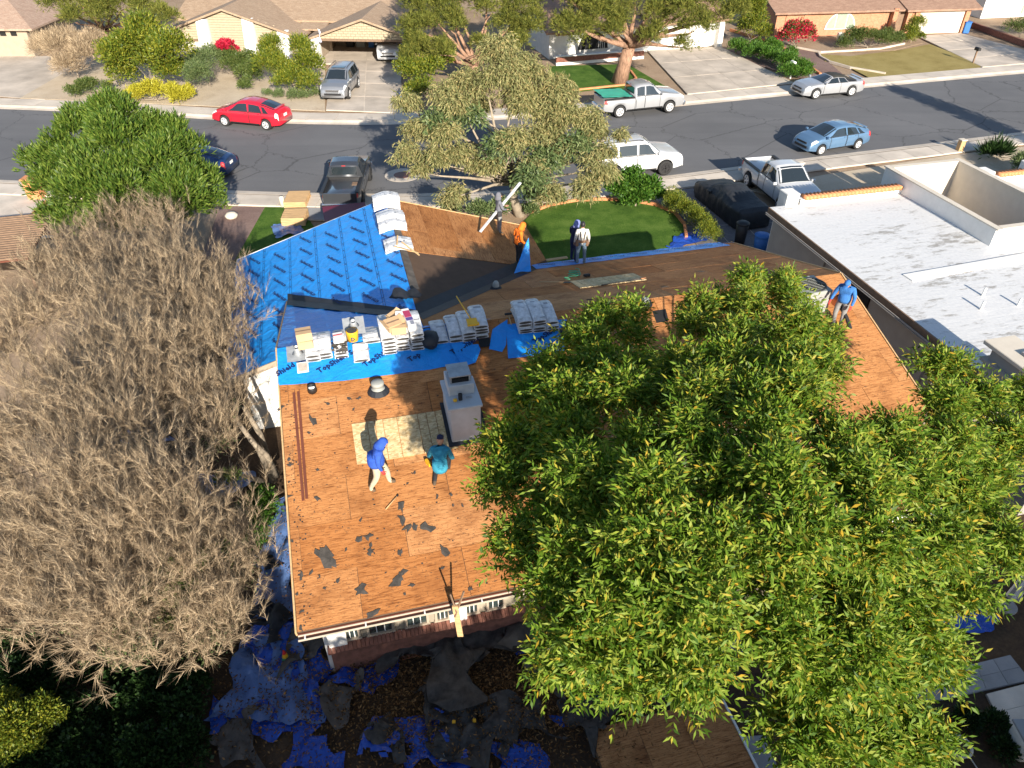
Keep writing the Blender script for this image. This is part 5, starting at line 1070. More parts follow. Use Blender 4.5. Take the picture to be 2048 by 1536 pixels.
# pickups
PK = dict(L=5.75, W=1.98, belt=1.22, sill=.40, wt=[(-2.9, .9), (-.75, .72), (.5, .72), (1.25, .88), (2.9, .84)], wheels=(1.75, -1.80), ra=.46, rw=.39,
          top=[(-2.875, 1.16), (-.80, 1.16), (-.74, 1.80), (-.4, 1.90), (.25, 1.92), (.55, 1.84), (1.2, 1.33), (1.6, 1.28), (2.4, 1.18), (2.7, 1.05), (2.84, .85), (2.875, .55)])
def pickup(t, pm, dark_rims=False, cab_sides=((-.02, 0, 1.0, .52), (-.66, -.62, -.10, -.09)), doors=((-.06, 1.0), (-.68, -.08))):
    c = Car(**PK); c.body(-.74, c.L/2).build('body', pm, t); W = c.W/2
    bd = c.body(-c.L/2, -.78, 3); ir = MB(); bed = bd.build('bed', pm, t)
    ir.box((-1.83, 0, .70), (2.06, 1.62, .06)); 
    for sd in (1, -1): ir.box((-1.83, sd*.83, .95), (2.06, .05, .52)); ir.box((-1.80, sd*.70, .80), (.85, .24, .24))
    ir.box((-.84, 0, .95), (.05, 1.62, .52)); ir.build('bed_liner', X['black'], t)
    rl = MB()
    for sd in (1, -1): r1 = MB(); r1.box((-1.83, sd*.90, 1.195), (2.09, .15, .05), bev=.015); r1.build('bed_rail', X['black'], bed)
    pass; MB().box((-2.86, 0, .90), (.07, 1.7, .54), bev=.02).build('tailgate', pm, t)
    MB().box((-2.93, 0, .55), (.12, 1.9, .18), bev=.03).build('rear_bumper', X['chrome'], t); MB().box((2.86, 0, .56), (.14, 1.9, .2), bev=.04).build('front_bumper', X['chrome'], t)
    MB().box((-.752, 0, 1.52), (.02, 1.30, .40)).build('rear_window', X['glass'], t); MB().box((-.752, 0, 1.79), (.02, .2, .03)).build('brake_light', X['red'], t)
    common(c, t, pm, ws=(.42, 1.18), sides=cab_sides, doors=doors, plate=False); wheels(c, t, .39, .26, dark_rims); return c
t = place((11.26, 53.87), (7.57, 52.74), 3.55, 1.98, False, 'silver pickup with green tarpaulin over its bed on the far side', 'pickup_truck', 'pickup'); pickup(t, sp)
gm = MB(); gm.smooth = True; N_ = 10
vs = [(-2.95+2.0*i/N_, -.95+1.9*j/N_, 1.27+.05*mn.noise(Vector((i*.5, j*.5, 2)))+.10*(1-i/N_)) for i in range(N_+1) for j in range(N_+1)]
gm.add(vs, [(i*(N_+1)+j, i*(N_+1)+j+1, (i+1)*(N_+1)+j+1, (i+1)*(N_+1)+j) for i in range(N_) for j in range(N_)]); o = gm.build('bed_tarpaulin', simple('teal_tarpaulin', (.05, .38, .27), .5, .1, 5), None, fix=False); o.matrix_basis = t.matrix_basis if False else Matrix.LocRotScale(t.location, t.rotation_euler, t.scale)
tag(o, 'teal green tarpaulin stretched over the bed of the silver pickup', 'tarpaulin')
V2 = Vector((VV.x, VV.y)); rw_ = Vector((13.47, 40.28)); hd = Vector((.20, -.98)).normalized()
t = place(rw_+hd*3.75, rw_, 3.55, 1.98, False, 'white pickup with open bed parked beside the covered car', 'pickup_truck', 'pickup'); pickup(t, wpt)
t = thing('pickup_truck', 'dark grey pickup with cluttered open bed backed up to the house', 'pickup', (-9.1, 39.3, .03), math.pi/2+.04); t.scale = (1.03,)*3; pickup(t, paint('charcoal_paint', (.06, .065, .075), .4), True)
DP = Matrix.LocRotScale(t.location, t.rotation_euler, t.scale)
for i, (x, y, d, m, lb, nm) in enumerate(((-1.2, .3, (.7, .5, .35), 'black', 'black tool case in the bed of the dark pickup', 'tool_case'), (-1.9, -.2, (.5, .35, .3), 'acgrey', 'grey tool box in the bed of the dark pickup', 'tool_box'), (-2.3, .45, (.5, .4, .25), 'bluep', 'blue box in the bed of the dark pickup', 'storage_box'), (-1.5, -.55, (.45, .3, .4), 'trim', 'brown carton in the bed of the dark pickup', 'carton'))):
    o = MB().box((x, y, .73+d[2]/2), d, bev=.03).build(nm, X[m]); o.matrix_basis = DP @ Matrix.Rotation(random.uniform(-.05, .05), 4, 'Z'); tag(o, lb, 'box', 'tools in the bed of the dark pickup')
cb = MB(); cb.smooth = True; cb.lathe([(.14, .73), (.17, 1.0), (.15, 1.02), (.02, 1.02)], 12, Matrix.Translation((-2.5, -.5, 0))); o = cb.build('bucket', X['green']); o.matrix_basis = DP; tag(o, 'green bucket in the rear corner of the dark pickup bed', 'bucket')
# navy car behind the round tree
t = thing('hatchback_car', 'dark navy car mostly hidden behind the round green tree', 'car', (-18.75, 42.35, 0), math.pi-.13); c = Car(**PRI); nv = paint('navy_paint', (.012, .04, .13), .4); c.body().build('body', nv, t)
common(c, t, nv, ws=(.42, 1.28), rw=(-1.92, -1.05), sides=((-.28, -.22, .98, .42), (-1.20, -1.0, -.36, -.34)), doors=((-.32, .82), (-1.15, -.36))); wheels(c, t, .31, .19); t.scale = (1.06,)*3
# car under a black cover
p = G(1452, 420); cc = thing('covered_car', 'car under a black fitted cover on the paved driveway', 'car', (p.x+.1, p.y-.2, .03), math.pi/2+TH+.04); cc.scale = (1.0,)*3
c = Car(4.9, 2.0, [(-2.45, .5), (-2.4, .95), (-2.2, 1.12), (-1.5, 1.20), (-.8, 1.42), (-.1, 1.50), (.3, 1.44), (1.0, 1.10), (1.8, 1.02), (2.3, .85), (2.4, .7), (2.45, .4)], 1.0, [(-2.45, .8), (-1.5, .66), (.3, .60), (1.0, .8), (2.45, .75)], (), sill=.06)
bd = c.body(); vv = []
for x, y, z in bd.v:
    n_ = mn.noise(Vector((x*2.2, y*2.2, z*2.2+5))); n2 = mn.noise(Vector((x*6, y*6, z*6))); vv.append((x+.03*n_, y+(.04*n_+.02*n2)*(1 if y > 0 else -1), z+.04*n_+.02*n2*(z > .3)))
bd.v = vv; bd.build('cover', X['blackcover'], cc)
for sd in (1, -1): MB().box((.55, sd*1.02, 1.0), (.2, .16, .14), bev=.05).build('mirror_pocket', X['blackcover'], cc)
MB().box((-2.32, .1, .75), (.02, .07, .16)).build('cover_label', X['whitep'], cc)
# trailer by the garage
p = G(692, 436, .95); tr = thing('box_trailer', 'maroon flat lidded trailer beyond the blue garage roof', 'trailer', (p.x, p.y+.1, .02), TH+.02)
MB().box((0, 0, .65), (2.1, 3.0, .55), bev=.03).build('body', X['maroon'], tr); ld = MB().box((0, 0, .945), (2.16, 3.06, .03)).build('lid', X['maroon'], tr)
for a in (-.5, .5): MB().box((a, 0, .966), (.03, 3.0, .012)).build('lid_rib', X['maroon'], ld)
ty, rm = wheel_meshes(.30, .18)
for sd in (1, -1): wo = link('wheel', ty, tr, (sd*1.14, 0, .30), math.pi/2); link('rim', rm, wo)

# ------------------------------------------------------------------ roofing materials and tools on the roof
def surf(u, v):
    "height of the main roof at u, v"
    return ZR - PM*abs(v)
ROT_W = Matrix.Rotation(0, 4, 'Z')
def bundle(u, v0, lvl, label, wing=False, wd=.34, L=1.0, tone='wrap', th=.105, twist=0.0, grp='wrapped shingle bundles on the roof', flat=False):
    n = 12; b = MB(); b.smooth = False; pts = []
    for i in range(n+1):
        s = v0 + L*i/n
        h = (ZR - PM*math.sqrt(s*s+.02)) if not wing else (ZW - PW*math.sqrt(s*s+.02))
        pts.append((s, h + lvl*(th+.008) + .05))
    z0 = pts[0][1]; prof = [(-.5, .02), (-.48, th*.75), (-.3, th), (.3, th), (.48, th*.75), (.5, .02), (.44, 0), (-.44, 0)]
    vs = []
    for i, (s, h) in enumerate(pts):
        for a, c in prof:
            wob = .012*mn.noise(Vector((s*6, a*9, u*3+lvl*7)))
            vs.append((a*wd, s-v0, h-z0+c+wob))
    k = len(prof); fs = [(i*k+j, i*k+(j+1) % k, (i+1)*k+(j+1) % k, (i+1)*k+j) for i in range(n) for j in range(k)] + [tuple(range(k-1, -1, -1)), tuple(n*k+j for j in range(k))]
    b.add(vs, fs)
    if wing: M = HM @ Matrix.Translation((UW+v0, u, z0)) @ Matrix.Rotation(-math.pi/2, 4, 'Z') @ Matrix.Rotation(twist, 4, 'Z')
    else: M = HM @ Matrix.Translation((u, v0, z0)) @ Matrix.Rotation(twist, 4, 'Z')
    t = thing('shingle_bundle', label, 'shingle bundle', group=grp, M=M)
    b.build('wrapper', X[tone], t)
    e = MB(); e.prism([(.46*wd*math.cos(a), th*.47+th*.36*math.sin(a)) for a in np.linspace(0, 2*math.pi, 12)[:-1]], .006, Matrix(((1, 0, 0, 0), (0, 0, -1, .002), (0, 1, 0, 0), (0, 0, 0, 1)))); e.build('shingle_ends', X['shinglestack'], t)
    for j in range(4): MB().box((random.uniform(-.3, .3)*wd, .12+.2*j+random.uniform(-.03, .03), pts[min(n, int((.12+.2*j)/L*n))][1]-z0+th+.006), (wd*random.uniform(.15, .6), random.choice((.02, .05, .09)), .004)).build('wrapper_print', X['wrapink'], t)
    return t
ords = ('bottom', 'second', 'third', 'fourth', 'fifth', 'sixth')
def stack(px, y, n, where, wd=.34, dv=0.0, **k):
    p = rear(px, y)
    for l in range(n): bundle(p.x+random.uniform(-.015, .015), p.y+dv+random.uniform(-.03, .03), l, ('shingle bundle, %s of the stack %s' % (ords[l] if l < n-1 or n == 1 else 'topmost', where)) if n > 1 else 'single white wrapped shingle bundle ' + where, wd=wd, twist=random.uniform(-.03, .03), **k)
stack(628, 726, 2, 'under the cartons, leftmost on the ridge', .40); stack(653, 721, 2, 'right of the cartons on the ridge', .40); stack(685, 718, 2, 'covered in brown debris left of the yellow bucket', .38)
stack(724, 726, 1, 'lying flat below the yellow bucket', .44, L=.55); stack(745, 690, 1, 'with a crease over the ridge, right of the yellow bucket', .52, L=.8)
stack(781, 712, 5, 'leftmost of three under the opened cartons', .40); stack(808, 705, 4, 'middle of three under the opened cartons', .38); stack(837, 703, 5, 'beside the upright printed carton', .38)
stack(884, 690, 1, 'in clear film right of the black bag', .44); stack(914, 687, 2, 'left of the yellow broom', .40); stack(940, 686, 3, 'under the yellow broom', .40); stack(964, 679, 4, 'right of the yellow broom', .42)
stack(1052, 671, 4, 'leftmost of the shaded three near the ash tree', .42); stack(1080, 668, 4, 'middle of the shaded three near the ash tree', .40); stack(1105, 666, 3, 'rightmost of the shaded three near the ash tree', .38)
for v, n, w in ((10.45, 4, 'at the garage front peak'), (10.05, 5, 'second back from the garage front peak'), (8.95, 3, 'on the street side of the middle garage ridge cluster'), (8.5, 4, 'central in the middle garage ridge cluster'), (8.05, 3, 'on the house side of the middle garage ridge cluster')):
    for l in range(n): bundle(v, -.55, l, 'shingle bundle, %s of the stack %s' % (ords[l] if l < n-1 else 'topmost', w), True, .38, 1.05)
for v, w in ((6.75, 'street side'), (6.35, 'house side')):
    for l in range(2): bundle(v, -.5, l, 'silver wrapped bundle bent over the garage ridge, %s of the %s pair' % (('lower', 'upper')[l], w), True, .40, 1.0)
def on_rear(x, y, h=0): p = rear(x, y); return HM @ Matrix.Translation((p.x, p.y, p.z+h))
def on_front(x, y, h=0): p = front(x, y); return HM @ Matrix.Translation((p.x, p.y, p.z+h))
SLR = Matrix.Rotation(math.atan(PM), 4, 'X'); SLF = Matrix.Rotation(-math.atan(PM), 4, 'X')
def item(name, label, cat, M, mb, mat, group=None):
    o = mb.build(name, X[mat]); o.matrix_basis = M; return tag(o, label, cat, group)
def carton(label, M, d, rz=0, tilt=0, mat='card', group='cartons among the bundles', flap=False):
    t = thing('carton', label, 'box', group=group, M=M @ Matrix.Rotation(rz, 4, 'Z') @ Matrix.Rotation(tilt, 4, 'X'))
    MB().box((0, 0, d[2]/2), d, bev=.006).build('body', X[mat], t); MB().box((0, 0, d[2]+.002), (d[0]*.98, .05, .003)).build('tape', X['trim'] if mat == 'card' else X['red'], t)
    if flap:
        for s in (-1, 1): MB().box((s*d[0]*.62, 0, d[2]), (d[0]*.45, d[1]*.95, .008), R=Matrix.Rotation(s*-.5, 3, 'Y')).build('flap', X[mat], t)
    return t
carton('sealed brown carton, upper of two on the leftmost bundles', on_rear(617, 716, .66), (.42, .36, .24), .08); carton('sealed brown carton, lower of two on the leftmost bundles', on_rear(617, 716, .40), (.40, .34, .24), .02)
carton('white small carton on the debris covered bundles', on_rear(681, 703, .36), (.26, .26, .2), .1, mat='whitep')
carton('opened brown carton tilted beside the upright printed carton', on_rear(790, 694, .66), (.40, .36, .22), .4, .2, flap=True); carton('torn brown carton with red print on the three stacks', on_rear(802, 699, .62), (.40, .34, .24), -.1, .1, flap=True); carton('small torn carton at the back of the three stacks', on_rear(790, 672, .55), (.32, .28, .2), .8, .3, flap=True)
carton('crumpled white carton with red edge behind the opened cartons', on_rear(805, 676, .5), (.26, .4, .3), -.2, .3, mat='whitep')
pc = thing('printed_carton', 'tall white carton printed in red and purple standing on the bundles', 'box', M=on_rear(824, 695, .65) @ Matrix.Rotation(.1, 4, 'Z'))
MB().box((0, .1, .22), (.21, .9, .2), bev=.008).build('body', X['whitep'], pc); MB().box((0, .25, .322), (.19, .34, .006)).build('print_red', simple('crimson_print', (.42, .04, .10), .5), pc); MB().box((0, -.02, .322), (.19, .16, .006)).build('print_violet', simple('violet_print', (.10, .07, .25), .5), pc)
for k in range(4): MB().box((.03, -.15-.05*k, .322), (.1, .02, .006)).build('print_line', X['ink'], pc)
bk = thing('bucket', 'yellow round bucket with a black D mark on the ridge', 'bucket', M=on_rear(708, 690, .18)); c = MB(); c.smooth = True; c.lathe([(.15, 0), (.17, .26), (.175, .30), (.02, .30)], 16); c.build('body', X['yellow'], bk)
lettering('D', .16, 'ink', bk, Matrix.Translation((-.06, -.168, .06)) @ Matrix.Rotation(math.pi/2, 4, 'X'), 'printed_letter'); MB().lathe([(.14, .301), (.14, .312), (.02, .312)], 16).build('contents', X['shinglestack'], bk)
def flashing(label, M):
    t = thing('metal_flashing', label, 'metal flashing', M=M, group='metal flashings laid on the ridge'); p = MB(); p.smooth = True
    N_ = 6; p.add([(-.3+.6*i/N_, -.28+.56*j/N_, .05*mn.noise(Vector((i*.8, j*.8, 1)))) for i in range(N_+1) for j in range(N_+1)], [(i*(N_+1)+j, i*(N_+1)+j+1, (i+1)*(N_+1)+j+1, (i+1)*(N_+1)+j) for i in range(N_) for j in range(N_)]); p.build('sheet', X['steel'], t, fix=False)
    c = MB(); c.smooth = True; c.lathe([(.16, -.02), (.09, .06), (.08, .26), (.06, .26), (.06, .10), (.01, .10)], 14); c.build('collar', X['steel'], t); return t
flashing('galvanised vent flashing on the blue sheet at the left end of the ridge', on_rear(597, 712, .10) @ SLR); flashing('galvanised vent flashing propped behind the yellow bucket', on_rear(710, 668, .28) @ Matrix.Rotation(.5, 4, 'X'))
lv = thing('louvre_vent', 'square brown louvred vent with pale frame on the blue sheet', 'vent', M=on_rear(607, 741, .09) @ SLR)
MB().box((0, 0, .02), (.30, .34, .03)).build('frame', X['whitep'], lv)
for k in range(8): MB().box((-.105+k*.03, 0, .042), (.016, .27, .012)).build('louvre', X['trim'], lv)
for (x, y, s, ro) in ((625, 782, .10, 0),):
    t = thing('pipe_boot', 'small black and white pipe boot by the brown metal strips', 'pipe boot', M=on_rear(x, y, .02) @ SLR); c = MB(); c.smooth = True; c.lathe([(.13, 0), (.11, .16), (.09, .17), (.08, .05), (.01, .05)], 14); c.build('body', X['black'], t); MB().box((0, -.02, .12), (.17, .08, .10), bev=.03).build('sleeve', X['whitep'], t)
bg = MB(); bg.smooth = True; bg.lathe([(.05, 0), (.26, .05), (.28, .2), (.2, .32), (.08, .4), (.02, .4)], 14)
bg.v = [(x+.07*mn.noise(Vector((x*5, y*5, z*5))), y*1.25+.07*mn.noise(Vector((x*5, y*5, z*5+9))), z) for x, y, z in bg.v]; item('rubbish_bag', 'slumped black rubbish bag between the bundle stacks on the ridge', 'bag', on_rear(860, 690, .02), bg, 'feltblk')
bg2 = MB(); bg2.smooth = True; bg2.lathe([(.05, 0), (.16, .05), (.17, .35), (.12, .55), (.03, .6)], 12); item('felt_roll', 'black felt roll at the right end of the shaded bundles', 'roofing roll', on_rear(1128, 664, .04) @ Matrix.Rotation(1.2, 4, 'X'), bg2, 'feltblk')
db = MB()
for i in range(34): a = random.uniform(0, .26); p = Vector((random.gauss(0, .12), random.uniform(-.1, .55), .0)); db.box(p+Vector((0, 0, .27+.02*i/9-.25*max(0, p.y)*0)), (random.uniform(.05, .16), random.uniform(.05, .14), .012), R=Matrix.Rotation(random.uniform(-.6, .6), 3, 'X') @ Matrix.Rotation(random.uniform(0, 3), 3, 'Z'))
tag(item('shingle_debris', 'heap of brown broken shingle pieces on the white bundles', 'debris', on_rear(688, 716, .02), db, 'feltgray'), kind='stuff')
# tools
def tool(name, label, M, handle, head, hm='woodtan', km='black', cat=None):
    t = thing(name, label, cat or name, M=M); b_ = MB(); b_.smooth = True; b_.tube(handle[0], handle[1], 7); b_.build('handle', X[hm], t); h = MB()
    for c_, d_ in head: h.box(c_, d_, bev=.01)
    h.build('head', X[km], t); return t
tool('broom', 'yellow broom lying over the white bundles on the ridge', on_rear(942, 668, .50) @ Matrix.Rotation(.12, 4, 'X'), ([(0, 0, .03), (-.22, .95, .15)], .018), [((.02, -.12, .02), (.30, .24, .05)), ((.03, -.26, .02), (.34, .10, .06))], 'yellow', 'yellow')
tool('hammer', 'hammer on the blue sheet left of the shaded bundles', on_rear(1018, 640, .10) @ SLR, ([(0, -.3, .02), (0, .05, .02)], .016), [((0, .1, .03), (.22, .06, .06))])
tool('shovel', 'wooden handled tear off shovel on the front slope', on_front(1100, 568, .05) @ SLF @ Matrix.Rotation(2.52, 4, 'Z'), ([(-.5, 0, .03), (.4, 0, .03)], .018), [((-.62, 0, .02), (.24, .20, .02))])
tool('pry_bar', 'pale wooden stick with dark end near the walking man', on_rear(783, 1008, .03) @ SLR @ Matrix.Rotation(.75, 4, 'Z'), ([(-.22, 0, .02), (.22, 0, .02)], .014), [((.24, 0, .02), (.06, .04, .03))], cat='pry bar')
tool('roofing_axe', 'black and yellow roofing axe on the front slope by the pale patch', on_front(1250, 565, .03) @ SLF @ Matrix.Rotation(.15, 4, 'Z'), ([(-.9, 0, .02), (.6, 0, .02)], .02), [((.7, 0, .02), (.2, .10, .03))], 'feltgray', 'terra', cat='tool')
cg = thing('air_hose', 'coiled green air hose on the front slope above the pale patch', 'hose', M=on_front(1149, 556, .03) @ SLF); c = MB(); c.smooth = True
c.tube([(.20*math.cos(a)*(1+.15*math.sin(a*2.3)), .20*math.sin(a)*(1+.12*math.cos(a*1.7)), .03+.012*a) for a in np.linspace(0, 20, 90)], .016, 6); c.tube([(-.2, 0, .02), (-.35, .1, .02), (-.4, -.15, .02), (-.25, -.3, .02)], .014, 6); c.build('coil', X['green'], cg); MB().box((.40, -.18, .06), (.24, .14, .10), bev=.03).build('nozzle', X['black'], cg)
for i, (a, c, lb) in enumerate((((588, 787), (607, 1003), 'brown metal drip edge strip near the left rake, the outer of two'), ((597, 785), (614, 999), 'brown metal drip edge strip near the left rake, the inner of two'))):
    p, q = rear(*a), rear(*c); s = MB(); up = Vector((0, 0, .03)); s.beam(p+up, q+up, .07, .012); s.beam(p+up+Vector((.03, 0, .03)), q+up+Vector((.03, 0, .03)), .012, .06); o = s.build('drip_edge_strip', X['dripedge']); o.matrix_basis = HM; tag(o, lb, 'metal strip', 'drip edge strips')
for x0, y0, x1, y1, lb in ((790, 510, 838, 516, 'thin wooden lath sticking out past the silver bundles'), (797, 488, 795, 500, 'short wooden lath on the garage ridge'), (805, 501, 840, 521, 'second thin lath crossing the silver bundles')):
    p, q = wleft(x0, y0), wright(x1, y1); o = MB().beam(p+Vector((0, 0, .34)), q+Vector((0, 0, .2)), .05, .02).build('lath', X['woodtan']); o.matrix_basis = HM; tag(o, lb, 'lath', 'laths on the garage ridge')
ac = thing('air_conditioner', 'grey rooftop air conditioner with round fan, half behind the ash leaves', 'air conditioner', M=on_rear(1612, 622, 0) @ Matrix.Rotation(.05, 4, 'Z'))
MB().box((0, .2, .42), (1.05, 1.0, .80), bev=.02).build('cabinet', X['acgrey'], ac); c = MB(); c.smooth = True; c.lathe([(.40, .82), (.40, .86), (.36, .86), (.35, .80), (.02, .80)], 22, Matrix.Translation((.12, .15, 0))); c.build('fan_ring', X['black'], ac)
for k in range(9): MB().box((.12, .15, .853), (.76*math.cos(0)*math.sqrt(max(.02, 1-((k-4)/4.6)**2)), .012, .008)).build('guard_bar', X['acgrey'], ac); ac.children[-1].location = (0, (k-4)*.08, 0)
for k in range(6): MB().box((0, -.305, .2+.1*k), (.9, .012, .03)).build('louvre', X['concgrey'], ac)
MB().box((0, .2, .03), (1.2, 1.15, .10)).build('stand', X['trim'], ac)
for dx, m, lb, d in ((.18, 'yellow', 'yellow tape measure on the chimney shoulder', (.10, .08, .08)), (.32, 'black', 'black cordless drill on the chimney shoulder', (.10, .10, .20)), (.55, 'steel', 'steel trowel on the chimney shoulder', (.16, .06, .03))):
    o = MB().box((cu0+dx, cv0+.22+dx*.2, zt+.07+d[2]/2), d, bev=.02).build('hand_tool', X[m]); o.matrix_basis = HM; tag(o, lb, 'tool', 'tools on the chimney shoulder')
# felt scraps
def scrap(M, r, mat, label, group, el=1.0, rot=0.0):
    n = random.randint(8, 13); pts = []
    for k in range(n): a = 2*math.pi*k/n+random.uniform(-.25, .25); q = r*.66*random.uniform(.3, 1.3); pts.append((q*math.cos(a)*el, q*math.sin(a)))
    if area(pts) < 0: pts = pts[::-1]
    o = MB().prism(pts, .012).build('felt_scrap', X[mat]); o.matrix_basis = M @ Matrix.Rotation(rot, 4, 'Z') @ Matrix.Rotation(random.uniform(-.04, .04), 4, 'Y'); return tag(o, label, 'felt scrap', group)
big = ((651, 1116, .28, 2.0, -.9, None), (804, 1015, .16, 1.3, 1.5, 'dark felt scrap just below the wooden stick'), (804, 1040, .14, 1.8, 1.6, None), (818, 1054, .16, 1.8, .7, 'torn pair of dark scraps, left one'), (831, 1054, .10, 1.6, 1.2, None), (855, 1056, .20, 1.7, -.9, 'broad dark felt scrap right of the torn pair'),
       (723, 1183, .24, 1.2, .5, 'largest squarish dark felt scrap above the gutter'), (797, 1158, .22, 1.7, .6, 'dark felt scrap slanting right of the squarish one'), (719, 1080, .11, 1.2, .8, None), (735, 1075, .15, 1.3, .2, None), (741, 1106, .14, 1.3, .2, 'greyish felt scrap with tan patch in the middle of the roof'), (888, 1103, .15, 1.8, -1.2, 'dark felt scrap at the right, before the ash leaves'), (801, 1106, .10, 1.6, 1.5, None), (625, 842, .13, 2.4, -1.2, 'dark and pale strip of felt beside the brown metal strips'), (636, 998, .12, 1.5, -.9, None), (747, 1227, .12, 2.0, .4, None))
for x, y, r, el, ro, lb in big:
    if y > 1300: continue
    scrap(on_rear(x, y, .022) @ SLR, r, 'felt', lb or 'middle sized dark felt scrap on the orange plywood', 'felt scraps on the orange plywood', el, ro)
scrap(on_rear(650, 1112, .022) @ SLR, .25, 'felt', 'long pointed dark felt scrap near the lower left of the orange plywood', 'felt scraps on the orange plywood', 2.0, -.9)
for zx, zy in ((425, 395), (570, 160), (750, 120), (820, 120), (780, 205), (490, 690), (920, 1290), (1160, 1350), (1490, 1480), (840, 1090), (1450, 900), (1560, 890), (1270, 715), (1215, 800), (440, 1510), (1160, 1525), (260, 610), (275, 650), (255, 905), (265, 790), (290, 1260), (195, 205), (720, 1325), (1650, 975), (1575, 975), (550, 1640), (655, 1580), (360, 1955), (365, 1825), (330, 1690), (940, 1840), (1190, 1685), (1250, 1615), (1710, 1645), (360, 1540), (510, 1545)):
    scrap(on_rear(512+zx/4, 768+zy/4, .022) @ SLR, random.uniform(.045, .09), 'felt', 'small dark felt scrap on the orange plywood, ' + ('along the left rake' if zx < 300 else 'near the gutter' if zy > 1560 else 'beside the brown metal strips' if zx < 600 and zy < 1000 else 'above the pale patch' if zy < 220 else 'right of the walking man' if zy < 1000 else 'low in the middle'), 'small felt scraps on the orange plywood', random.uniform(1, 2), random.uniform(0, 3))
for x, y, r, el in ((1270, 560, .15, 3), (1180, 600, .12, 3), (1400, 545, .12, 4), (1330, 575, .1, 3), (1240, 592, .12, 3), (1380, 580, .1, 3), (1480, 530, .12, 4), (1550, 545, .1, 4)): scrap(on_front(x, y, .022) @ SLF, r*.6, 'felt', 'dark sliver of felt on the shaded front slope', 'felt slivers on the front slope', el, random.uniform(-.3, .3))
s = MB()
for i in range(260):
    u, v = random.uniform(.1, .35) if i < 90 else random.uniform(.1, 9), random.uniform(-7.5, -1.4); s.box((u, v, surf(u, v)+.026), (random.uniform(.015, .05), random.uniform(.01, .04), .008), rz=random.uniform(0, 3))
o = s.build('felt_crumbs', X['felt']); o.matrix_basis = HM; tag(o, 'tiny dark felt crumbs scattered over the rear plywood', 'debris', kind='stuff')
# blue flap held up by the man in orange
f_ = MB(); f_.smooth = True; N_ = 8; A, B_, C_ = front(1028, 548), front(1062, 545), Vector((front(1060, 540).x+.02, front(1060, 540).y+.35, front(1060, 540).z+1.15)); vs = []; fs = []
A = Vector((A.x, A.y, A.z)); B_ = Vector((B_.x, B_.y, B_.z))
idx = {}
for i in range(N_+1):
    for j in range(N_+1-i):
        p = A*(1-(i+j)/N_)+B_*(i/N_)+C_*(j/N_); idx[i, j] = len(vs); vs.append(p+Vector((0, .06*mn.noise(p*3), .06+.05*mn.noise(p*2.3+Vector((5, 0, 0))))))
for i in range(N_):
    for j in range(N_-i):
        fs.append((idx[i, j], idx[i+1, j], idx[i, j+1]))
        if i+j < N_-1: fs.append((idx[i+1, j], idx[i+1, j+1], idx[i, j+1]))
f_.add(vs, fs); o = f_.build('sheet_flap', X['under'], None, fix=False); o.matrix_basis = HM; tag(o, 'loose corner of blue sheet lifted up in front of the man in orange', 'plastic sheet')
bd = MB().beam((9.9, 7.1, 2.75), (10.8, 7.2, 2.72), .14, .04).build('offcut_board', X['woodtan']); bd.matrix_basis = HM; tag(bd, 'short wooden offcut at the inner corner of the front eave', 'board')
lb_ = thing('leaning_board', 'pale wooden board leaning on the gutter over the rear windows', 'board', (0, 0, 0)); p, q = onplane(910, 1212, VV, HO+VV*(-8.06)), onplane(921, 1272, VV, HO+VV*(-8.06))
MB().beam(p, q, .13, .04, up=(0, 1, 0)).build('board', X['woodtan'], lb_); MB().beam(p+Vector((.20, .12, .35)), p+Vector((-.02, -.03, -.35)), .04, .03).build('strap', X['trim'], lb_); MB().beam(p+Vector((-.10, .10, .28)), p+Vector((.03, -.03, -.2)), .03, .03).build('strap', X['trim'], lb_)

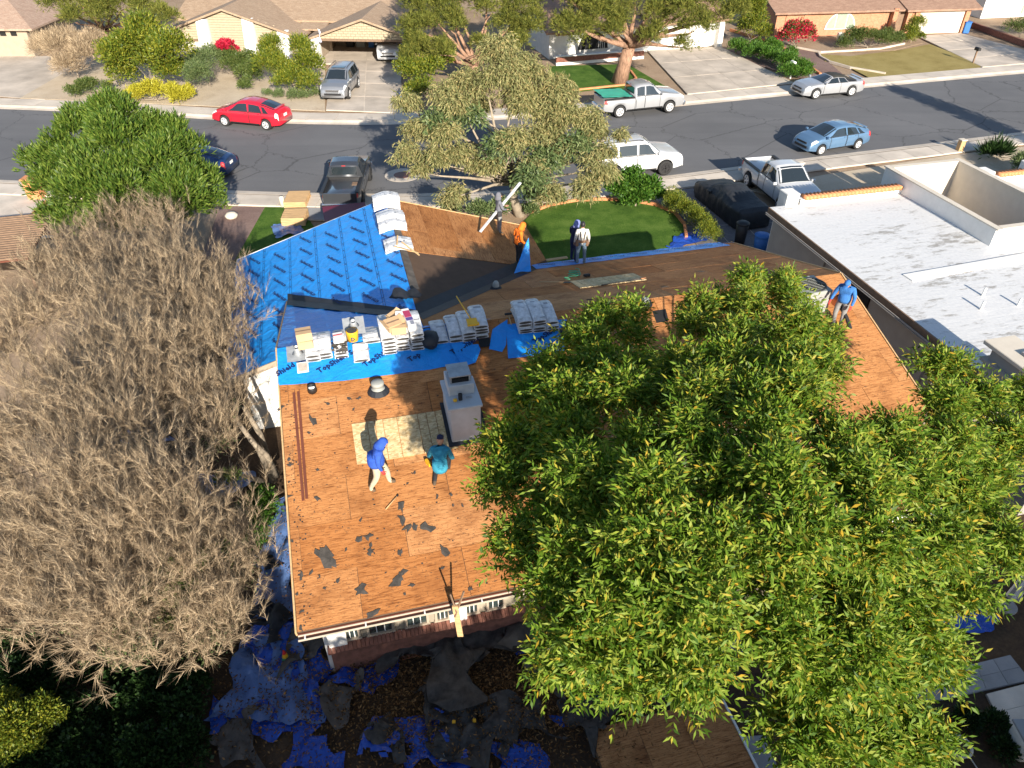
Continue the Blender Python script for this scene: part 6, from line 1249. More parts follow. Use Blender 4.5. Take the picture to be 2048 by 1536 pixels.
# ------------------------------------------------------------------ people
def person(label, M, J, cols, face=True, extras=(), hands='skin', h=1.0, bulk=1.08):
    "J: joints in metres, facing +y; cols: material names for shirt, trousers, skin, shoe, glove"
    D = dict(pelvis=(0, 0, .96), waist=(0, 0, 1.10), chest=(0, .01, 1.30), neck=(0, 0, 1.47), head=(0, .03, 1.63),
             ls=(-.19, 0, 1.42), le=(-.25, -.03, 1.13), lw=(-.24, .08, .89), rs=(.19, 0, 1.42), re=(.25, -.03, 1.13), rw=(.24, .08, .89),
             lh=(-.10, 0, .90), lk=(-.11, .03, .50), la=(-.11, 0, .09), lt=(-.12, .16, .035), rh=(.10, 0, .90), rk=(.11, .03, .50), ra=(.11, 0, .09), rt=(.12, .16, .035))
    D.update(J); names = list(D); V = {k: Vector(v)*h for k, v in D.items()}
    bones = [('pelvis', 'waist', 0), ('waist', 'chest', 0), ('chest', 'neck', 0), ('chest', 'ls', 0), ('ls', 'le', 0), ('le', 'lw', 0), ('chest', 'rs', 0), ('rs', 're', 0), ('re', 'rw', 0), ('pelvis', 'lh', 1), ('lh', 'lk', 1), ('lk', 'la', 1), ('la', 'lt', 3), ('pelvis', 'rh', 1), ('rh', 'rk', 1), ('rk', 'ra', 1), ('ra', 'rt', 3), ('neck', 'head', 2)]
    rad = dict(pelvis=.145, waist=.135, chest=.155, neck=.06, head=.05, ls=.075, le=.055, lw=.036, rs=.075, re=.055, rw=.036, lh=.105, lk=.068, la=.05, lt=.04, rh=.105, rk=.068, ra=.05, rt=.04)
    me = bpy.data.meshes.new('sk'); me.from_pydata([V[k] for k in names], [(names.index(a), names.index(c)) for a, c, _ in bones], [])
    ob = bpy.data.objects.new('sk', me); COL.objects.link(ob); ob.modifiers.new('s', 'SKIN'); ob.modifiers['s'].use_smooth_shade = True; sd = ob.modifiers.new('d', 'SUBSURF'); sd.levels = 1; sd.render_levels = 1
    for i, k in enumerate(names): me.skin_vertices[0].data[i].radius = (rad[k]*h*(bulk if k in ('chest', 'waist', 'pelvis', 'ls', 'le', 'rs', 're', 'lh', 'rh', 'lk', 'rk') else 1.25 if bulk > 1.3 and k in ('la', 'ra') else 1), rad[k]*h*bulk*(.84 if k in ('chest', 'waist', 'pelvis') else 1)); me.skin_vertices[0].data[i].use_root = (k == 'pelvis')
    bpy.context.view_layer.update(); ev = ob.evaluated_get(bpy.context.evaluated_depsgraph_get()); em = ev.to_mesh(); b = MB(); b.smooth = True
    vs = [v.co.copy() for v in em.vertices]
    def near(c):
        best, m = 1e9, 0
        for a, e, mi in bones:
            A, B_ = V[a], V[e]; d = B_-A; t = max(0, min(1, (c-A).dot(d)/max(d.length_squared, 1e-6))); q = (c-(A+d*t)).length - rad[a]*h*.6
            if q < best: best, m = q, mi
            if (a, e) in (('le', 'lw'), ('re', 'rw')) and t > .93 and q <= best: m = 4
        return m
    for p in em.polygons: b.mi = near(p.center); b.f.append(tuple(p.vertices)); b.m.append(b.mi); b.sm.append(True)
    b.v = [tuple(v) for v in vs]; ev.to_mesh_clear(); bpy.data.objects.remove(ob)
    hc = V['head']; ax = (V['head']-V['neck']).normalized(); fw = Vector((0, 1, 0)); fw = (fw-ax*fw.dot(ax)*1.0).normalized(); sx = fw.cross(ax); HR = Matrix((sx, fw, ax)).transposed().to_4x4(); HR.translation = hc
    b.mi = 2; b.lathe([(.02, -.125), (.055, -.115), (.072, -.06), (.080, .0), (.078, .055), (.060, .105), (.02, .125)], 14, HR @ Matrix.Diagonal((1, 1.18, 1, 1)))
    b.box(HR @ Vector((0, .102, -.015)), (.03, .04, .045), R=HR.to_3x3(), bev=.01)
    for s_ in (-1, 1): b.box(HR @ Vector((s_*.081, 0, -.01)), (.018, .04, .06), R=HR.to_3x3(), bev=.006)
    b.mi = 5
    for s_ in (-1, 1): b.box(HR @ Vector((s_*.032, .088, .015)), (.022, .012, .012), R=HR.to_3x3())
    b.box(HR @ Vector((0, .092, -.062)), (.045, .012, .01), R=HR.to_3x3())
    b.mi = 4
    for wn_, en in (('lw', 'le'), ('rw', 're')):
        d = (V[wn_]-V[en]).normalized(); s_ = -1 if wn_ == 'lw' else 1; sd_ = Vector((0, 1, 0)); sd_ = (sd_-d*sd_.dot(d)).normalized(); nm = d.cross(sd_); pc_ = V[wn_]+d*.055
        R_ = Matrix((d, sd_, nm)).transposed(); b.box(pc_, (.10, .085, .032), R=R_, bev=.012)
        for k, L_ in enumerate((.065, .078, .074, .058)): a = pc_+d*.045+sd_*(-.032+.021*k); m_ = a+d*L_*.5-nm*s_*.008; b.tube([a, m_, a+d*L_*.85-nm*s_*.035], [.0095, .009, .007], 6)
        a = pc_-d*.02+sd_*.04; b.tube([a, a+sd_*.03+d*.02, a+sd_*.035+d*.055-nm*s_*.01], [.011, .010, .008], 6)
    t = thing('person', label, 'person', M=M); b.build('body', [X[c] if isinstance(c, str) else c for c in cols]+[X['black']], t); t_M = HR
    for kind, m in extras:
        e = MB(); e.smooth = True; mm = X[m] if isinstance(m, str) else m
        if kind == 'hood':
            e.lathe([(.05, -.21), (.125, -.16), (.114, -.07), (.110, .02), (.098, .09), (.06, .135), (.01, .148)], 20, Matrix.Translation((0, -.03, 0)) @ Matrix.Diagonal((1, 1.15, 1, 1)))
            kp = [f for f in e.f if not (sum(e.v[i][1] for i in f)/len(f) > .045 and -.11 < sum(e.v[i][2] for i in f)/len(f) < .075)]; e.f = kp; e.m = [0]*len(kp); e.sm = [True]*len(kp); e.v = [tuple(HR @ Vector(v)) for v in e.v]
        if kind == 'cap':
            e.lathe([(.088, .035), (.089, .07), (.070, .12), (.02, .142)], 16, HR @ Matrix.Diagonal((1, 1.2, 1, 1))); e.box(HR @ Vector((0, .15, .045)), (.13, .12, .014), R=HR.to_3x3(), bev=.006)
        if kind == 'hair': e.lathe([(.06, -.07), (.084, -.03), (.086, .05), (.066, .112), (.02, .133)], 16, HR @ Matrix.Translation((0, -.022, .004)) @ Matrix.Diagonal((1, 1.14, 1, 1)))
        if kind == 'belt':
            e.lathe([(.172, -.05), (.176, 0), (.172, .05)], 16, Matrix.Translation(V['pelvis']+Vector((0, 0, .06))) @ Matrix.Diagonal((1, .85, 1, 1)))
        if kind == 'pouch':
            MB().box(V['pelvis']+Vector((-.19, -.02, -.04)), (.11, .18, .22), bev=.03).build('tool_pouch', mm, t); e.box(V['pelvis']+Vector((.19, -.02, -.04)), (.11, .18, .22), bev=.03)
        if kind == 'braces':
            for s_ in (-1, 1):
                e = MB() if s_ == 1 else e; e.smooth = False; e.tube([V['chest']+Vector((s_*.09, .135, -.15)), V['chest']+Vector((s_*.10, .11, .10)), V['chest']+Vector((s_*.10, .0, .175)), V['chest']+Vector((s_*.09, -.13, .06)), V['waist']+Vector((s_*.05, -.13, .0))], .022, 6)
                if s_ == -1: e.build('brace', mm, t)
        if kind == 'harness':
            e.tube([V['chest']+Vector((-.13, .13, -.12)), V['chest']+Vector((-.06, .15, .05)), V['chest']+Vector((.10, .06, .16)), V['chest']+Vector((.08, -.12, .02)), V['waist']+Vector((.1, -.13, 0))], .026, 6)
        if kind == 'hem': e.lathe([(.165, -.14), (.182, -.06), (.165, .16)], 16, Matrix.Translation(V['pelvis']+Vector((0, 0, .08))) @ Matrix.Diagonal((.92*bulk, .88*bulk, 1, 1)))
        e.build({'belt': 'tool_belt', 'pouch': 'tool_pouch', 'braces': 'brace', 'harness': 'harness', 'hem': 'jacket_hem'}.get(kind, kind), mm, t)
    return t, V
cloth = lambda n, c: simple(n, c, .85, .2, 7, .5, 9, bd=.03)
X['skin'] = simple('skin', (.42, .24, .16), .55, .08); X['shoe'] = simple('work_boots', (.10, .07, .045), .8, .2); X['jean'] = cloth('blue_jeans', (.13, .19, .26)); X['khaki'] = cloth('khaki_trousers', (.46, .39, .28)); X['darkpant'] = cloth('dark_trousers', (.035, .035, .04))
X['royal'] = cloth('royal_blue_hoodie', (.025, .085, .42)); X['orangeh'] = cloth('orange_hoodie', (.80, .17, .015)); X['teal'] = cloth('teal_shirt', (.03, .24, .36)); X['navy'] = cloth('navy_clothing', (.018, .022, .06)); X['hoodlav'] = cloth('lavender_hood', (.16, .19, .42)); X['whiteshirt'] = cloth('off_white_shirt', (.58, .56, .52)); X['greyhood'] = cloth('grey_hoodie', (.14, .145, .17)); X['cobalt'] = cloth('cobalt_sweatshirt', (.035, .15, .42)); X['glover'] = cloth('red_gloves', (.65, .05, .05)); X['brownlea'] = cloth('tan_leather', (.22, .13, .08)); X['greypant'] = cloth('grey_trousers', (.22, .22, .22))
def pm(fn, x, y, ang, dz=.02): p = fn(x, y); return HM @ Matrix.Translation((p.x, p.y, p.z+dz)) @ Matrix.Rotation(ang-TH, 4, 'Z')
PI = math.pi
# walking in the blue hoodie (right in the picture = -90 degrees)
person('person in royal blue hoodie and khaki trousers walking across the orange plywood', pm(rear, 760, 975, -PI/2+.15, .0), dict(pelvis=(0, 0, .90), waist=(0, .03, 1.03), chest=(0, .09, 1.22), neck=(0, .15, 1.37), head=(0, .24, 1.49), ls=(-.19, .10, 1.33), le=(-.26, .04, 1.05), lw=(-.24, .10, .82), rs=(.19, .10, 1.33), re=(.26, .06, 1.04), rw=(.25, .14, .80),
       lh=(-.10, 0, .86), lk=(-.11, .22, .50), la=(-.11, .26, .10), lt=(-.12, .42, .05), rh=(.10, 0, .86), rk=(.11, -.02, .48), ra=(.11, -.24, .10), rt=(.12, -.10, .02)), ['royal', 'khaki', 'skin', 'shoe', 'glover'], extras=(('hood', 'royal'), ('hem', 'royal')), h=.96, bulk=1.34)
# crouching in teal, back to the camera
person('person in teal shirt and dark cap kneeling by the white chimney', pm(rear, 882, 958, -.05, -.02), dict(pelvis=(0, 0, .42), waist=(0, .08, .56), chest=(0, .18, .76), neck=(0, .25, .93), head=(0, .32, 1.07), ls=(-.20, .19, .88), le=(-.30, .22, .60), lw=(-.30, .40, .40), rs=(.20, .19, .88), re=(.30, .18, .60), rw=(.28, .40, .42),
       lh=(-.10, 0, .38), lk=(-.16, .32, .14), la=(-.14, -.12, .08), lt=(-.14, -.26, .03), rh=(.10, 0, .38), rk=(.18, .40, .46), ra=(.16, .30, .08), rt=(.17, .46, .035)), ['teal', 'darkpant', 'skin', 'shoe', 'skin'], extras=(('cap', 'navy'), ('hem', 'teal')), h=.98, bulk=1.2)
tool('nail_gun', 'yellow and black nail gun in the left hand of the kneeling man', pm(rear, 860, 938, .6, .16), ([(0, 0, 0), (.06, -.14, .02)], .03), [((.0, .07, .0), (.08, .24, .10)), ((.0, .16, -.06), (.05, .05, .14))], 'black', 'yellow', cat='nail gun')
# blue sweatshirt at the right edge
person('person in cobalt sweatshirt and blue cap standing at the right roof edge', pm(rear, 1672, 652, PI-.75, .0), dict(chest=(0, .05, 1.29), neck=(0, .09, 1.44), head=(0, .17, 1.56), ls=(-.20, .06, 1.41), le=(-.30, .06, 1.14), lw=(-.30, .16, .90), rs=(.20, .09, 1.40), re=(.30, .10, 1.14), rw=(.32, .22, .92), lk=(-.12, .05, .5), rk=(.12, .08, .5)), ['cobalt', 'greypant', 'skin', 'shoe', 'glover'], extras=(('cap', 'cobalt'), ('hem', 'cobalt')), h=.98, bulk=1.15)
bl = thing('leaf_blower', 'orange and black leaf blower in the hand of the man at the right edge', 'leaf blower', M=pm(rear, 1664, 640, .3, .45)); MB().box((0, 0, .2), (.26, .34, .3), bev=.07).build('motor', X['orange'], bl); MB().tube([(0, -.1, .18), (.05, -.5, -.1), (.05, -.75, -.32)], [.07, .055, .06], 10).build('tube', X['black'], bl); MB().tube([(0, .1, .36), (0, 0, .46), (0, -.12, .38)], .02, 6).build('handle', X['black'], bl)
# pair at the front eave
person('person in dark clothes and lavender hood beside the man in the white shirt', pm(front, 1146, 524, -.9, .02), dict(chest=(0, .05, 1.29), neck=(0, .08, 1.44), head=(0, .13, 1.58), rw=(.18, .28, 1.0), re=(.26, .05, 1.12), lw=(-.18, .28, 1.0), le=(-.26, .05, 1.12)), ['navy', 'navy', 'skin', 'shoe', 'skin'], extras=(('hood', 'hoodlav'),), h=1.0)
person('person in white shirt, braces and tool belt seen from behind at the front eave', pm(front, 1161, 530, .05, .02), dict(lw=(-.27, .10, .90), rw=(.27, .10, .90), lk=(-.13, .05, .5), rk=(.13, .05, .5), la=(-.14, 0, .09), ra=(.14, 0, .09)), ['whiteshirt', 'jean', 'skin', 'shoe', 'skin'], extras=(('hair', 'black'), ('braces', 'feltgray'), ('belt', 'brownlea'), ('pouch', 'brownlea')), h=1.0)
person('person in bright orange hoodie with black harness in the roof valley', pm(wright, 1037, 530, -PI/2+.5, .0), dict(chest=(0, .07, 1.28), neck=(0, .12, 1.43), head=(0, .19, 1.56), rw=(.2, .22, .88), lw=(-.2, .2, .9)), ['orangeh', 'darkpant', 'skin', 'shoe', 'skin'], extras=(('hood', 'orangeh'), ('harness', 'black'), ('hem', 'orangeh'), ('pouch', 'black')), h=1.02)
_, Vg = person('person in grey hoodie carrying a long pale metal strip on the garage roof', pm(wright, 998, 466, -PI/2+.3, .0), dict(le=(-.26, .06, 1.14), lw=(-.12, .30, 1.12), re=(.26, .10, 1.14), rw=(.06, .32, 1.02)), ['greyhood', 'greypant', 'skin', 'shoe', 'skin'], extras=(('hood', 'greyhood'), ('cap', 'black'), ('pouch', 'darkpant')), h=1.0)
a, c = atY(960, 464, 27.35), atY(1041, 365, 29.0); o = MB().beam(a, c, .11, .04).build('metal_strip', X['wrap']); tag(o, 'long pale metal strip carried slantwise by the person in grey', 'metal strip')

# ------------------------------------------------------------------ the torn off felt and tarpaulins round the house
def cloth_sheet(name, label, cat, q, mat, amp=.14, z=.05, n=26, freq=1.6, kind=None, group=None, edge=.12, hole=0):
    P = [G(*p, 0) for p in q]; b = MB(); b.smooth = True; vs = []; sd = random.uniform(0, 90)
    for i in range(n+1):
        for j in range(n+1):
            s, t = i/n, j/n; p = (P[0]*(1-s)+P[1]*s)*(1-t)+(P[3]*(1-s)+P[2]*s)*t
            e = max(abs(s-.5), abs(t-.5))*2; k = edge*max(0, e-.6)/.4; p = p+Vector((k*mn.noise(Vector((p.x*2.1, p.y*2.1, sd))), k*mn.noise(Vector((p.x*2.1, p.y*2.1, sd+7))), 0))*3
            h = amp*(abs(mn.noise(Vector((p.x*freq, p.y*freq*.6, sd))))*1.5+.45*abs(mn.noise(Vector((p.x*freq*2.7, p.y*freq*2.2, sd+3))))+.12*mn.noise(Vector((p.x*9, p.y*8, sd)))+.30*abs(math.sin(p.x*2.6+p.y*1.3+3*mn.noise(Vector((p.x, p.y, sd+11)))))**3); vs.append(p+Vector((0, 0, z+h)))
    fs = []
    for i in range(n):
        for j in range(n):
            if hole and mn.noise(vs[i*(n+1)+j]*1.1+Vector((sd, 0, 0))) > .42-hole*.2: continue
            fs.append((i*(n+1)+j, i*(n+1)+j+1, (i+1)*(n+1)+j+1, (i+1)*(n+1)+j))
    b.add(vs, fs); o = b.build(name, X[mat], None, fix=False); return tag(o, label, cat, group, kind)
TG = 'tarpaulins on the ground round the house'
for q, m, am, lb in (([(575, 970), (596, 1250), (498, 1258), (540, 1050)], 'tarppale', .22, 'pale blue tarpaulin running along the left side of the house'), ([(600, 1240), (660, 1300), (650, 1440), (470, 1290)], 'tarp', .2, 'crumpled blue tarpaulin at the rear left corner of the house'),
      ([(500, 1260), (600, 1290), (650, 1440), (432, 1450)], 'tarppale', .22, 'dappled pale blue tarpaulin left of the leaf litter'), ([(690, 1312), (815, 1300), (790, 1375), (640, 1385)], 'tarp', .2, 'bright blue tarpaulin heap below the rear windows'),
      ([(720, 1460), (860, 1440), (1090, 1520), (720, 1560)], 'tarp', .22, 'torn blue tarpaulin in the shade at the bottom of the garden'), ([(1100, 1440), (1210, 1385), (1215, 1410), (1130, 1452)], 'tarp', .12, 'narrow blue tarpaulin strip beside the brown plywood deck'),
      ([(1000, 1495), (1090, 1490), (1092, 1560), (990, 1560)], 'tarp', .06, 'flat folded blue tarpaulin at the bottom edge'), ([(590, 1480), (690, 1490), (700, 1560), (560, 1560)], 'tarp', .15, 'blue tarpaulin scrap under torn felt at the bottom left'),
      ([(390, 955), (500, 948), (505, 980), (395, 990)], 'tarppale', .15, 'blue tarpaulin showing through the dead twigs'), ([(240, 870), (330, 862), (340, 895), (250, 890)], 'tarppale', .12, 'small blue tarpaulin patch deep under the dead twigs'),
      ([(430, 1405), (660, 1420), (640, 1470), (420, 1475)], 'tarp', .12, 'dark blue tarpaulin edge across the shaded corner'), ([(1870, 1240), (1985, 1232), (1980, 1262), (1865, 1272)], 'tarp', .10, 'deep blue tarpaulin beyond the ash tree on the right'),
      ([(1345, 482), (1400, 462), (1440, 478), (1340, 500)], 'tarp', .10, 'bunched blue tarpaulin at the foot of the clipped hedge'), ([(1020, 1290), (1100, 1240), (1110, 1290), (1040, 1330)], 'tarp', .14, 'blue tarpaulin corner under the felt by the windows'), ([(1410, 1270), (1470, 1265), (1475, 1310), (1415, 1305)], 'tarp', .2, 'blue tarpaulin lump in the gap of the ash tree'), ([(545, 455), (600, 445), (610, 470), (550, 480)], 'tarppale', .1, 'pale blue plastic crumpled by the front lawn')):
    cloth_sheet('tarpaulin', lb, 'tarpaulin', q, m, am, .05, group=TG, freq=2.0, hole=1.0 if 'torn' in lb else 0)
FG = 'torn off roofing felt heaped behind the house'
fl_ = [((830, 1300), .7, 'felt', 'big dark felt heap under the rear windows'), ((900, 1330), .7, 'felt', 'dark felt sheet beside the leaf litter'), ((960, 1300), .8, 'felt', 'dark felt sheet against the brick base'), ((1045, 1275), .6, 'feltgray', 'grey brown felt slab standing near the ash leaves'), ((670, 1395), .5, 'feltgray', 'curled tan felt piece at the edge of the blue tarpaulin'), ((620, 1310), .45, 'feltgray', 'brown folded felt by the small striped cone'), ((560, 1255), .4, 'feltblk', 'black felt pile at the rear left roof corner'), ((780, 1490), .6, 'felt', 'dark felt over the torn tarpaulin'), ((930, 1480), .8, 'felt', 'dark felt beside the garden rake'), ((1020, 1450), .8, 'felt', 'dark felt strip right of the yellow blocks'), ((480, 1500), .6, 'feltgray', 'grey grainy felt slab at the bottom left corner'), ((600, 1275), .35, 'feltgray', 'small brown felt fold under the gutter corner'), ((1090, 1340), .5, 'feltgray', 'grey felt fold beside the ash leaves'), ((880, 1400), .7, 'felt', 'dark felt sheet in the middle of the litter'), ((540, 1130), .25, 'feltblk', 'small black felt bit on the pale tarpaulin'), ((1180, 1440), .6, 'felt', 'dark felt slab lying on the plywood deck')]
for (x, y), r, m, lb in fl_:
    p = 1469/12*r*.5; a = random.uniform(-.5, .5); q = [(x+p*(cx*math.cos(a)-cy*math.sin(a))*1.2, y+p*(cx*math.sin(a)+cy*math.cos(a))*.9) for cx, cy in ((-1, 1), (1, 1), (1, -1), (-1, -1))]
    cloth_sheet('felt_sheet', lb, 'roofing felt', q, m, .24, .34 if y < 1340 and x > 780 else .12, 16, 2.4, group=FG, edge=.3)
n = 15000; xy = []
while len(xy) < n:
    x, y = random.uniform(430, 1300), random.uniform(1290, 1560)
    if random.random() < math.exp(-(((x-930)/260)**2+((y-1390)/90)**2))+.12: p = G(x, y, .0); xy.append((p.x, p.y, .10+random.uniform(0, .22)))
P = np.array(xy); D = rdir(n)*np.array([1, 1, .25]); V, F = quads(P, unit(D), .06+.06*RNG.random(n), .02+.025*RNG.random(n)); o = link('fallen_leaves', npmesh('fallen_leaves', V, F, X['litter'])); tag(o, 'brown fallen leaf litter over the torn felt behind the house', 'leaf litter', kind='stuff')
n = 1200; P = []
while len(P) < n:
    x, y = random.uniform(440, 660), random.uniform(990, 1440); p = G(x, y, 0)
    if uvz(p).x < -.1 or uvz(p).y < -7.8: P.append((p.x, p.y, .16+random.uniform(0, .15)))
V, F = quads(np.array(P), unit(rdir(n)*np.array([1, 1, .3])), .05+.05*RNG.random(n), .02+.02*RNG.random(n)); tag(link('fallen_leaves', npmesh('fallen_leaves', V, F, X['litter'])), 'orange brown leaves scattered over the blue tarpaulins', 'leaf litter', kind='stuff')
# low plywood deck, patio slabs and garden things
dk = thing('plywood_deck', 'low shaded brown plywood deck at the bottom of the picture', 'deck', M=HM)
p0 = uvz(G(1440, 1392, .3)); uR = p0.x; vT = p0.y; MB().box((uR-1.6, vT-2.2, .14), (3.2, 4.4, .22)).build('base', X['trim'], dk)
for i in range(3):
    for j in range(3): MB().box((uR-.54-i*1.07, vT-.75-j*1.47, .265), (1.06, 1.46, .02)).build('sheathing_panel', X['ply'], dk)
MB().box((uR+.03, vT-2.2, .2), (.05, 4.4, .2)).build('edge_trim', X['whitep'], dk)
def slabs(name, q, nx, ny, mat, z=.06):
    a, c, d, e = [G(x, y, z) for x, y in q]; base = struct(MB().slab([a, c, d, e], .05).build(name, X['concgrey']))
    for i in range(nx):
        for j in range(ny):
            L = lambda s, t: (a*(1-s)+c*s)*(1-t)+(e*(1-s)+d*s)*t; g = .012
            MB().slab([L((i+g)/nx, (j+g)/ny)+Vector((0, 0, .014)), L((i+1-g)/nx, (j+g)/ny)+Vector((0, 0, .014)), L((i+1-g)/nx, (j+1-g)/ny)+Vector((0, 0, .014)), L((i+g)/nx, (j+1-g)/ny)+Vector((0, 0, .014))], .03).build('paving_slab', X[mat], base)
slabs('patio', [(1790, 1420), (2060, 1360), (2020, 1310), (1810, 1362)], 6, 2, 'concgrey'); slabs('path', [(2010, 1465), (2120, 1440), (2060, 1365), (1972, 1388)], 1, 2, 'conc'); slabs('patio', [(1480, 1545), (1560, 1545), (1530, 1470), (1455, 1475)], 1, 1, 'concgrey')
pt = thing('plant_pot', 'large round white plant pot at the bottom right of the garden', 'plant pot', tuple(G(1905, 1510))); c = MB(); c.smooth = True; c.lathe([(.17, 0), (.26, .40), (.28, .42), (.25, .43), (.22, .36), (.02, .34)], 20); c.build('body', X['cream'], pt); MB().lathe([(.225, .37), (.225, .375), (.02, .38)], 16).build('soil', X['yard'], pt)
hs = MB(); hs.smooth = True; hs.tube([G(1940, 1448)+Vector((.15*math.cos(a), .15*math.sin(a), .05)) for a in np.linspace(0, 5.4, 24)], .014, 6); tag(hs.build('hose_ring', X['cream']), 'small pale hose loop lying by the plant pot', 'hose')
hs = MB(); hs.tube([G(1915, 1478, .1), G(1960, 1545, .06)], .015, 6); tag(hs.build('cane', X['cream']), 'thin pale cane leaning beside the plant pot', 'cane')
um = thing('parasol', 'folded grey and white striped parasol at the right edge', 'parasol', tuple(G(2012, 1215))); c = MB(); c.smooth = True
for k in range(10):
    a0, a1 = 2*math.pi*k/10, 2*math.pi*(k+1)/10; c.mi = k % 2
    for z0, r0_, z1, r1_ in ((.45, .17, 1.1, .12), (1.1, .12, 1.75, .02)): c.add([(r0_*math.cos(a0), r0_*math.sin(a0), z0), (r0_*math.cos(a1), r0_*math.sin(a1), z0), (r1_*math.cos(a1), r1_*math.sin(a1), z1), (r1_*math.cos(a0), r1_*math.sin(a0), z1)], [(0, 1, 2, 3)])
c.build('canopy', [X['whitep'], X['concgrey']], um); MB().tube([(0, 0, 0), (0, 0, 1.85)], .022, 8).build('pole', X['steel'], um); MB().lathe([(.25, 0), (.25, .08), (.04, .1)], 16).build('base', X['concgrey'], um)
wb_ = thing('storage_bin', 'white rounded garden bin at the bottom right corner', 'bin', tuple(G(2045, 1500))); MB().box((0, 0, .35), (.7, .6, .7), bev=.08).build('body', X['whitep'], wb_); MB().box((0, 0, .73), (.74, .64, .06), bev=.02).build('lid', X['concgrey'], wb_)
cn = thing('striped_cone', 'small red, yellow and green striped cone on the tarpaulin', 'cone', tuple(G(572, 1318, .22)))
for k, (m, z0, z1, r0_, r1_) in enumerate((('green', 0, .12, .10, .075), ('yellow', .12, .24, .075, .05), ('red', .24, .36, .05, .02))): MB().lathe([(r0_, z0), (r1_, z1)], 14).build('band', X[m], cn)
for x, y, lb in ((908, 1446, 'yellow plastic block on the litter, nearer the rake'), (949, 1443, 'yellow plastic block on the litter, further right of the rake')): item('yellow_block', lb, 'block', Matrix.Translation(G(x, y, .28)), MB().box((0, 0, .04), (.075, .07, .08), bev=.01), 'yellow', 'yellow plastic blocks')
rk = thing('garden_rake', 'pale handled rake lying in the litter', 'rake', (0, 0, 0)); a, c = G(893, 1452, .26), G(887, 1508, .24); MB().tube([a, c], .012, 6).build('handle', X['woodtan'], rk)
tb = MB()
for k in range(7): tb.tube([c, c+Vector(((k-3)*.03, -.16, .0))], .006, 4)
tb.build('tines', X['steel'], rk)
# front garden and street things
def bin_(label, p, m, name='wheelie_bin', r=.30, h=1.0, group=None):
    t = thing(name, label, 'bin', tuple(p), group=group); c = MB(); c.smooth = True; c.lathe([(r*.8, 0), (r, h*.92), (r*.9, h*.93), (.02, h*.93)], 16); c.build('body', X[m], t); c = MB(); c.smooth = True; c.lathe([(r*1.08, h*.93), (r*1.08, h*.98), (r*.6, h*1.05), (.02, h*1.06)], 16); c.build('lid', X[m], t); return t
bin_('tall black round bin by the neighbour wall, behind the front eave', G(1478, 488), 'black', h=1.15); bin_('blue round bin in front of the neighbour wall', G(1518, 505), 'bluep', r=.36, h=.95)
bn = thing('wheelie_bin', 'blue wheelie bin at the far end of the brick house garage', 'bin', tuple(G(1928, 66)), group=None); MB().box((0, 0, .5), (.6, .65, 1.0), bev=.05).build('body', X['bluep'], bn); MB().box((0, 0, 1.04), (.66, .72, .08), bev=.03).build('lid', X['bluep'], bn)
def mailbox(label, p, m, h=1.1, s=1.0, pm_='trim'):
    t = thing('mailbox', label, 'mailbox', tuple(p), .2, 'mailboxes by the kerb'); MB().box((0, 0, h/2), (.10, .10, h)).build('post', X[pm_], t); MB().prism([(-.13, 0), (.13, 0), (.13, .14)] + [(.13*math.cos(a), .14+.12*math.sin(a)) for a in np.linspace(.3, 2.8, 7)] + [(-.13, .14)], .5, Matrix(((1, 0, 0, 0), (0, 0, -1, .25), (0, 1, 0, h), (0, 0, 0, 1)))).build('box', X[m], t); return t
mailbox('black mailbox leaning beside the brick house driveway', G(1945, 128), 'black'); mailbox('white mailbox in the green ground cover', G(1580, 157), 'whitep', pm_='whitep')
for x, y, lb, hh in ((1917, 304, 'tan block pillar by the right pavement', .75), (1597, 342, 'short leaning tan post beside the white pickup', .5)): t = thing('block_post', lb, 'post', tuple(G(x, y)), .2); MB().box((0, 0, hh/2), (.34, .34, hh), bev=.02).build('shaft', X['woodtan'] if hh > .6 else X['cream'], t); MB().box((0, 0, hh+.03), (.40, .40, .06), bev=.01).build('cap', X['cream'], t)
wp = thing('white_post', 'white round topped post by the front pavement', 'post', tuple(G(566, 414))); c = MB(); c.smooth = True; c.lathe([(.13, 0), (.13, .55), (.11, .60), (.02, .62)], 14); c.build('shaft', X['cream'], wp); MB().lathe([(.16, 0), (.16, .05), (.02, .06)], 14).build('foot', X['concgrey'], wp)
def lumber(label, x, y, n, lv, L, rz):
    t = thing('lumber_pallet', label, 'pallet', tuple(G(x, y)), rz)
    for k in range(3): MB().box((0, -L*.4+k*L*.4, .06), (1.15, .1, .12)).build('bearer', X['trim'], t)
    for l in range(lv):
        for k in range(n): MB().box((0, -L/2+.09+k*(L-.1)/(n-1), .15+l*.11), (1.2-random.uniform(0, .06), (L-.1)/(n-1)*.9, .10)).build('plank', X['woodtan'], t)
    return t
lumber('stack of pale planks in the sun by the driveway', 596, 408, 9, 3, 1.5, .05); lumber('shaded stack of planks behind the sunlit plank stack', 592, 446, 5, 4, 1.1, .05)
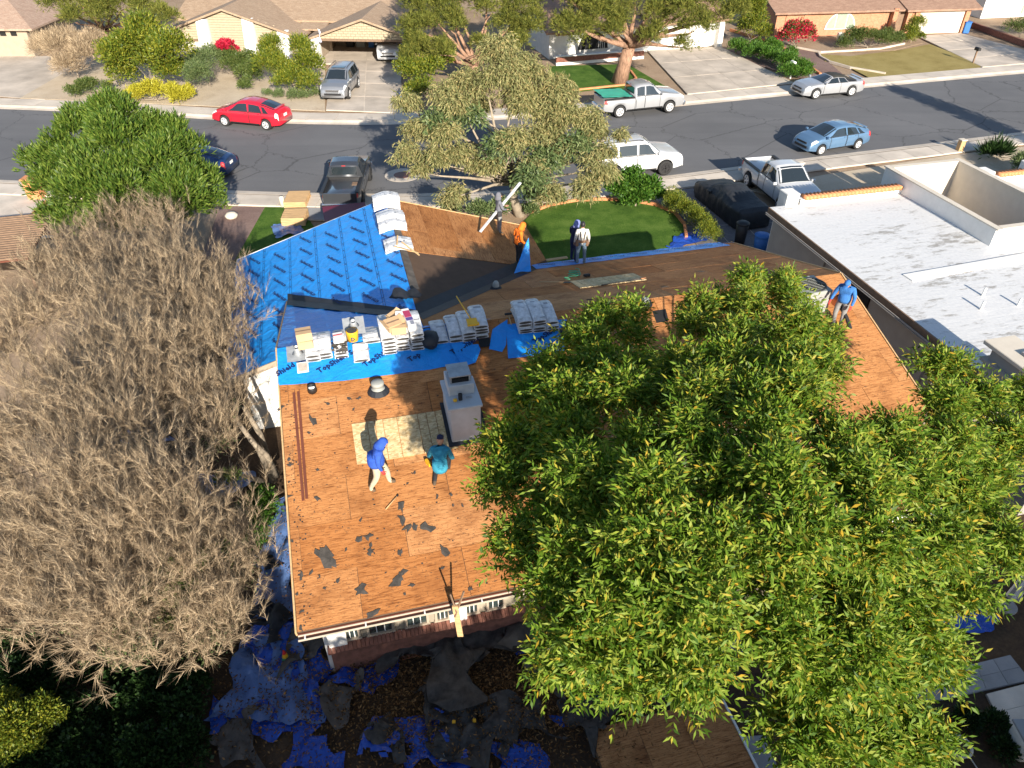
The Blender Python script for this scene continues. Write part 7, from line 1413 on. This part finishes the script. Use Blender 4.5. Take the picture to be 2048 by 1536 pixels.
mh = MB(); mh.lathe([(1.05, -.01), (1.05, .004), (.02, .005)], 28, Matrix.Translation(G(805, 350))); o = mh.build('manhole_collar', X['conc']); o2 = MB().lathe([(.52, 0), (.52, .012), (.02, .013)], 24, Matrix.Translation(G(805, 350))).build('manhole_lid', X['dripedge'], o); tag(o, 'round manhole with pale concrete collar and rusty lid in the street', 'manhole')
sg = thing('yard_sign', 'small blue and white sign at the edge of the far driveway', 'sign', tuple(G(803, 218)), .3); MB().box((0, 0, .75), (.04, .5, .7)).build('panel', X['bluep'], sg); MB().box((-.022, 0, .75), (.01, .34, .5)).build('panel_print', X['whitep'], sg)
for s_ in (-.2, .2): MB().tube([(0, s_, 0), (0, s_, .5)], .012, 5).build('stake', X['steel'], sg)
rk_ = MB(); rk_.smooth = True; rk_.lathe([(.05, 0), (.30, .05), (.34, .18), (.2, .3), (.02, .33)], 12); tag(rk_.build('boulder', X['cream'], None, tuple(G(464, 436))), 'pale boulder in the red gravel by the round tree', 'boulder')
# back row added to cast shade, then two trees known from their shadows
hc_ = []
for x, y, h, r_ in ((-13, -2.5, 3.9, 1.8), (-9.6, -3.6, 4.4, 1.8), (-6.0, -3.0, 4.8, 1.8), (-2.6, -3.6, 6.4, 2.1), (.8, -3.2, 6.5, 2.1), (4.2, -3.4, 7.2, 2.3), (7.4, -3.0, 7.4, 2.3), (10.6, -2.4, 7.4, 2.3), (13.6, -1.6, 7.0, 2.3), (17, -.6, 7.0, 2.4), (-17, -1.0, 3.9, 1.8)):
    hc_ += [(Vector((x+random.uniform(-.4, .4), y+random.uniform(-.4, .4), z)), r_, r_, 1.4) for z in np.arange(1.2, h-.8, 1.3)]
tag(plant('added_shade_trees', 'band of unseen leafy trees added behind the camera to shade the back garden', 'trees', (-2, -3, 0), hc_, [('crown', cloud(hc_, 85000, .4, .15, .8, .5, .5, .4), 'mid')], 'bark', .15, split=.8, every=6), kind='stuff')
tall('slim conifer beside the right end of the flat roofed house', (36.5, 40.5, 0), 7.5, 1.0, 3500, 'dk', 'conifer'); tall('broad tree by the far right driveway', (52, 53.5, 0), 8, 3.2, 5000, 'mid')
